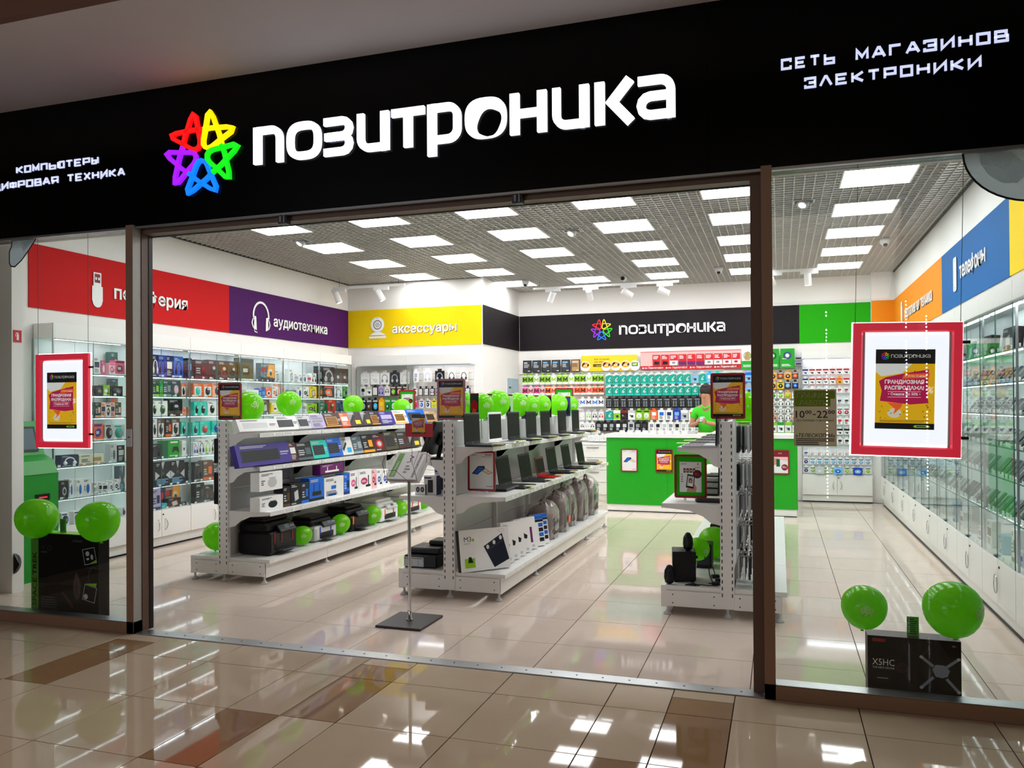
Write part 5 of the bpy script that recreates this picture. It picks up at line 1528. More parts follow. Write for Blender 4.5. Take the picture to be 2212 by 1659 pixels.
def laptop(label, loc, rz, w_, h_, bez, base, group, tagc='lime', lean=2):
    k = (round(w_, 2), round(h_, 2), bez, base, lean); d_ = w_ * 0.66
    if k not in LP:
        b = MB().bbox((-w_ / 2, -d_, 0), (w_ / 2, 0, 0.016), base, 0.004).mesh('base')
        kb = MB().quad(0, 0, 0, 0, 0, 'ink')
        kb = MB()
        for r_ in range(5): kb.box((-w_ * 0.44, -d_ * (0.93 - 0.115 * r_) + d_ * 0.0, 0.016), (w_ * 0.44, -d_ * (0.84 - 0.115 * r_), 0.018), 'ink' if base != 'black' else 'dgrey')
        # rows counted from the hinge (y=0 side is the hinge)
        kb.box((-w_ * 0.14, -d_ * 0.99, 0.016), (w_ * 0.14, -d_ * 0.95, 0.0165), 'grey')
        T = Matrix.Translation((0, 0, 0.014)) @ Matrix.Rotation(R(-lean), 4, 'X')
        s = MB().bbox((-w_ / 2, -0.004, 0), (w_ / 2, 0.004, h_ / math.cos(R(lean)) - 0.014), bez, 0.003, T).mesh('screen_lid')
        g = MB().quad(-w_ / 2 + 0.012, 0.022, w_ / 2 - 0.012, h_ - 0.03, -0.0047, mat('screen_dark', '#121810', 0.5, spec=0.08), T).disc(0, 0.010, 0.006, 0.005, -0.0047, 'lgrey', 8, T).mesh('display')
        t = MB().box((-w_ * 0.30, -d_ - 0.06, 0.001), (-w_ * 0.05, -d_ + 0.03, 0.004), mat('tag_lime', '#d4e89a', 0.5)).mesh('price_strip')
        ty = MB().box((-w_ * 0.30, -d_ - 0.06, 0.001), (-w_ * 0.05, -d_ + 0.03, 0.004), mat('tag_amber', '#f0d080', 0.5)).mesh('price_strip')
        LP[k] = (b, kb.mesh('keyboard'), s, g, t, ty)
    b, kb, s, g, t, ty = LP[k]
    o = empty('laptop', label, 'laptop', loc, rz, group)
    bo = put(b, 'base', o); put(kb, 'keyboard', bo); so = put(s, 'screen_lid', o); put(g, 'display', so); put(t if tagc == 'lime' else ty, 'price_strip', o, (0, 0, 0.017))
    return o


for n, (y, w_, h_, c, b_) in enumerate(LAP1):
    laptop('open white laptop with dark screen on the top shelf' if c == 'white' else 'open black laptop on the top shelf, %s from the entrance' % NTH[n], (-2.33, y, 1.198), R(90), max(0.27, min(w_, 0.34)), h_, c, b_, 'laptops on the top shelf', 'lime' if n % 3 else 'amber')
for n, (y, w_, h_, c, b_) in enumerate(LAP2):
    laptop('small red laptop on the second shelf of the laptop unit' if c == 'dred' else 'open dark laptop on the second shelf, %s from the entrance' % NTH[n], (-2.28, y, 0.806), R(90), max(0.25, min(w_, 0.34)), h_, c, b_, 'laptops on the second shelf', 'lime' if n % 2 == 0 else 'amber', 9)
o = empty('laptop', 'closed dark laptop lying beside the phone poster on the second shelf', 'laptop', (-2.16, 2.05, 0.806), R(90))
MB().bbox((-0.17, -0.02, 0), (0.17, 0.21, 0.012), 'ink', 0.004).build('base', o); MB().bbox((-0.17, -0.02, 0.013), (0.17, 0.21, 0.022), 'dgrey', 0.004).build('screen_lid', o)

# ---------------------------------------------------------------- base of the laptop unit: tablet boxes
y, w_, h_ = 1.63, 0.34, 0.31
o = empty('cooler_box', 'big white notebook cooler box lettered M3 standing at the shelf end', 'box', (-2.215, 1.60, 0.215), R(49), None, R(-9))
b = MB().box((-0.225, 0, 0), (0.225, 0.05, 0.325), 'white').box((-0.2262, 0.0005, 0.0), (-0.2249, 0.0495, 0.325), 'ink'); b.build('carton', o)
b = MB(); write(b, 'M3', -0.165, 0.205, 0.05, -0.001, 'dgrey', 0.0); b.quad(-0.10, 0.205, -0.082, 0.225, -0.001, 'lime'); b.poly([(-0.01, 0.165), (0.145, 0.245), (0.19, 0.06), (0.065, 0.012)], -0.001, 'dnavy')
for u, v in ((0.022, 0.158), (0.075, 0.186), (0.130, 0.215)): b.disc(u, v, 0.012, 0.015, -0.002, 'paper', 14)
b.poly([(0.005, 0.132), (0.155, 0.205), (0.158, 0.196), (0.008, 0.124)], -0.0015, 'dgrey'); b.quad(-0.165, 0.025, -0.085, 0.09, -0.001, 'lime'); b.poly([(-0.14, 0.06), (-0.10, 0.06), (-0.115, 0.1), (-0.135, 0.1)], -0.002, 'ink'); b.disc(0.14, 0.265, 0.03, 0.011, -0.001, 'lgrey', 14); b.disc(0.14, 0.265, 0.026, 0.008, -0.0015, 'white', 14)
b.lines(-0.165, 0.185, -0.08, 0.2, -0.001, 'lgrey', 1); q_ = b.build('print', o); q_.scale = (1.13, 1, 1.13)
TB = [(1.90, 0.325, 'violet'), (2.06, 0.35, 'ink'), (2.22, 0.335, 'dnavy'), (2.40, 0.33, 'ink'), (2.58, 0.32, 'plum')]
for n, (y, h_, c) in enumerate(TB):
    b = MB().box((-0.095, 0, 0), (0.095, 0.045, h_ - 0.03), 'white'); b.lines(-0.08, h_ - 0.075, 0.02, h_ - 0.05, -0.0008, 'lgrey', 1, n)
    if n == 4: b.quad(-0.05, 0.06, 0.045, 0.20, -0.0008, 'plum')
    else: b.poly([(-0.07, 0.08 + 0.02 * n), (0.05, 0.12), (0.06, 0.15), (-0.06, 0.21)], -0.0008, c)
    b.quad(0.03, 0.02, 0.06, 0.04, -0.0008, 'lgrey')
    tag(b.build('tablet_box', None, (-2.15, y, 0.2135), (R(-9), 0, R(62))), 'white tablet box with %s picture, %s after the cooler box' % (CN[c], NTH[n]), 'box', 'tablet boxes on the base shelf')
for n, (y, h_) in enumerate(((2.76, 0.28), (2.90, 0.28))):
    b = MB().box((-0.10, 0, 0), (0.10, 0.04, h_), 'white'); b.quad(-0.10, h_ - 0.035, 0.10, h_, -0.0008, 'blue'); b.quad(-0.02, h_ - 0.06, 0.10, h_ - 0.037, -0.0008, 'ink'); b.lines(-0.085, 0.08, 0.0, h_ - 0.08, -0.0008, 'lgrey', 6, n)
    for i in range(4): b.quad(0.03, 0.04 + 0.045 * i, 0.09, 0.075 + 0.045 * i, -0.0008, 'blue' if i % 2 else 'ink')
    tag(b.build('software_box', None, (-2.13, y, 0.2135), (R(-9), 0, R(62))), 'white software box with blue top band, %s one' % ('nearer', 'farther')[n], 'box')
tag(MB().bbox((-0.05, -0.10, 0), (0.03, 0.10, 0.03), 'royal', 0.005).build('blue_case', None, (-2.36, 1.97, 0.46)), 'flat royal blue case lying behind the cooler box', 'case') if False else None


# ---------------------------------------------------------------- bags in clear wrap
BAGM = mat('bag_cloth', '#766864', 0.8, noise=0.25, nscale=40, bump=0.3)
WRAP = bpy.data.materials.new('clear_wrap'); WRAP.use_nodes = True
nt = WRAP.node_tree; nt.nodes.clear(); oo = nt.nodes.new('ShaderNodeOutputMaterial'); tt = nt.nodes.new('ShaderNodeBsdfTransparent'); gg = nt.nodes.new('ShaderNodeBsdfGlossy'); mm = nt.nodes.new('ShaderNodeMixShader'); lw = nt.nodes.new('ShaderNodeLayerWeight')
lw.inputs[0].default_value = 0.15; gg.inputs['Roughness'].default_value = 0.35; gg.inputs[0].default_value = (0.85, 0.85, 0.86, 1)
ad = nt.nodes.new('ShaderNodeMath'); ad.operation = 'ADD'; ad.inputs[1].default_value = 0.12; ad.use_clamp = True
nt.links.new(lw.outputs['Facing'], ad.inputs[0]); nt.links.new(ad.outputs[0], mm.inputs[0]); nt.links.new(tt.outputs[0], mm.inputs[1]); nt.links.new(gg.outputs[0], mm.inputs[2]); nt.links.new(mm.outputs[0], oo.inputs[0])


def lump(rx, ry, h, m, seed, jag=0.06, n=22, k=12, top=0.62):
    """upright rounded bag shape with creases; base at z=0"""
    rr = random.Random(seed); vs = []; ph = [rr.uniform(0, 6.28) for _ in range(8)]
    for i in range(k + 1):
        v = i / k; z = h * v
        tap = 1.0 if v < 0.6 else max(0.03, (1 - ((v - 0.6) / 0.4) ** 2.2) ** 0.5) if v < 1 else 0.02
        tap *= 0.93 + 0.07 * math.sin(v * 3)
        for j in range(n):
            a = 6.2832 * j / n; c, s = math.cos(a), math.sin(a)
            r = 1 + jag * (math.sin(5 * a + ph[0] + v * 4) * 0.5 + math.sin(9 * a + ph[1] - v * 7) * 0.4 + rr.uniform(-0.5, 0.5))
            sx = abs(c) ** 0.6 * (1 if c > 0 else -1); sy = abs(s) ** 0.6 * (1 if s > 0 else -1)
            vs.append((rx * sx * tap * r, ry * sy * tap * r, z + (rr.uniform(-1, 1) * jag * 0.08 if 0 < i < k else 0)))
    fs = []
    for i in range(k):
        for j in range(n): fs.append((i * n + j, i * n + (j + 1) % n, (i + 1) * n + (j + 1) % n, (i + 1) * n + j))
    fs.append(tuple(range(n))[::-1]); fs.append(tuple(range(k * n, k * n + n)))
    return MB().add(vs, fs, m, None, jag < 0.05)


for n, (y, rx, ry, h, dx) in enumerate(((3.28, 0.15, 0.15, 0.37, 0), (3.75, 0.14, 0.13, 0.41, 0.0), (4.15, 0.14, 0.13, 0.45, -0.02), (4.62, 0.14, 0.15, 0.46, 0), (5.12, 0.14, 0.17, 0.46, 0.01))):
    o = empty('wrapped_bag', 'grey brown laptop bag in clear plastic wrap, %s after the software boxes' % NTH[n], 'bag', (-2.24 + dx, y, 0.206), 0, 'wrapped bags on the base shelf')
    lump(rx * 0.92, ry * 0.92, h * 0.93, BAGM, n, 0.03).build('bag_body', o)
    b = MB().bbox((rx * 0.85, -ry * 0.55, h * 0.12), (rx * 0.99, ry * 0.55, h * 0.55), mat('bag_pocket', '#4a3e3e', 0.8, noise=0.2, nscale=40), 0.02); b.build('front_pocket', o)
    MB().tube([(0, -0.07, h * 0.9), (0, -0.06, h * 0.99), (0, 0, h * 1.03), (0, 0.06, h * 0.99), (0, 0.07, h * 0.9)], 0.011, 'choc', 6).build('handle', o)
    lump(rx * 1.04, ry * 1.04, h * 1.05, WRAP, n + 20, 0.07).build('plastic_wrap', o)
tag(MB().box((0, 0, 0), (0.003, 0.07, 0.07), 'orange').build('swing_tag', None, (-2.085, 3.72, 0.30)), 'small orange swing tag on the second wrapped bag', 'tag')

# left side of the laptop unit
o = empty('monitor', 'black monitor leaning on the left top shelf of the laptop unit', 'monitor', (-2.705, 1.62, 1.088), R(-90))
T = Matrix.Translation((0.0, 0.0, 0.035)) @ Matrix.Rotation(R(-24), 4, 'X')
MB().bbox((-0.26, -0.012, 0), (0.20, 0.02, 0.30), 'ink', 0.008, T).quad(-0.245, 0.02, 0.185, 0.285, -0.0125, 'black', T).build('screen', o)
MB().bbox((-0.09, 0.02, 0.1), (0.03, 0.05, 0.2), 'dgrey', 0.01, T).bbox((-0.10, -0.06, 0), (0.06, 0.12, 0.012), 'black', 0.004).cyl((-0.02, 0.06, 0.01), (-0.02, 0.10, 0.16), 0.018, 'black', 10).build('stand', o)
for n, (x, y, w_, h, c) in enumerate(((-2.70, 1.60, 0.11, 0.155, 'paper'), (-2.78, 1.58, 0.09, 0.085, 'white'), (-2.68, 1.78, 0.12, 0.20, 'lilac'), (-2.66, 1.98, 0.12, 0.18, 'lilac'), (-2.66, 2.18, 0.12, 0.19, 'paper'))):
    b = MB().box((-w_ / 2, 0, 0), (w_ / 2, 0.10, h), c).box((w_ / 2, 0.001, 0), (w_ / 2 + 0.0008, 0.099, h), 'navy')
    if n == 1:
        for s in (-1, 1): b.disc(s * 0.02, h * 0.5, 0.017, 0.022, -0.001, 'ink', 12); b.disc(s * 0.02, h * 0.5, 0.009, 0.012, -0.002, 'grey', 10)
    else: b.bbox((-w_ * 0.18, -0.006, h * 0.12), (w_ * 0.22, 0.0, h * 0.78), 'ink', 0.003); b.quad(-w_ * 0.45, h * 0.85, w_ * 0.1, h * 0.92, -0.001, 'navy')
    tag(b.build('speaker_box', None, (x, y, 0.796)), '%s speaker box on the left shelf of the laptop unit, %s' % (CN[c], ['tall one in front', 'small one with two rings', 'second row', 'third row', 'fourth row'][n]), 'box')
o = empty('printer', 'dark printer with clear lid on the left base shelf of the laptop unit', 'printer', (-2.73, 1.56, 0.206))
MB().bbox((-0.19, 0.0, 0), (0.10, 0.30, 0.10), 'black', 0.01).build('body', o); MB().bbox((-0.18, 0.06, 0.10), (0.10, 0.34, 0.15), 'ink', 0.012).bbox((-0.06, 0.2, 0.15), (0.12, 0.40, 0.19), 'black', 0.012).build('scanner_lid', o)
b = MB().bbox((-0.185, -0.012, 0.01), (-0.01, 0.02, 0.085), 'silver', 0.004).quad(-0.12, 0.02, -0.11, 0.06, -0.0125, 'sky').quad(-0.06, 0.02, -0.05, 0.06, -0.0125, 'sky').quad(-0.18, 0.075, -0.02, 0.08, -0.0125, 'ink'); b.build('ink_window', o)
MB().box((-0.14, 0.07, 0.1502), (-0.12, 0.25, 0.1508), 'navy').box((-0.06, 0.07, 0.1502), (-0.04, 0.2, 0.1508), 'navy').build('packing_tape', o)

# ---------------------------------------------------------------- third unit, left side
for n, (y, z, x) in enumerate(((1.62, 1.211, -0.43), (2.1, 1.211, -0.43), (2.6, 1.211, -0.43), (3.1, 1.211, -0.43), (3.6, 1.211, -0.43), (2.25, 0.801, -0.46), (2.75, 0.801, -0.46), (3.3, 0.801, -0.46), (3.9, 0.801, -0.46))):
    laptop('open black laptop on the %s left shelf of the right unit, %s from the entrance' % (('upper', 'lower')[n > 4], NTH[n if n < 5 else n - 5]), (x, y, z), R(-90), 0.36, 0.24, 'black', 'ink' if n else 'silver', 'laptops on the right unit')
tag(MB().bbox((-0.09, 0, 0), (0.09, 0.06, 0.03), 'choc', 0.01).build('adapter', None, (-0.50, 1.60, 0.801)), 'dark coiled adapter beside the green phone poster', 'adapter')

o = empty('subwoofer', 'black cube subwoofer on the left base shelf of the right unit', 'speaker', (-0.675, 1.62, 0.2065), R(8))
MB().bbox((-0.085, 0, 0.01), (0.085, 0.22, 0.225), 'black', 0.006).build('cabinet', o)
b = MB()
for x in (-0.06, 0.06): b.cyl((x, 0.02, 0), (x, 0.02, 0.012), 0.014, 'black', 8); b.cyl((x, 0.19, 0), (x, 0.19, 0.012), 0.014, 'black', 8)
b.build('rubber_feet', o); MB().box((0.085, 0.05, 0.05), (0.0865, 0.19, 0.20), 'dgrey').cyl((0.085, 0.05, 0.18), (0.10, 0.05, 0.18), 0.01, 'ink', 8).build('rear_panel', o)


def satellite(label, loc, rz, h):
    o = empty('satellite_speaker', label, 'speaker', loc, rz)
    MB().lathe([(0.012, 0.0), (0.032, 0.012), (0.04, h * 0.35), (0.036, h * 0.7), (0.018, h * 0.96), (0.006, h)], 'black', 14, Matrix.Diagonal((1, 0.8, 1, 1))).build('housing', o)
    MB().ball((0, -0.026, h * 0.45), 0.026, 0.008, h * 0.34, 'ink', 10, 7).build('grille', o)


satellite('black satellite speaker standing on the subwoofer', (-0.655, 1.70, 0.4305), R(-20), 0.135)
satellite('black satellite speaker leaning before the subwoofer', (-0.775, 1.555, 0.2055), R(15), 0.14)
for n, (x, y, w_, d_, h, c, lid) in enumerate(((-0.60, 2.20, 0.15, 0.2, 0.19, 'ink', 'dgrey'), (-0.56, 2.75, 0.2, 0.25, 0.16, 'brown', 'choc'), (-0.57, 3.4, 0.12, 0.2, 0.18, 'black', 'ink'))):
    o = empty('speaker', '%s wooden speaker cabinet behind the subwoofer, %s row' % (CN[c], NTH[n]), 'speaker', (x, y, 0.206))
    MB().bbox((-w_ / 2, 0, 0), (w_ / 2, d_, h), c, 0.006).build('cabinet', o); MB().box((-w_ * 0.42, -0.008, h * 0.15), (w_ * 0.42, 0.0, h * 0.75), lid).build('grille', o)
CABLE = P('ink')
for n, (pts, r) in enumerate((([(-0.53, 1.63, 0.40), (-0.50, 1.60, 0.36), (-0.49, 1.58, 0.28), (-0.46, 1.56, 0.214), (-0.42, 1.60, 0.212), (-0.44, 1.66, 0.212), (-0.50, 1.62, 0.212)], 0.004),
                              ([(-0.53, 1.66, 0.38), (-0.47, 1.62, 0.33), (-0.44, 1.57, 0.25), (-0.43, 1.55, 0.213), (-0.50, 1.54, 0.213), (-0.55, 1.55, 0.213), (-0.60, 1.545, 0.213), (-0.64, 1.535, 0.213)], 0.0035),
                              ([(-0.66, 1.53, 0.211), (-0.60, 1.52, 0.215), (-0.56, 1.535, 0.211), (-0.60, 1.55, 0.22), (-0.65, 1.54, 0.211), (-0.58, 1.525, 0.211)], 0.004))):
    tag(MB().tube(pts, r, CABLE, 6).build('speaker_cable'), 'black cable looped beside the subwoofer, %s' % ('from its rear panel', 'longest one to the front', 'coil before the satellite')[n], 'cable')
for n, (x, y) in enumerate(((-0.43, 1.72), (-0.47, 1.85), (-0.45, 1.60))):
    tag(MB().bbox((-0.03, -0.02, 0), (0.03, 0.02, 0.025), 'ink', 0.006).build('power_adapter', None, (x, y, 0.206), (0, 0, R(30 * n))), 'black power adapter near the post of the right unit, %s' % ('middle', 'rear', 'front')[n], 'adapter')

# third unit, right side: goods hanging on long prongs, seen edge on
STRIPM = {}
for k, (zt, zb) in enumerate(((1.36, 1.17), (1.09, 0.90), (0.865, 0.71), (0.645, 0.48), (0.42, 0.26))):
    for q, y in enumerate((1.62, 1.82, 2.05, 2.3)):
        pr_ = MB().cyl((-0.30, y, zt + 0.006), (-0.06, y, zt + 0.006), 0.003, CHROME, 6).cyl((-0.30, y, zt + 0.03), (-0.07, y, zt + 0.03), 0.002, CHROME, 6).box((-0.065, y - 0.015, zt + 0.0), (-0.062, y + 0.015, zt + 0.035), 'white')
        tag(pr_.build('prong', None), 'chrome display prong on the right unit, %s row, %s back' % (NTH[k], NTH[q]), 'hook', 'prongs on the right unit')
        for i in range(6 if q < 2 else 3):
            c = ['dgrey', 'black', 'lgrey', 'grey', 'silver', 'paper'][(i + k + q) % 6]
            key = (c, round(zt - zb, 2))
            if key not in STRIPM: STRIPM[key] = MB().bbox((-0.007, -0.055, -(zt - zb)), (0.007, 0.055, 0), c, 0.003).box((-0.008, -0.05, -(zt - zb)), (0.008, 0.05, -(zt - zb) + 0.03), 'ink' if c != 'black' else 'grey').mesh('hanging_pack')
            tag(put(STRIPM[key], 'slim_pack', None, (-0.285 + i * 0.036, y, zt - 0.001), (0, 0, R(3 * ((i % 3) - 1)))), '%s slim pack, %s on the %s prong of the right unit %s row' % (CN[c], NTH[i], NTH[q], NTH[k]), 'pack', 'slim packs on the right unit')
for n, (z, x) in enumerate(((0.63, -0.13), (0.40, -0.10))):
    tag(MB().box((-0.008, -0.002, 0), (0.008, 0.0, 0.03), 'red').build('hook_tag', None, (x, 1.57, z)), 'small red hook tag on the right unit, %s one' % ('upper', 'lower')[n], 'tag')
# ================================================================ sale posters and frames
def poster_art(y=0.0, lit=0.0):
    """sale poster, 0.21 x 0.297, x centred, z from 0"""
    b = MB(); W, H = 0.21, 0.297; X = lambda u: (u - 0.5) * W; Z = lambda v: v * H; e = 0.0005
    def K(n):
        if not lit: return P(n)
        return mat('backlit_' + n, PAL[n], 0.4, emit=lit if n != 'black' else 0.02)
    SP = SPRINT if not lit else [mat('backlit_star_' + n_, h_, 0.4, emit=lit) for h_, n_ in STARC]
    YEL = mat('poster_yellow' + ('_lit' if lit else ''), '#f0b810', 0.45, emit=lit); MAG = mat('poster_magenta' + ('_lit' if lit else ''), '#b4144e', 0.45, emit=lit)
    b.quad(X(0), Z(0.075), X(1), Z(0.82), y, YEL); b.quad(X(0), Z(0.82), X(1), Z(1), y, K('black')); b.quad(X(0), Z(0), X(1), Z(0.075), y, K('black'))
    b.poly([(X(0), Z(0.82)), (X(0.62), Z(0.82)), (X(0.45), Z(0.70)), (X(0.1), Z(0.66)), (X(0), Z(0.72))], y - e, K('paper'))
    b.disc(X(0.33), Z(0.20), W * 0.12, H * 0.06, y - e, K('cream'), 14)
    b.poly([(X(0.06), Z(0.60)), (X(0.18), Z(0.65)), (X(0.50), Z(0.70)), (X(0.90), Z(0.75)), (X(0.89), Z(0.66)), (X(0.88), Z(0.42)), (X(0.90), Z(0.33)), (X(0.60), Z(0.31)), (X(0.08), Z(0.35)), (X(0.11), Z(0.48))], y - 2 * e, MAG)
    b.poly([(X(0.20), Z(0.335)), (X(0.47), Z(0.322)), (X(0.44), Z(0.27)), (X(0.31), Z(0.18)), (X(0.34), Z(0.25))], y - 3 * e, K('orange'))
    b.poly([(X(0.45), Z(0.63)), (X(0.49), Z(0.69)), (X(0.92), Z(0.705)), (X(0.90), Z(0.645))], y - 3 * e, K('orange'))
    rr = random.Random(3)
    for i in range(16):
        u, v = rr.uniform(0.05, 0.95), rr.choice([rr.uniform(0.70, 0.80), rr.uniform(0.12, 0.30)]); s = rr.uniform(0.006, 0.014)
        b.poly([(X(u), Z(v)), (X(u + s * 1.6), Z(v + s)), (X(u + s * 1.2), Z(v + s * 1.8)), (X(u - s * 0.4), Z(v + s * 0.8))], y - 3 * e, K('dred') if i % 3 else K('ink'))
    write(b, 'с 10 по 12 июня', X(0.50), Z(0.655), 0.011, y - 4 * e, K('cream'), 0.01, fit=W * 0.36)
    write(b, 'ГРАНДИОЗНАЯ', X(0.16), Z(0.57), 0.019, y - 4 * e, K('white'), 0.035, fit=W * 0.66); write(b, 'РАСПРОДАЖА!', X(0.16), Z(0.495), 0.019, y - 4 * e, K('white'), 0.035, fit=W * 0.66)
    write(b, '• Скидки до 50% •', X(0.22), Z(0.425), 0.013, y - 4 * e, K('white'), 0.015, fit=W * 0.54)
    for v in (0.468, 0.398): b.quad(X(0.21), Z(v), X(0.77), Z(v + 0.004), y - 4 * e, K('white'))
    write(b, '%', X(0.86), Z(0.455), 0.034, y - 4 * e, K('white'), 0.01, shear=0.2)
    word(b, X(0.26), Z(0.895), W * 0.66, y - 2 * e, K('lgrey')); star(b, X(0.16), Z(0.915), W * 0.065, y - 2 * e, SP)
    for i in range(2): b.quad(X(0.08), Z(0.105 - 0.016 * i), X(0.92 - 0.1 * i), Z(0.111 - 0.016 * i), y - e, K('brown'))
    b.poly([(X(0.68), Z(0.022)), (X(0.90), Z(0.022)), (X(0.93), Z(0.038)), (X(0.90), Z(0.053)), (X(0.68), Z(0.053)), (X(0.65), Z(0.038))], y - e, K('lime')); b.quad(X(0.70), Z(0.03), X(0.88), Z(0.045), y - 2 * e, K('forest'))
    return b


SALE = poster_art().mesh('sale_print'); SALE_LIT = poster_art(0.0, 0.55).mesh('sale_print')
FR = mat('frame_red', '#8c1420', 0.3)


def round_rect(w_, h_, r):
    return arc(w_ / 2 - r, h_ - r, r, 0, 90, 4) + arc(-w_ / 2 + r, h_ - r, r, 90, 180, 4) + arc(-w_ / 2 + r, r, r, 180, 270, 4) + arc(w_ / 2 - r, r, r, 270, 360, 4)


def frame_mesh(w_=0.21, h_=0.297, m=FR, t=0.014, back='dgrey'):
    b = MB(); ou = [(x, z - t) for x, z in round_rect(w_ + 2 * t, h_ + 2 * t, 0.014)]; inn = [(x, z) for x, z in round_rect(w_ - 0.004, h_ - 0.004, 0.003)]
    inn = [(x, z + 0.002) for x, z in inn]; n = len(ou)
    for y, fl_ in ((-0.006, 0),):
        b.add([(p[0], y, p[1]) for p in ou] + [(p[0], y, p[1]) for p in inn], [(n + i, n + (i + 1) % n, (i + 1) % n, i)[::-1] for i in range(n)], m)
    b.add([(p[0], -0.006, p[1]) for p in ou] + [(p[0], 0.006, p[1]) for p in ou], [(i, (i + 1) % n, n + (i + 1) % n, n + i)[::-1] for i in range(n)], m)
    b.add([(p[0], -0.006, p[1]) for p in inn] + [(p[0], 0.0, p[1]) for p in inn], [(i, (i + 1) % n, n + (i + 1) % n, n + i) for i in range(n)], m)
    b.add([(p[0], 0.006, p[1]) for p in ou], [tuple(range(n))[::-1]], m)
    return b.mesh('frame')


FRM = frame_mesh(); CLIP = MB().box((-0.05, -0.004, -0.03), (-0.03, 0.008, -0.010), 'white').box((0.03, -0.004, -0.03), (0.05, 0.008, -0.010), 'white').mesh('clip')


def framed(label, loc, rz, print_mesh, cat='poster', clips=True, rx=0.0):
    o = empty('framed_poster', label, cat, loc, rz, None, rx)
    put(FRM, 'frame', o); put(print_mesh, 'print', o, (0, -0.0005, 0))
    if clips: put(CLIP, 'clip', o)
    return o


def phone_poster():
    b = MB(); W, H = 0.21, 0.297
    b.quad(-W / 2, 0, W / 2, H, 0, 'paper'); write(b, 'SAMSUNG', -0.092, 0.275, 0.011, -0.0005, 'ink', 0.01); b.quad(0.03, 0.277, 0.09, 0.283, -0.0005, 'dred'); b.quad(0.0, 0.262, 0.09, 0.266, -0.0005, 'grey')
    b.poly([(-0.085, 0.125), (-0.035, 0.118), (0.03, 0.172), (0.026, 0.19), (-0.03, 0.188)], -0.0006, 'navy'); b.poly([(-0.07, 0.130), (-0.035, 0.126), (0.018, 0.173), (-0.022, 0.180)], -0.001, 'blue')
    b.poly([(0.0, 0.15), (0.06, 0.120), (0.095, 0.135), (0.03, 0.172)], -0.0004, 'kraft'); b.poly([(0.01, 0.152), (0.06, 0.126), (0.085, 0.137), (0.033, 0.165)], -0.0008, 'cream'); b.disc(0.055, 0.145, 0.006, 0.004, -0.001, 'grey', 8)
    b.quad(0.04, 0.02, 0.095, 0.026, -0.0005, 'grey')
    return b.mesh('phone_print')


def hand_poster():
    b = MB(); W, H = 0.21, 0.297
    b.quad(-W / 2, 0, W / 2, H, 0, SG['green']); b.quad(-0.08, 0.03, 0.08, 0.255, -0.0005, 'paper'); write(b, 'LG K+', -0.07, 0.235, 0.016, -0.001, 'ink', 0.015); b.disc(0.055, 0.24, 0.006, 0.006, -0.001, 'red', 8); b.quad(0.03, 0.212, 0.07, 0.216, -0.001, 'grey')
    for i in range(4): b.quad(-0.052 + i * 0.023, 0.175, -0.034 + i * 0.023, 0.207, -0.001, 'ink'); b.disc(-0.043 + i * 0.023, 0.19, 0.006, 0.009, -0.0013, 'skin', 8)
    b.disc(0.05, 0.165, 0.032, 0.032, -0.001, 'maroon', 16); b.lines(0.03, 0.155, 0.07, 0.175, -0.0014, 'red', 2)
    b.poly([(-0.03, 0.031), (0.04, 0.031), (0.045, 0.065), (0.03, 0.09), (-0.02, 0.07)], -0.001, 'skin')
    b.poly([(-0.035, 0.065), (0.022, 0.055), (0.034, 0.155), (-0.022, 0.165)], -0.0013, 'ink'); b.poly([(-0.028, 0.078), (0.018, 0.07), (0.027, 0.145), (-0.018, 0.153)], -0.0016, 'lgrey'); b.disc(0.0, 0.115, 0.013, 0.019, -0.0018, 'brown', 12); b.disc(0.0, 0.112, 0.008, 0.012, -0.002, 'skin', 10)
    b.poly([(-0.02, 0.078), (0.016, 0.072), (0.013, 0.095), (-0.012, 0.098)], -0.002, 'white')
    b.lines(-0.07, 0.10, -0.05, 0.17, -0.001, 'grey', 4, 3)
    return b.mesh('phone_print')


def lgx_poster():
    b = MB(); W, H = 0.21, 0.297
    b.quad(-W / 2, 0, W / 2, H, 0, 'paper'); b.quad(-W / 2, 0.22, W / 2, H, -0.0004, 'dred'); b.poly([(-W / 2, 0.22), (W / 2, 0.22), (W / 2, 0.17), (-W / 2, 0.19)], -0.0005, 'lpink'); write(b, 'LG X', -0.02, 0.262, 0.02, -0.001, 'white', 0.01)
    b.poly([(-0.10, 0.10), (-0.03, 0.12), (-0.02, 0.20), (-0.10, 0.21)], -0.0008, 'skin'); b.poly([(-0.045, 0.09), (0.0, 0.09), (0.0, 0.19), (-0.045, 0.19)], -0.001, 'forest'); b.quad(-0.04, 0.095, -0.005, 0.185, -0.0014, 'dgreen'); b.disc(0.06, 0.08, 0.042, 0.042, -0.001, 'dred', 18); b.lines(0.03, 0.07, 0.09, 0.10, -0.0014, 'lpink', 3)
    return b.mesh('phone_print')


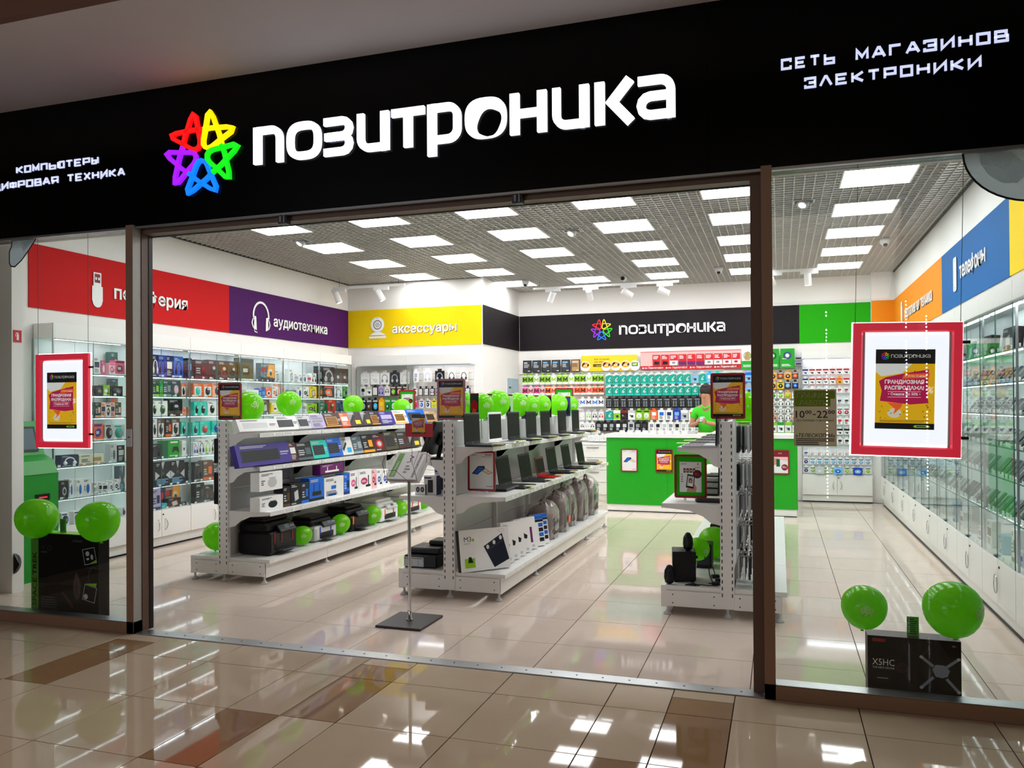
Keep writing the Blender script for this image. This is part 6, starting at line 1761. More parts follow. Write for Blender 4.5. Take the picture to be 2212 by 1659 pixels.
PHP, HAP, LGP = phone_poster(), hand_poster(), lgx_poster()
framed('red framed sale poster on top of the keyboard unit', (-4.535, 1.475, 1.42), 0, SALE)
framed('red framed sale poster on top of the laptop unit', (-2.46, 1.475, 1.42), 0, SALE)
framed('red framed sale poster on top of the right unit, before the man', (-0.346, 1.475, 1.428), 0, SALE)
framed('red framed poster of two phones on the laptop unit shelf', (-2.31, 1.75, 0.837), 0, PHP)
framed('red framed green poster of a hand holding a phone, on the right unit shelf', (-0.635, 1.72, 0.833), 0, HAP)
framed('red framed poster of two phones on the green counter', (-2.03, 7.010, 0.58), 0, PHP, clips=False)
framed('red framed sale poster on the green counter', (-1.54, 7.010, 0.58), 0, SALE, clips=False)
framed('red framed poster with red corner on the counter right of the post', (0.0, 7.010, 0.585), 0, LGP, clips=False)
framed('small red framed green poster standing at the far end of the keyboard unit', (-4.73, 5.42, 1.42), 0, HAP)
framed('red framed green poster standing at the far end of the laptop unit', (-2.56, 5.40, 1.42), 0, HAP)
for n, (y, w_, c, p) in enumerate(((1.80, 0.075, 'dgreen', 'red'), (2.14, 0.085, 'paper', 'grey'), (2.70, 0.07, 'white', 'ink'), (3.17, 0.065, 'purple', 'forest'), (3.55, 0.08, 'paper', 'ink'), (4.05, 0.09, 'ink', 'amber'), (4.89, 0.06, 'violet', 'ink'))):
    b = MB().box((0, 0, 0), (w_, 0.005, 0.235), c).quad(0, 0.222, w_, 0.235, -0.0005, 'dred'); x_ = w_ / 2
    if p in ('ink', 'grey'): b.disc(x_, 0.11, w_ * 0.22, 0.035, -0.0006, p, 12); b.disc(x_, 0.05, w_ * 0.4, 0.035, -0.0006, p, 12)
    else: b.disc(x_, 0.13, w_ * 0.4, 0.05, -0.0006, p, 12); b.disc(x_, 0.08, w_ * 0.25, 0.03, -0.0009, 'orange' if p != 'forest' else 'lilac', 10)
    tag(b.build('card_poster', None, (-2.352 - w_, y, 1.385)), '%s upright card among the balloons over the laptop unit, %s from the entrance' % (CN[c], NTH[n]), 'poster')

# ================================================================ balloons
BAL = sheer('balloon_green', '#98ea20', 0.6, 0.16, 0.2)
BALP = mat('balloon_print', '#d8f4b4', 0.4)


def balloon_meshes():
    prof = []
    for i in range(15):
        t = i / 14; a = math.pi * t
        r = math.sin(a) ** 0.95; z = -math.cos(a)
        if z < 0: z *= 1.16 + 0.05 * (-z)
        prof.append((max(r, 0.012), z))
    b = MB().lathe(prof, BAL, 26).mesh('skin')
    k = MB().lathe([(0.02, -1.215), (0.05, -1.23), (0.085, -1.30), (0.03, -1.27), (0.0, -1.26)], BAL, 10).mesh('knot')
    q = MB(); rr = []
    # star mark pressed on the skin, facing -y
    for kk in range(5):
        th_ = R(90 + 72 * kk)
        ring = []
        for i in range(10):
            a = 6.2832 * i / 10; u = 0.17 * math.cos(th_) + 0.12 * math.cos(a); v = 0.17 * math.sin(th_) + 0.12 * math.sin(a); ring.append((u, v))
        vs = []
        for u, v in ring:
            for s_ in (1.0, 0.5):
                uu = 0.17 * math.cos(th_) + (u - 0.17 * math.cos(th_)) * s_; vv = 0.17 * math.sin(th_) + (v - 0.17 * math.sin(th_)) * s_
                d = math.sqrt(max(0.0, 1 - uu * uu - vv * vv)) * 1.006; vs.append((uu, -d, vv if vv > 0 else vv))
        q.add(vs, [(2 * i, 2 * ((i + 1) % 10), 2 * ((i + 1) % 10) + 1, 2 * i + 1) for i in range(10)], BALP)
    return b, k, q.mesh('star_print')


BS, BK, BP = balloon_meshes()
BL = ['behind the sale poster on the keyboard unit', 'above the white keyboard boxes, second on the keyboard unit', 'above the keyboard boxes, third on the keyboard unit', 'farthest over the top keyboard shelf', 'on the left corner of the black box in the left window', 'on the right corner of the black box in the left window',
      'on the left corner of the drone box in the right window', 'larger one on the right corner of the drone box', 'on the left base shelf of the keyboard unit', 'between the large black and grey fronted printers', 'right of the grey fronted printer', 'right of the tilted panel printer', 'right of the first white printer', 'beside the farthest white printer',
      'behind the sale poster on the laptop unit', 'low behind the first open laptop', 'largest over the white laptop', 'over the third laptop', 'over the fourth laptop', 'over the fifth laptop', 'over the sixth laptop', 'over the last laptop',
      'pale one right of the sale poster before the man', 'right behind the subwoofer', 'larger one behind the subwoofer', 'farthest on the base of the right unit']
TILT = {4: (R(4), R(14)), 5: (R(-6), R(-16)), 7: (R(0), R(-4)), 8: (0, R(8))}
for n, (x, y, z, r) in enumerate(BAL_T):
    if 8 <= n <= 13 or n > 22: z = max(z, 0.208 + 1.2 * r)
    if 14 <= n <= 21: z = max(z, 1.395 + 1.12 * r)
    if n == 3: x -= 0.06
    o = empty('balloon', 'green balloon ' + BL[n], 'balloon', (x, y, z), 0, None)
    tx, ty = TILT.get(n, (R(rnd.uniform(-6, 6)), R(rnd.uniform(-8, 8))))
    o.rotation_euler = (tx, ty, 0); o.scale = (r, r, r * 0.9)
    put(BS, 'skin', o); put(BK, 'knot', o)
    zz = {4: -48, 5: -48, 6: 2, 7: 52, 1: 50, 2: 20, 3: 70, 9: 38, 10: 38, 11: 38}.get(n, 48 if n > 13 else 60)
    put(BP, 'star_print', o, None, (R(-22 if n in (4, 5) else (4 if n in (6, 7) else 6)), 0, R(zz)))
    if n not in (4, 5, 6, 7):   # a clear stick or cup holds it
        zb = {0: 1.39, 1: 1.291, 2: 1.291, 3: 1.291}.get(n, 1.198 if 14 <= n <= 21 else (0.206 if n != 22 else 1.392))
        L = (z - 1.2 * r) - zb
        if L > 0.01:
            MB().cyl((0, 0, (-1.2 * r - L) / r), (0, 0, -1.22), 0.0035 / r, 'lgrey', 6).build('stick', o)

# ================================================================ light boxes in the windows
REDF = mat('lightbox_red', '#ee2a44', 0.3, emit=0.5, coat=0.3)
LBW = mat('lightbox_white', '#eef0ff', 0.4, emit=1.05); LBE = mat('lightbox_edge', '#f4f6ff', 0.4, emit=2.6); ACR = glass('acrylic_plate', '#eef2f6', 0.1)


def light_box(label, x0, x1, z0, z1, y, px0, px1, pz0, pz1):
    o = empty('light_box', label, 'light box', ((x0 + x1) / 2, y, z0)); W = x1 - x0; H = z1 - z0; t = 0.048
    b = MB()
    fo = [(-W / 2, 0), (W / 2, 0), (W / 2, H), (-W / 2, H)]; rings = []
    for ins, y_ in ((0.0, 0.012), (0.0, -0.012), (0.006, -0.019), (t - 0.008, -0.019), (t, -0.008), (t, 0.012)):
        rings += [(px + (ins if px < 0 else -ins), y_, pz + (ins if pz < H / 2 else -ins)) for px, pz in fo]
    b.add(rings, [(4 * k + i, 4 * k + (i + 1) % 4, 4 * k + 4 + (i + 1) % 4, 4 * k + 4 + i) for k in range(5) for i in range(4)], REDF)
    b.build('frame', o)
    MB().box((-W / 2 + t + 0.012, -0.004, t + 0.012), (W / 2 - t - 0.012, 0.01, H - t - 0.012), LBW).build('screen', o)
    b = MB()
    for s in (-1, 1): b.box((s * (W / 2 - t - 0.006) - 0.006, -0.001, t), (s * (W / 2 - t - 0.006) + 0.006, 0.008, H - t), 'silver')
    b.build('clamp_profile', o)
    b = MB()
    for a, c in (((-W / 2 - 0.006, 0.013, -0.006), (W / 2 + 0.006, 0.018, H + 0.006)),): b.box(a, c, LBE)
    b.build('back_light', o)
    sx = (px1 - px0) / 0.21; sz = (pz1 - pz0) / 0.297
    put(SALE_LIT, 'print', o, ((px0 + px1) / 2 - (x0 + x1) / 2, -0.006, pz0 - z0), None, (sx, 1, sz))
    b = MB()
    for s in (-1, 1):
        b.cyl((s * (W / 2 - 0.01), 0, H - 0.01), (s * (W / 2 - 0.01), 0, 2.74 - z0), 0.0015, 'dgrey', 6)
    b.build('hanging_cable', o)
    b = MB()
    for z in (0.1, H - 0.1): b.cyl((W / 2, 0, z), (W / 2 + 0.035, 0, z), 0.008, 'ink', 8)
    b.build('side_knob', o)
    return o


light_box('glowing red framed sale light box hanging in the left window', -5.186, -4.698, 1.230, 1.911, 0.12, -5.085, -4.808, 1.369, 1.778)
o = light_box('glowing red framed sale light box hanging in the right window', 0.352, 0.862, 1.248, 1.930, 0.12, 0.463, 0.740, 1.385, 1.794)
o.rotation_euler = (0, R(1.4), R(0))

# opening hours plate on the right window
o = empty('hours_plate', 'greenish opening hours plate on the inside of the right window', 'sign', (0.07, -0.008, 1.300), 0)
PLW = sheer('plate_grey', '#c8beaa', 0.65); PLG = sheer('plate_green', '#88a818', 0.65)
b = MB().box((0, 0, 0), (0.206, 0.004, 0.292), PLW); b.poly([(0.004, 0.204), (0.178, 0.204), (0.178, 0.243), (0.200, 0.243), (0.200, 0.286), (0.004, 0.286)], -0.0006, PLG); b.build('plate', o)
b = MB(); GLT = mat('plate_letters', '#b4c470', 0.5)
write(b, 'ГРАФИК', 0.014, 0.247, 0.040, -0.001, GLT, 0.0, shear=0.25, fit=0.158); write(b, 'РАБОТЫ', 0.028, 0.210, 0.036, -0.001, GLT, 0.0, shear=0.25, fit=0.14)
write(b, '10', 0.010, 0.146, 0.052, -0.001, 'black', 0.01, fit=0.043); write(b, '00', 0.056, 0.166, 0.026, -0.001, 'black', 0.02, fit=0.031); b.quad(0.092, 0.160, 0.108, 0.165, -0.001, 'black'); write(b, '22', 0.112, 0.146, 0.052, -0.001, 'black', 0.01, fit=0.052); write(b, '00', 0.166, 0.166, 0.026, -0.001, 'black', 0.02, fit=0.033)
write(b, 'БЕЗ ПЕРЕРЫВА И ВЫХОДНЫХ', 0.014, 0.127, 0.014, -0.001, 'black', 0.01, fit=0.18); write(b, '«ТЕЛЕСКОП-М»', 0.008, 0.046, 0.026, -0.001, 'black', 0.015, shear=0.2, fit=0.19); b.lines(0.01, 0.004, 0.20, 0.042, -0.001, 'dgrey', 4, 2)
b.build('lettering', o)

# dish stickers in the upper window corners
STK = sheer('sticker_grey', '#a4aeb6', 0.7); STL = sheer('sticker_light', '#d4dadc', 0.7)


def dish(label, cx, cz, pts, light, ribs):
    o = empty('window_sticker', label, 'sticker', (cx, -0.0125, cz))
    b = MB().poly(pts, 0, STK); b.stroke(pts, 0.010, -0.0006, 'black', None, True); b.build('sheet', o)
    b = MB().poly(light, -0.0008, STL)
    for s in ribs: b.stroke(s, 0.008, -0.0014, sheer('sticker_pale', '#f4f6f6', 0.7))
    b.build('dish_print', o)


dish('round grey dish sticker in the top corner of the right window', 1.17, 2.74, [(-0.31, 0.0)] + [(-0.31 + 0.32 * (1 - math.cos(R(a))) * 0.98, -0.26 * math.sin(R(a))) for a in range(10, 96, 8)] + [(0.33, -0.20), (0.33, 0.0)],
     [(-0.24, -0.005), (-0.235, -0.06), (-0.2, -0.12), (-0.14, -0.165), (-0.08, -0.17), (-0.035, -0.13), (-0.05, -0.07), (-0.1, -0.02), (-0.15, 0.0)], [[(-0.13, -0.085), (-0.04, -0.01)], [(-0.19, -0.03), (-0.17, -0.075), (-0.12, -0.10), (-0.08, -0.075)], [(-0.23, -0.07), (-0.19, -0.08)], [(-0.11, -0.12), (-0.10, -0.155)]])
dish('grey dish sticker in the top corner of the left window', -5.17, 2.70, [(-0.105, -0.01), (-0.125, -0.045), (-0.125, -0.13), (-0.11, -0.152), (-0.075, -0.158), (-0.01, -0.115), (0.06, -0.045), (0.13, 0.035), (-0.10, 0.035)],
     [(0.01, 0.03), (-0.01, -0.02), (0.015, -0.05), (0.06, -0.01), (0.1, 0.03)], [[(0.0, 0.0), (0.02, -0.03)]])

# fire extinguisher sign, dark fitting on the pillar
o = empty('fire_sign', 'small red fire extinguisher sign on the white pillar inside the left window', 'sign', (-5.985, 0.604, 2.065), R(90))
MB().box((0, 0, 0), (0.075, 0.003, 0.10), 'red').build('plate', o); b = MB().poly([(0.028, 0.018), (0.048, 0.018), (0.048, 0.062), (0.042, 0.072), (0.034, 0.072), (0.028, 0.062)], -0.001, 'white').quad(0.022, 0.072, 0.042, 0.080, -0.001, 'white'); b.stroke([(0.024, 0.078), (0.018, 0.06), (0.02, 0.045)], 0.004, -0.001, 'white'); b.build('pictogram', o)
b = MB(); vs = [(-5.925, 0.602, 0.24)]
for i in range(9):
    a = R(-90 + 180 * i / 8); vs.append((-5.989, 0.602 + 0.075 * math.cos(a), 0.24 + 0.085 * math.sin(a)))
b.add(vs, [(0, i + 1, i + 2) for i in range(8)] + [(0, 9, 1), tuple(range(9, 0, -1))], 'black')
tag(b.build('wall_fitting'), 'small black half cone fitting low on the white pillar in the left window', 'fitting')

# payment terminal
TG = mat('terminal_green', '#0c8a22', 0.35); TGD = mat('terminal_dark_green', '#0a6a1a', 0.4)
o = empty('payment_terminal', 'green self service payment terminal behind the left window', 'terminal', (-6.20, 1.015, 0), R(90))
pr_ = [(0.0, 0.0), (0.0, 0.93), (0.05, 1.05), (0.16, 1.10), (0.24, 1.40), (0.33, 1.40), (0.33, 0.0)]   # depth, height
n = len(pr_); vs = [(-0.22, d_, z) for d_, z in pr_] + [(0.22, d_, z) for d_, z in pr_]
MB().add(vs, [tuple(range(n)), tuple(range(n, 2 * n))[::-1]] + [(i, n + i, n + (i + 1) % n, (i + 1) % n) for i in range(n)], TG).build('body', o)
T = Matrix.Translation((0, 0.195, 1.235)) @ Matrix.Rotation(R(-15), 4, 'X')
MB().box((-0.16, -0.01, -0.11), (0.16, 0.02, 0.12), 'ink', T).quad(-0.14, -0.09, 0.14, 0.10, -0.011, 'slate', T).build('screen', o)
MB().box((-0.02, -0.012, 0.70), (0.12, 0.0, 0.76), 'black').build('slot_plate', o); MB().box((0.01, -0.014, 0.725), (0.09, -0.012, 0.735), mat('red_led', '#ff2030', 0.4, emit=1.5)).build('slot_light', o)
MB().box((0.0, -0.01, 0.30), (0.15, 0.0, 0.60), mat('recess_navy', '#0c1044', 0.4)).build('receipt_door', o); MB().box((-0.222, -0.004, 0.93), (0.222, 0.0, 0.936), TGD).box((-0.2, -0.006, 0.62), (-0.1, 0.0, 0.64), 'dgreen').build('seam', o)

# boxes on the floor behind the windows
o = empty('toy_box', 'tall black and green drone box on the floor of the left window', 'box', (-4.965, 0.15, 0.0), R(0))
b = MB().box((-0.315, 0.0, 0), (0.315, 0.10, 0.60), mat('box_black', '#060606', 0.4, spec=0.15)).box((-0.3155, -0.0006, 0.0), (-0.245, 0.09, 0.60), mat('box_green', '#4c8a14', 0.4)).box((-0.3155, -0.0008, 0.597), (0.3155, 0.1005, 0.6012), 'lime'); b.build('carton', o)
b = MB(); T = Matrix.Translation((-0.262, -0.0015, 0.06)) @ Matrix.Rotation(R(-90), 4, 'Y'); write(b, 'SPACE TREK', 0, 0, 0.055, 0, 'black', 0.015, T=T, fit=0.40)
T1 = None
for (cx, cz, a) in ((0.235, 0.45, 12), (0.235, 0.18, -12)):
    Tm = Matrix.Translation((cx, -0.001, cz)) @ Matrix.Rotation(R(-a), 4, 'Y')
    b.stroke([(-0.055, -0.055), (0.055, -0.055), (0.055, 0.055), (-0.055, 0.055)], 0.004, 0, 'lgrey', Tm, True)
    if a > 0: b.disc(-0.015, 0.02, 0.018, 0.018, 0, 'lgrey', 10, Tm); b.disc(-0.02, -0.018, 0.014, 0.008, 0, 'lgrey', 10, Tm); b.disc(0.02, -0.01, 0.012, 0.02, 0, 'lgrey', 10, Tm); b.poly([(-0.02, -0.055), (0.055, -0.055), (0.055, -0.035)], -0.0004, 'lime', Tm)
    else: b.disc(-0.03, -0.03, 0.02, 0.02, 0, 'lgrey', 10, Tm); b.poly([(-0.055, 0.06), (0.045, 0.06), (0.05, 0.09)], -0.0004, 'lime', Tm)
b.ring(0.275, 0.30, 0.05, 0.07, 0.006, -0.001, 'dgrey', 14, None, 60, 280)
b.poly([(0.11, 0.33), (0.13, 0.30), (0.155, 0.24), (0.15, 0.17), (0.13, 0.13), (0.11, 0.13), (0.09, 0.17), (0.085, 0.24)], -0.001, mat('toy_brown', '#3a322c', 0.5)); b.poly([(0.112, 0.30), (0.125, 0.25), (0.125, 0.16), (0.112, 0.15), (0.10, 0.18)], -0.0014, 'maroon')
b.stroke([(-0.02, 0.17), (0.03, 0.13), (0.08, 0.07)], 0.018, -0.001, 'maroon'); write(b, 'CE', -0.22, 0.485, 0.03, -0.001, 'dgrey', 0.0); b.ring(-0.14, 0.49, 0.018, 0.018, 0.004, -0.001, 'dgrey', 10); b.quad(-0.22, 0.455, -0.16, 0.465, -0.001, 'dgrey'); b.lines(-0.22, 0.03, -0.06, 0.14, -0.001, 'dgrey', 6, 5); b.quad(0.08, 0.545, 0.17, 0.56, -0.001, 'dgrey')
b.build('print', o)
o = empty('toy_box', 'low black drone box lettered X5HC on the floor of the right window', 'box', (0.642, 0.13, 0.0), 0)
MB().box((-0.217, 0.0, 0), (0.217, 0.12, 0.315), mat('box_black', '#0c0c0c', 0.35)).box((-0.2172, -0.0004, 0.3145), (0.2172, 0.1204, 0.3156), 'choc').build('carton', o)
b = MB(); b.quad(-0.195, 0.285, -0.13, 0.303, -0.0008, 'dred'); write(b, 'SYMA', -0.19, 0.288, 0.016, -0.0014, 'red', 0.02, fit=0.055); write(b, 'X5HC', -0.195, 0.165, 0.048, -0.001, 'white', -0.004, fit=0.105); write(b, 'THE NEW DRONE', -0.195, 0.148, 0.014, -0.001, 'lgrey', 0.01, fit=0.105); write(b, '12+', 0.175, 0.285, 0.012, -0.001, 'lgrey', 0.01)
b.quad(-0.173, 0.098, -0.12, 0.101, -0.001, 'lgrey'); b.ring(-0.055, 0.160, 0.026, 0.022, 0.004, -0.001, 'choc', 14); b.ring(-0.055, 0.160, 0.014, 0.012, 0.003, -0.001, 'maroon', 12)
DR = mat('drone_grey', '#9498a8', 0.4)
b.poly([(0.085, 0.165), (0.10, 0.19), (0.14, 0.19), (0.165, 0.165), (0.155, 0.135), (0.13, 0.125), (0.10, 0.13)], -0.0015, DR)
for ex, ez in ((0.035, 0.225), (0.205, 0.225), (0.035, 0.07), (0.205, 0.06)):
    b.stroke([(0.12 + (ex - 0.12) * 0.35, 0.157 + (ez - 0.157) * 0.35), (ex, ez)], 0.014, -0.0012, DR); b.disc(ex, ez, 0.009, 0.008, -0.0018, 'lgrey', 10)
b.stroke([(0.04, 0.23), (0.075, 0.275)], 0.003, -0.001, 'dgrey'); b.build('print', o)
for n, (x, y, z) in enumerate(((-5.02, 0.19, 0.602), (0.645, 0.17, 0.316))):
    b = MB().box((-0.028, 0, 0), (0.028, 0.004, 0.10), mat('card_green', '#3c9a18', 0.5)); b.lines(-0.024, 0.008, 0.024, 0.092, -0.0006, 'forest', 8, n)
    tag(b.build('price_card', None, (x, y, z)), 'small green text card on the %s box' % ('black and green drone', 'low black drone')[n], 'card')

# ================================================================ leaflet stand and leaflets
o = empty('leaflet_stand', 'chrome pole leaflet stand with black square foot at the entrance', 'stand', (-2.478, 0.74, 0))
MB().bbox((-0.17, -0.195, 0.0), (0.17, 0.195, 0.016), mat('foot_black', '#2a2628', 0.5), 0.003).build('foot_plate', o)
MB().cyl((0, 0, 0.016), (0, 0, 0.988), 0.0115, CHROME, 16).lathe([(0.026, 0.016), (0.024, 0.024), (0.015, 0.03), (0.015, 0.08), (0.0125, 0.085)], CHROME, 14).build('pole', o)
WIRE = mat('wire_red', '#6a1e22', 0.35, 0.3)
b = MB()
for pts in ([(-0.17, -0.03, 1.02), (-0.20, -0.02, 1.12), (-0.17, 0.02, 1.20), (-0.12, 0.04, 1.16)], [(-0.14, -0.06, 1.00), (-0.13, -0.09, 1.07), (-0.06, -0.09, 1.07), (0.02, -0.07, 1.0), (0.05, -0.05, 1.0)], [(0.08, -0.04, 1.0), (0.06, -0.06, 1.10), (0.09, -0.03, 1.20), (0.15, 0.02, 1.17), (0.16, 0.03, 1.10)],
            [(0.01, 0.03, 1.10), (0.0, 0.05, 1.25), (0.0, 0.05, 1.32)], [(0.12, 0.03, 1.12), (0.12, 0.05, 1.25), (0.12, 0.05, 1.32)], [(-0.14, -0.06, 1.0), (0.0, 0.0, 0.995), (0.08, -0.04, 1.0)]):
    b.tube(pts, 0.0018, WIRE, 6)
b.build('wire_holder', o)
b = MB().box((-0.05, 0.045, 1.30), (0.16, 0.05, 1.395), 'red'); b.build('header_card', o)
put(SALE, 'header_print', o, (0.055, 0.042, 1.322), None, (0.48, 1, 0.46))
RT3 = Matrix.Translation((-0.075, 0.0, 1.004)) @ Matrix.Rotation(R(-50), 4, 'X') @ Matrix.Scale(1.12, 4)
for i in range(7):
    b = MB(); T = RT3 @ Matrix.Translation((0.003 * (i % 3) + 0.004 * (6 - i), 0.005 * (6 - i) + 0.002, -0.003 * (i % 2)))
    b.box((-0.105, 0, 0.0), (0.105, 0.0016, 0.25), 'paper', T)
    if i == 6:
        Tq = T
        b.quad(-0.085, 0.02, -0.045, 0.235, -0.0006, mat('leaflet_green', '#5a9c1e', 0.5), Tq)
        Tr = Tq @ Matrix.Translation((-0.055, -0.001, 0.03)) @ Matrix.Rotation(R(-90), 4, 'Y')
        write(b, 'ПОЗИТРОНИКА', 0.0, 0.0, 0.022, 0, 'white', 0.01, T=Tr, fit=0.13)
        Tr = Tq @ Matrix.Translation((0.085, -0.001, 0.02)) @ Matrix.Rotation(R(-90), 4, 'Y'); write(b, 'В ЛЕТО С ПОЗИТРОНИКОЙ', 0, 0, 0.02, 0, 'ink', 0.02, T=Tr, fit=0.21)
        b.stroke([(-0.005, 0.15), (0.02, 0.16), (0.01, 0.19), (0.03, 0.2), (0.0, 0.215)], 0.006, -0.0006, 'ink', Tq); b.lines(0.0, 0.05, 0.04, 0.13, -0.0006, 'grey', 3, 8, Tq)
    m = b.build('leaflet', None, (-2.478, 0.74, 0)); tag(m, 'printed leaflet with green band on top of the stack in the stand' if i == 6 else 'white leaflet in the stand stack, %s below the printed one' % NTH[5 - i], 'leaflet', 'leaflets in the stand')

# ================================================================ track lights, cameras, spots
TRW = mat('track_white', '#e6e6e6', 0.35)


def track(label, x0, x1, y, z, heads, dz=0.0):
    o = empty('track_light', label, 'track light', (x0, y, z))
    MB().box((0, -0.018, 0), (x1 - x0, 0.018, 0.03), TRW).build('rail', o)
    MB().tube([(0.1, 0, 0.03), (0.1, 0, ZC - z)], 0.0025, 'dgrey', 6).tube([(x1 - x0 - 0.1, 0, 0.03), (x1 - x0 - 0.1, 0, ZC - z)], 0.0025, 'dgrey', 6).build('suspension', o)
    for hx, aim in heads:
        h = MB().box((hx - x0 - 0.10, -0.02, -0.045), (hx - x0 + 0.14, 0.02, 0.0), TRW).build('adapter', o)
        MB().cyl((hx - x0, 0, -0.045), (hx - x0, 0, -0.085), 0.007, TRW, 8).build('arm', h)
        d = Vector(aim).normalized(); p = Vector((hx - x0, 0, -0.125)); 
        b = MB().cyl(p - d * 0.085, p + d * 0.085, 0.048, TRW, 18).cyl(p - d * 0.087, p - d * 0.0855, 0.036, 'lgrey', 16).cyl(p + d * 0.0855, p + d * 0.087, 0.04, mat('spot_face', '#fff2e4', 0.3, emit=6.0), 16)
        for k in range(4): 
            u = d.orthogonal().normalized(); v = d.cross(u); q = p - d * 0.0872 + (u * math.cos(k * 1.57) + v * math.sin(k * 1.57)) * 0.03; b.cyl(q, q - d * 0.001, 0.006, 'grey', 8)
        b.build('spot_head', h)


track('white track light with two spots over the purple sign corner', -6.45, -5.25, 6.45, 3.30, [(-6.38, (0.3, 0.2, -1)), (-5.66, (0.45, 0.2, -0.9))])
track('white track light with four spots before the black word mark wall', -3.70, -1.42, 7.9, 3.35, [(-3.40, (-0.45, 0.35, -0.8)), (-2.79, (0.0, 0.6, -0.6)), (-2.20, (0.75, 0.4, -0.5)), (-1.65, (0.9, 0.3, -0.4))])
track('white track light with two spots before the green sign', -0.25, 0.75, 7.9, 3.42, [(-0.09, (0.2, 0.9, -0.3)), (0.40, (0.05, 0.15, -1))])
for n, (x, y) in enumerate(((-3.77, 7.70), (-0.81, 7.5), (1.21, 6.1))):
    o = empty('dome_camera', 'white dome camera under the grid ceiling, %s' % ('before the black column side', 'over the counter end', 'near the right wall')[n], 'camera', (x, y, ZC))
    MB().lathe([(0.06, 0.0), (0.058, -0.03), (0.05, -0.06), (0.03, -0.09), (0.01, -0.10)], 'lgrey', 16).build('housing', o); MB().ball((0, -0.02, -0.075), 0.028, 0.028, 0.028, 'ink', 10, 7).build('lens', o)
o = empty('bullet_camera', 'white box camera with dark lens above the four spot track', 'camera', (-2.24, 7.78, ZC - 0.0))
MB().cyl((0, 0.08, -0.04), (0, -0.05, -0.05), 0.042, 'lgrey', 16).cyl((0, 0.05, 0), (0, 0.05, -0.02), 0.02, 'lgrey', 10).build('housing', o); MB().cyl((0, -0.051, -0.05), (0, -0.055, -0.05), 0.03, 'black', 14).build('lens', o)
SPN = ['above the red sign', 'in the middle of the grid ceiling', 'behind the right window, farther', 'behind the right window, nearer']
for n, (x, y) in enumerate(((-5.36, 3.87), (-2.2, 4.42), (0.24, 3.9), (0.21, 2.64))):
    o = empty('recessed_spot', 'tilted double recessed spotlight %s' % SPN[n], 'spotlight', (x, y, ZC))
    MB().box((-0.10, -0.08, -0.006), (0.10, 0.08, 0.0), 'lgrey').box((-0.085, -0.065, -0.0065), (0.085, 0.065, -0.006), 'dgrey').build('frame', o)
    d = Vector((-0.3, -0.5, -0.8)).normalized(); b = MB().cyl((0, 0.01, 0.0), Vector((0, 0.01, 0.0)) + d * 0.05, 0.055, 'silver', 16); b.build('housing', o)
    p = Vector((0, 0.01, 0.0)) + d * 0.0505; MB().cyl(p, p + d * 0.001, 0.036, mat('spot_warm', '#ffe6d4', 0.3, emit=2.5), 16).build('lens', o)

# ================================================================ LED garlands hanging across the concourse (seen mirrored in the right window)
BEAD = mat('led_bead', '#f6f8ff', 0.4, emit=55.0)
for n, (x, z0, z1) in enumerate(((0.66, 0.15, 2.9), (1.98, 0.3, 3.0), (1.72, 1.3, 3.0))):
    o = empty('light_string', 'hanging string of white light beads across the concourse, %s of three' % NTH[n], 'light string', (x, -8.3, 0), 0, 'light strings of the concourse')
    MB().cyl((0, 0, z0), (0, 0, 3.98), 0.002, 'lgrey', 6).build('wire', o)
    b = MB(); z = z0; k = 0
    while z < z1:
        k += 1
        if k % 13 < 10: b.add([(0.011, 0, z), (-0.011, 0, z), (0, 0.011, z), (0, -0.011, z), (0, 0, z + 0.014), (0, 0, z - 0.014)], [(0, 2, 4), (2, 1, 4), (1, 3, 4), (3, 0, 4), (2, 0, 5), (1, 2, 5), (3, 1, 5), (0, 3, 5)], BEAD)
        z += 0.052
    q = b.build('light_beads', o); q['kind'] = 'stuff'
# ================================================================ the man behind the counter
SKIN = mat('skin_tone', '#b98264', 0.55); HAIR = mat('hair_dark', '#1e1512', 0.6, noise=0.3, nscale=60); POLO = mat('polo_green', '#38c80c', 0.7, noise=0.06, nscale=30, bump=0.15); JEAN = mat('jeans', '#20263a', 0.8)


def skin_obj(name, verts, edges, radii, root, m, parent, sub=2):
    me = bpy.data.meshes.new(name); me.from_pydata(verts, edges, []); o = bpy.data.objects.new(name, me); col.objects.link(o); o.parent = parent
    sk = o.modifiers.new('Skin', 'SKIN'); sk.use_smooth_shade = True
    if not me.skin_vertices: me.skin_vertices.new()
    for i, r in enumerate(radii):
        v = me.skin_vertices[0].data[i]; v.radius = r if isinstance(r, tuple) else (r, r); v.use_root = (i == root)
    ss = o.modifiers.new('Sub', 'SUBSURF'); ss.levels = sub; ss.render_levels = sub
    dg = bpy.context.evaluated_depsgraph_get(); dg.update()
    em = bpy.data.meshes.new_from_object(o.evaluated_get(dg)); em.materials.clear(); em.materials.append(m)
    for p in em.polygons: p.use_smooth = True
    o.modifiers.clear(); o.data = em; em.name = name
    return o


man = empty('person', 'young man in a bright green polo shirt looking down at his phone behind the counter', 'person', (-1.03, 8.10, 0), R(-14))
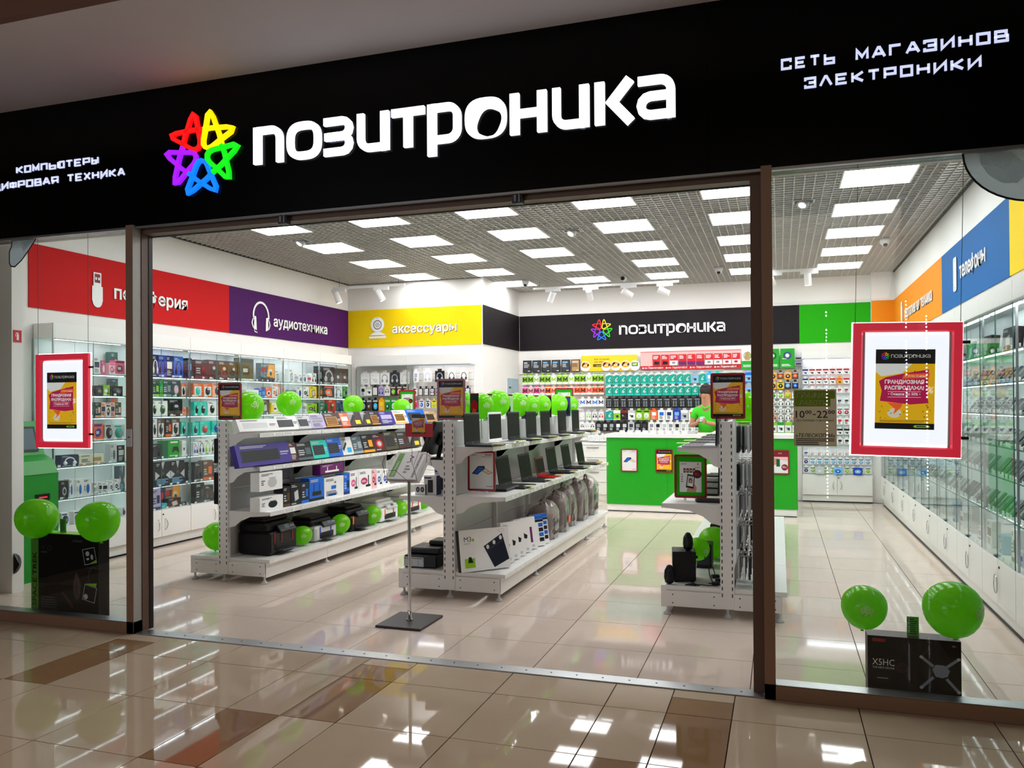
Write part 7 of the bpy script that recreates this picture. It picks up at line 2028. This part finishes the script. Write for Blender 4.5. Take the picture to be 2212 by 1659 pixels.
# x right (image), -y towards the entrance; head bent forward
V = [(0, 0, 0.98), (0, 0.0, 1.16), (0, 0.01, 1.34), (0, 0.0, 1.45), (0, -0.02, 1.53), (0, -0.075, 1.645), (0, -0.085, 1.72),
     (-0.17, 0.0, 1.43), (-0.245, -0.02, 1.19), (-0.09, -0.22, 1.235), (-0.045, -0.27, 1.26),
     (0.17, 0.0, 1.43), (0.24, -0.02, 1.19), (0.10, -0.22, 1.235), (0.06, -0.27, 1.255),
     (-0.10, 0.0, 0.92), (-0.11, 0.0, 0.50), (-0.11, 0.01, 0.09), (-0.12, -0.13, 0.045), (0.10, 0.0, 0.92), (0.11, 0.0, 0.50), (0.11, 0.01, 0.09), (0.12, -0.13, 0.045)]
Ed = [(0, 1), (1, 2), (2, 3), (3, 4), (4, 5), (5, 6), (3, 7), (7, 8), (8, 9), (9, 10), (3, 11), (11, 12), (12, 13), (13, 14), (0, 15), (15, 16), (16, 17), (17, 18), (0, 19), (19, 20), (20, 21), (21, 22)]
Rd = [(0.14, 0.10), (0.145, 0.10), (0.16, 0.105), (0.12, 0.085), (0.056, 0.056), (0.078, 0.088), (0.072, 0.082), 0.062, 0.042, 0.03, 0.03, 0.062, 0.042, 0.03, 0.03, 0.088, 0.06, 0.042, 0.04, 0.088, 0.06, 0.042, 0.04]
skin_obj('body', V, Ed, Rd, 0, SKIN, man)
# shirt and trousers over it
sv = [(0, 0, 0.93), (0, 0.0, 1.16), (0, 0.01, 1.34), (0, 0.0, 1.44), (0, -0.01, 1.485), (-0.165, 0.0, 1.425), (-0.225, -0.01, 1.29), (0.165, 0.0, 1.425), (0.225, -0.01, 1.29)]
skin_obj('polo_shirt', sv, [(0, 1), (1, 2), (2, 3), (3, 4), (3, 5), (5, 6), (3, 7), (7, 8)], [(0.155, 0.115), (0.158, 0.113), (0.172, 0.116), (0.125, 0.092), (0.072, 0.07), 0.075, 0.068, 0.075, 0.068], 0, POLO, man)
skin_obj('trousers', [(0, 0, 0.97), (-0.10, 0, 0.90), (-0.11, 0, 0.5), (-0.11, 0.01, 0.1), (0.10, 0, 0.90), (0.11, 0, 0.5), (0.11, 0.01, 0.1)], [(0, 1), (1, 2), (2, 3), (0, 4), (4, 5), (5, 6)], [(0.15, 0.11), 0.10, 0.072, 0.06, 0.10, 0.072, 0.06], 0, JEAN, man)
b = MB().ball((0, -0.06, 1.725), 0.092, 0.102, 0.105, HAIR, 18, 12).ball((0, -0.02, 1.66), 0.084, 0.075, 0.09, HAIR, 16, 10).ball((0, -0.115, 1.785), 0.062, 0.045, 0.035, HAIR, 12, 8); b.build('hair', man)
b = MB()
for s in (-1, 1): b.ball((s * 0.084, -0.07, 1.66), 0.014, 0.024, 0.034, SKIN, 10, 7)
b.build('ears', man)
MB().ball((0, -0.168, 1.652), 0.013, 0.02, 0.026, SKIN, 10, 7).build('nose', man)
b = MB()
for s in (-1, 1): b.ball((s * 0.032, -0.152, 1.685), 0.014, 0.008, 0.005, 'ink', 8, 5); b.ball((s * 0.032, -0.158, 1.705), 0.022, 0.008, 0.005, HAIR, 8, 5)
b.build('eyes', man); MB().ball((0, -0.158, 1.612), 0.024, 0.008, 0.006, mat('lips', '#9a5a4c', 0.5), 10, 5).build('mouth', man)
b = MB()
for s in (-1, 1):
    for k in range(4):
        x = s * (0.030 + 0.003 * k); z = 1.285 - 0.017 * k
        b.tube([(s * 0.058, -0.27, z), (s * 0.050, -0.305, z + 0.004), (s * 0.020, -0.318, z + 0.006), (s * (0.006 + 0.004 * k), -0.306, z + 0.004)], 0.0082 - 0.0006 * k, SKIN, 7)
    b.tube([(s * 0.050, -0.262, 1.28), (s * 0.045, -0.275, 1.31), (s * 0.022, -0.285, 1.318)], 0.0095, SKIN, 7)
b.build('fingers', man)
MB().tube([(-0.06, -0.065, 1.50), (-0.045, -0.10, 1.475), (0, -0.115, 1.455), (0.045, -0.10, 1.475), (0.06, -0.065, 1.50), (0.05, 0.03, 1.53), (-0.05, 0.03, 1.53), (-0.06, -0.065, 1.50)], 0.014, POLO, 7).build('collar', man)
o = empty('mobile_phone', 'dark phone held in the hands of the man in green', 'phone', (-1.03 - 0.066, 8.10 - 0.275, 1.29), R(-14), None, R(-55))
MB().bbox((-0.037, -0.004, -0.06), (0.037, 0.004, 0.075), 'ink', 0.004).build('case', o); MB().quad(-0.033, -0.052, 0.033, 0.066, -0.0046, mat('phone_screen', '#a0c0e0', 0.3, emit=0.5)).build('display', o)
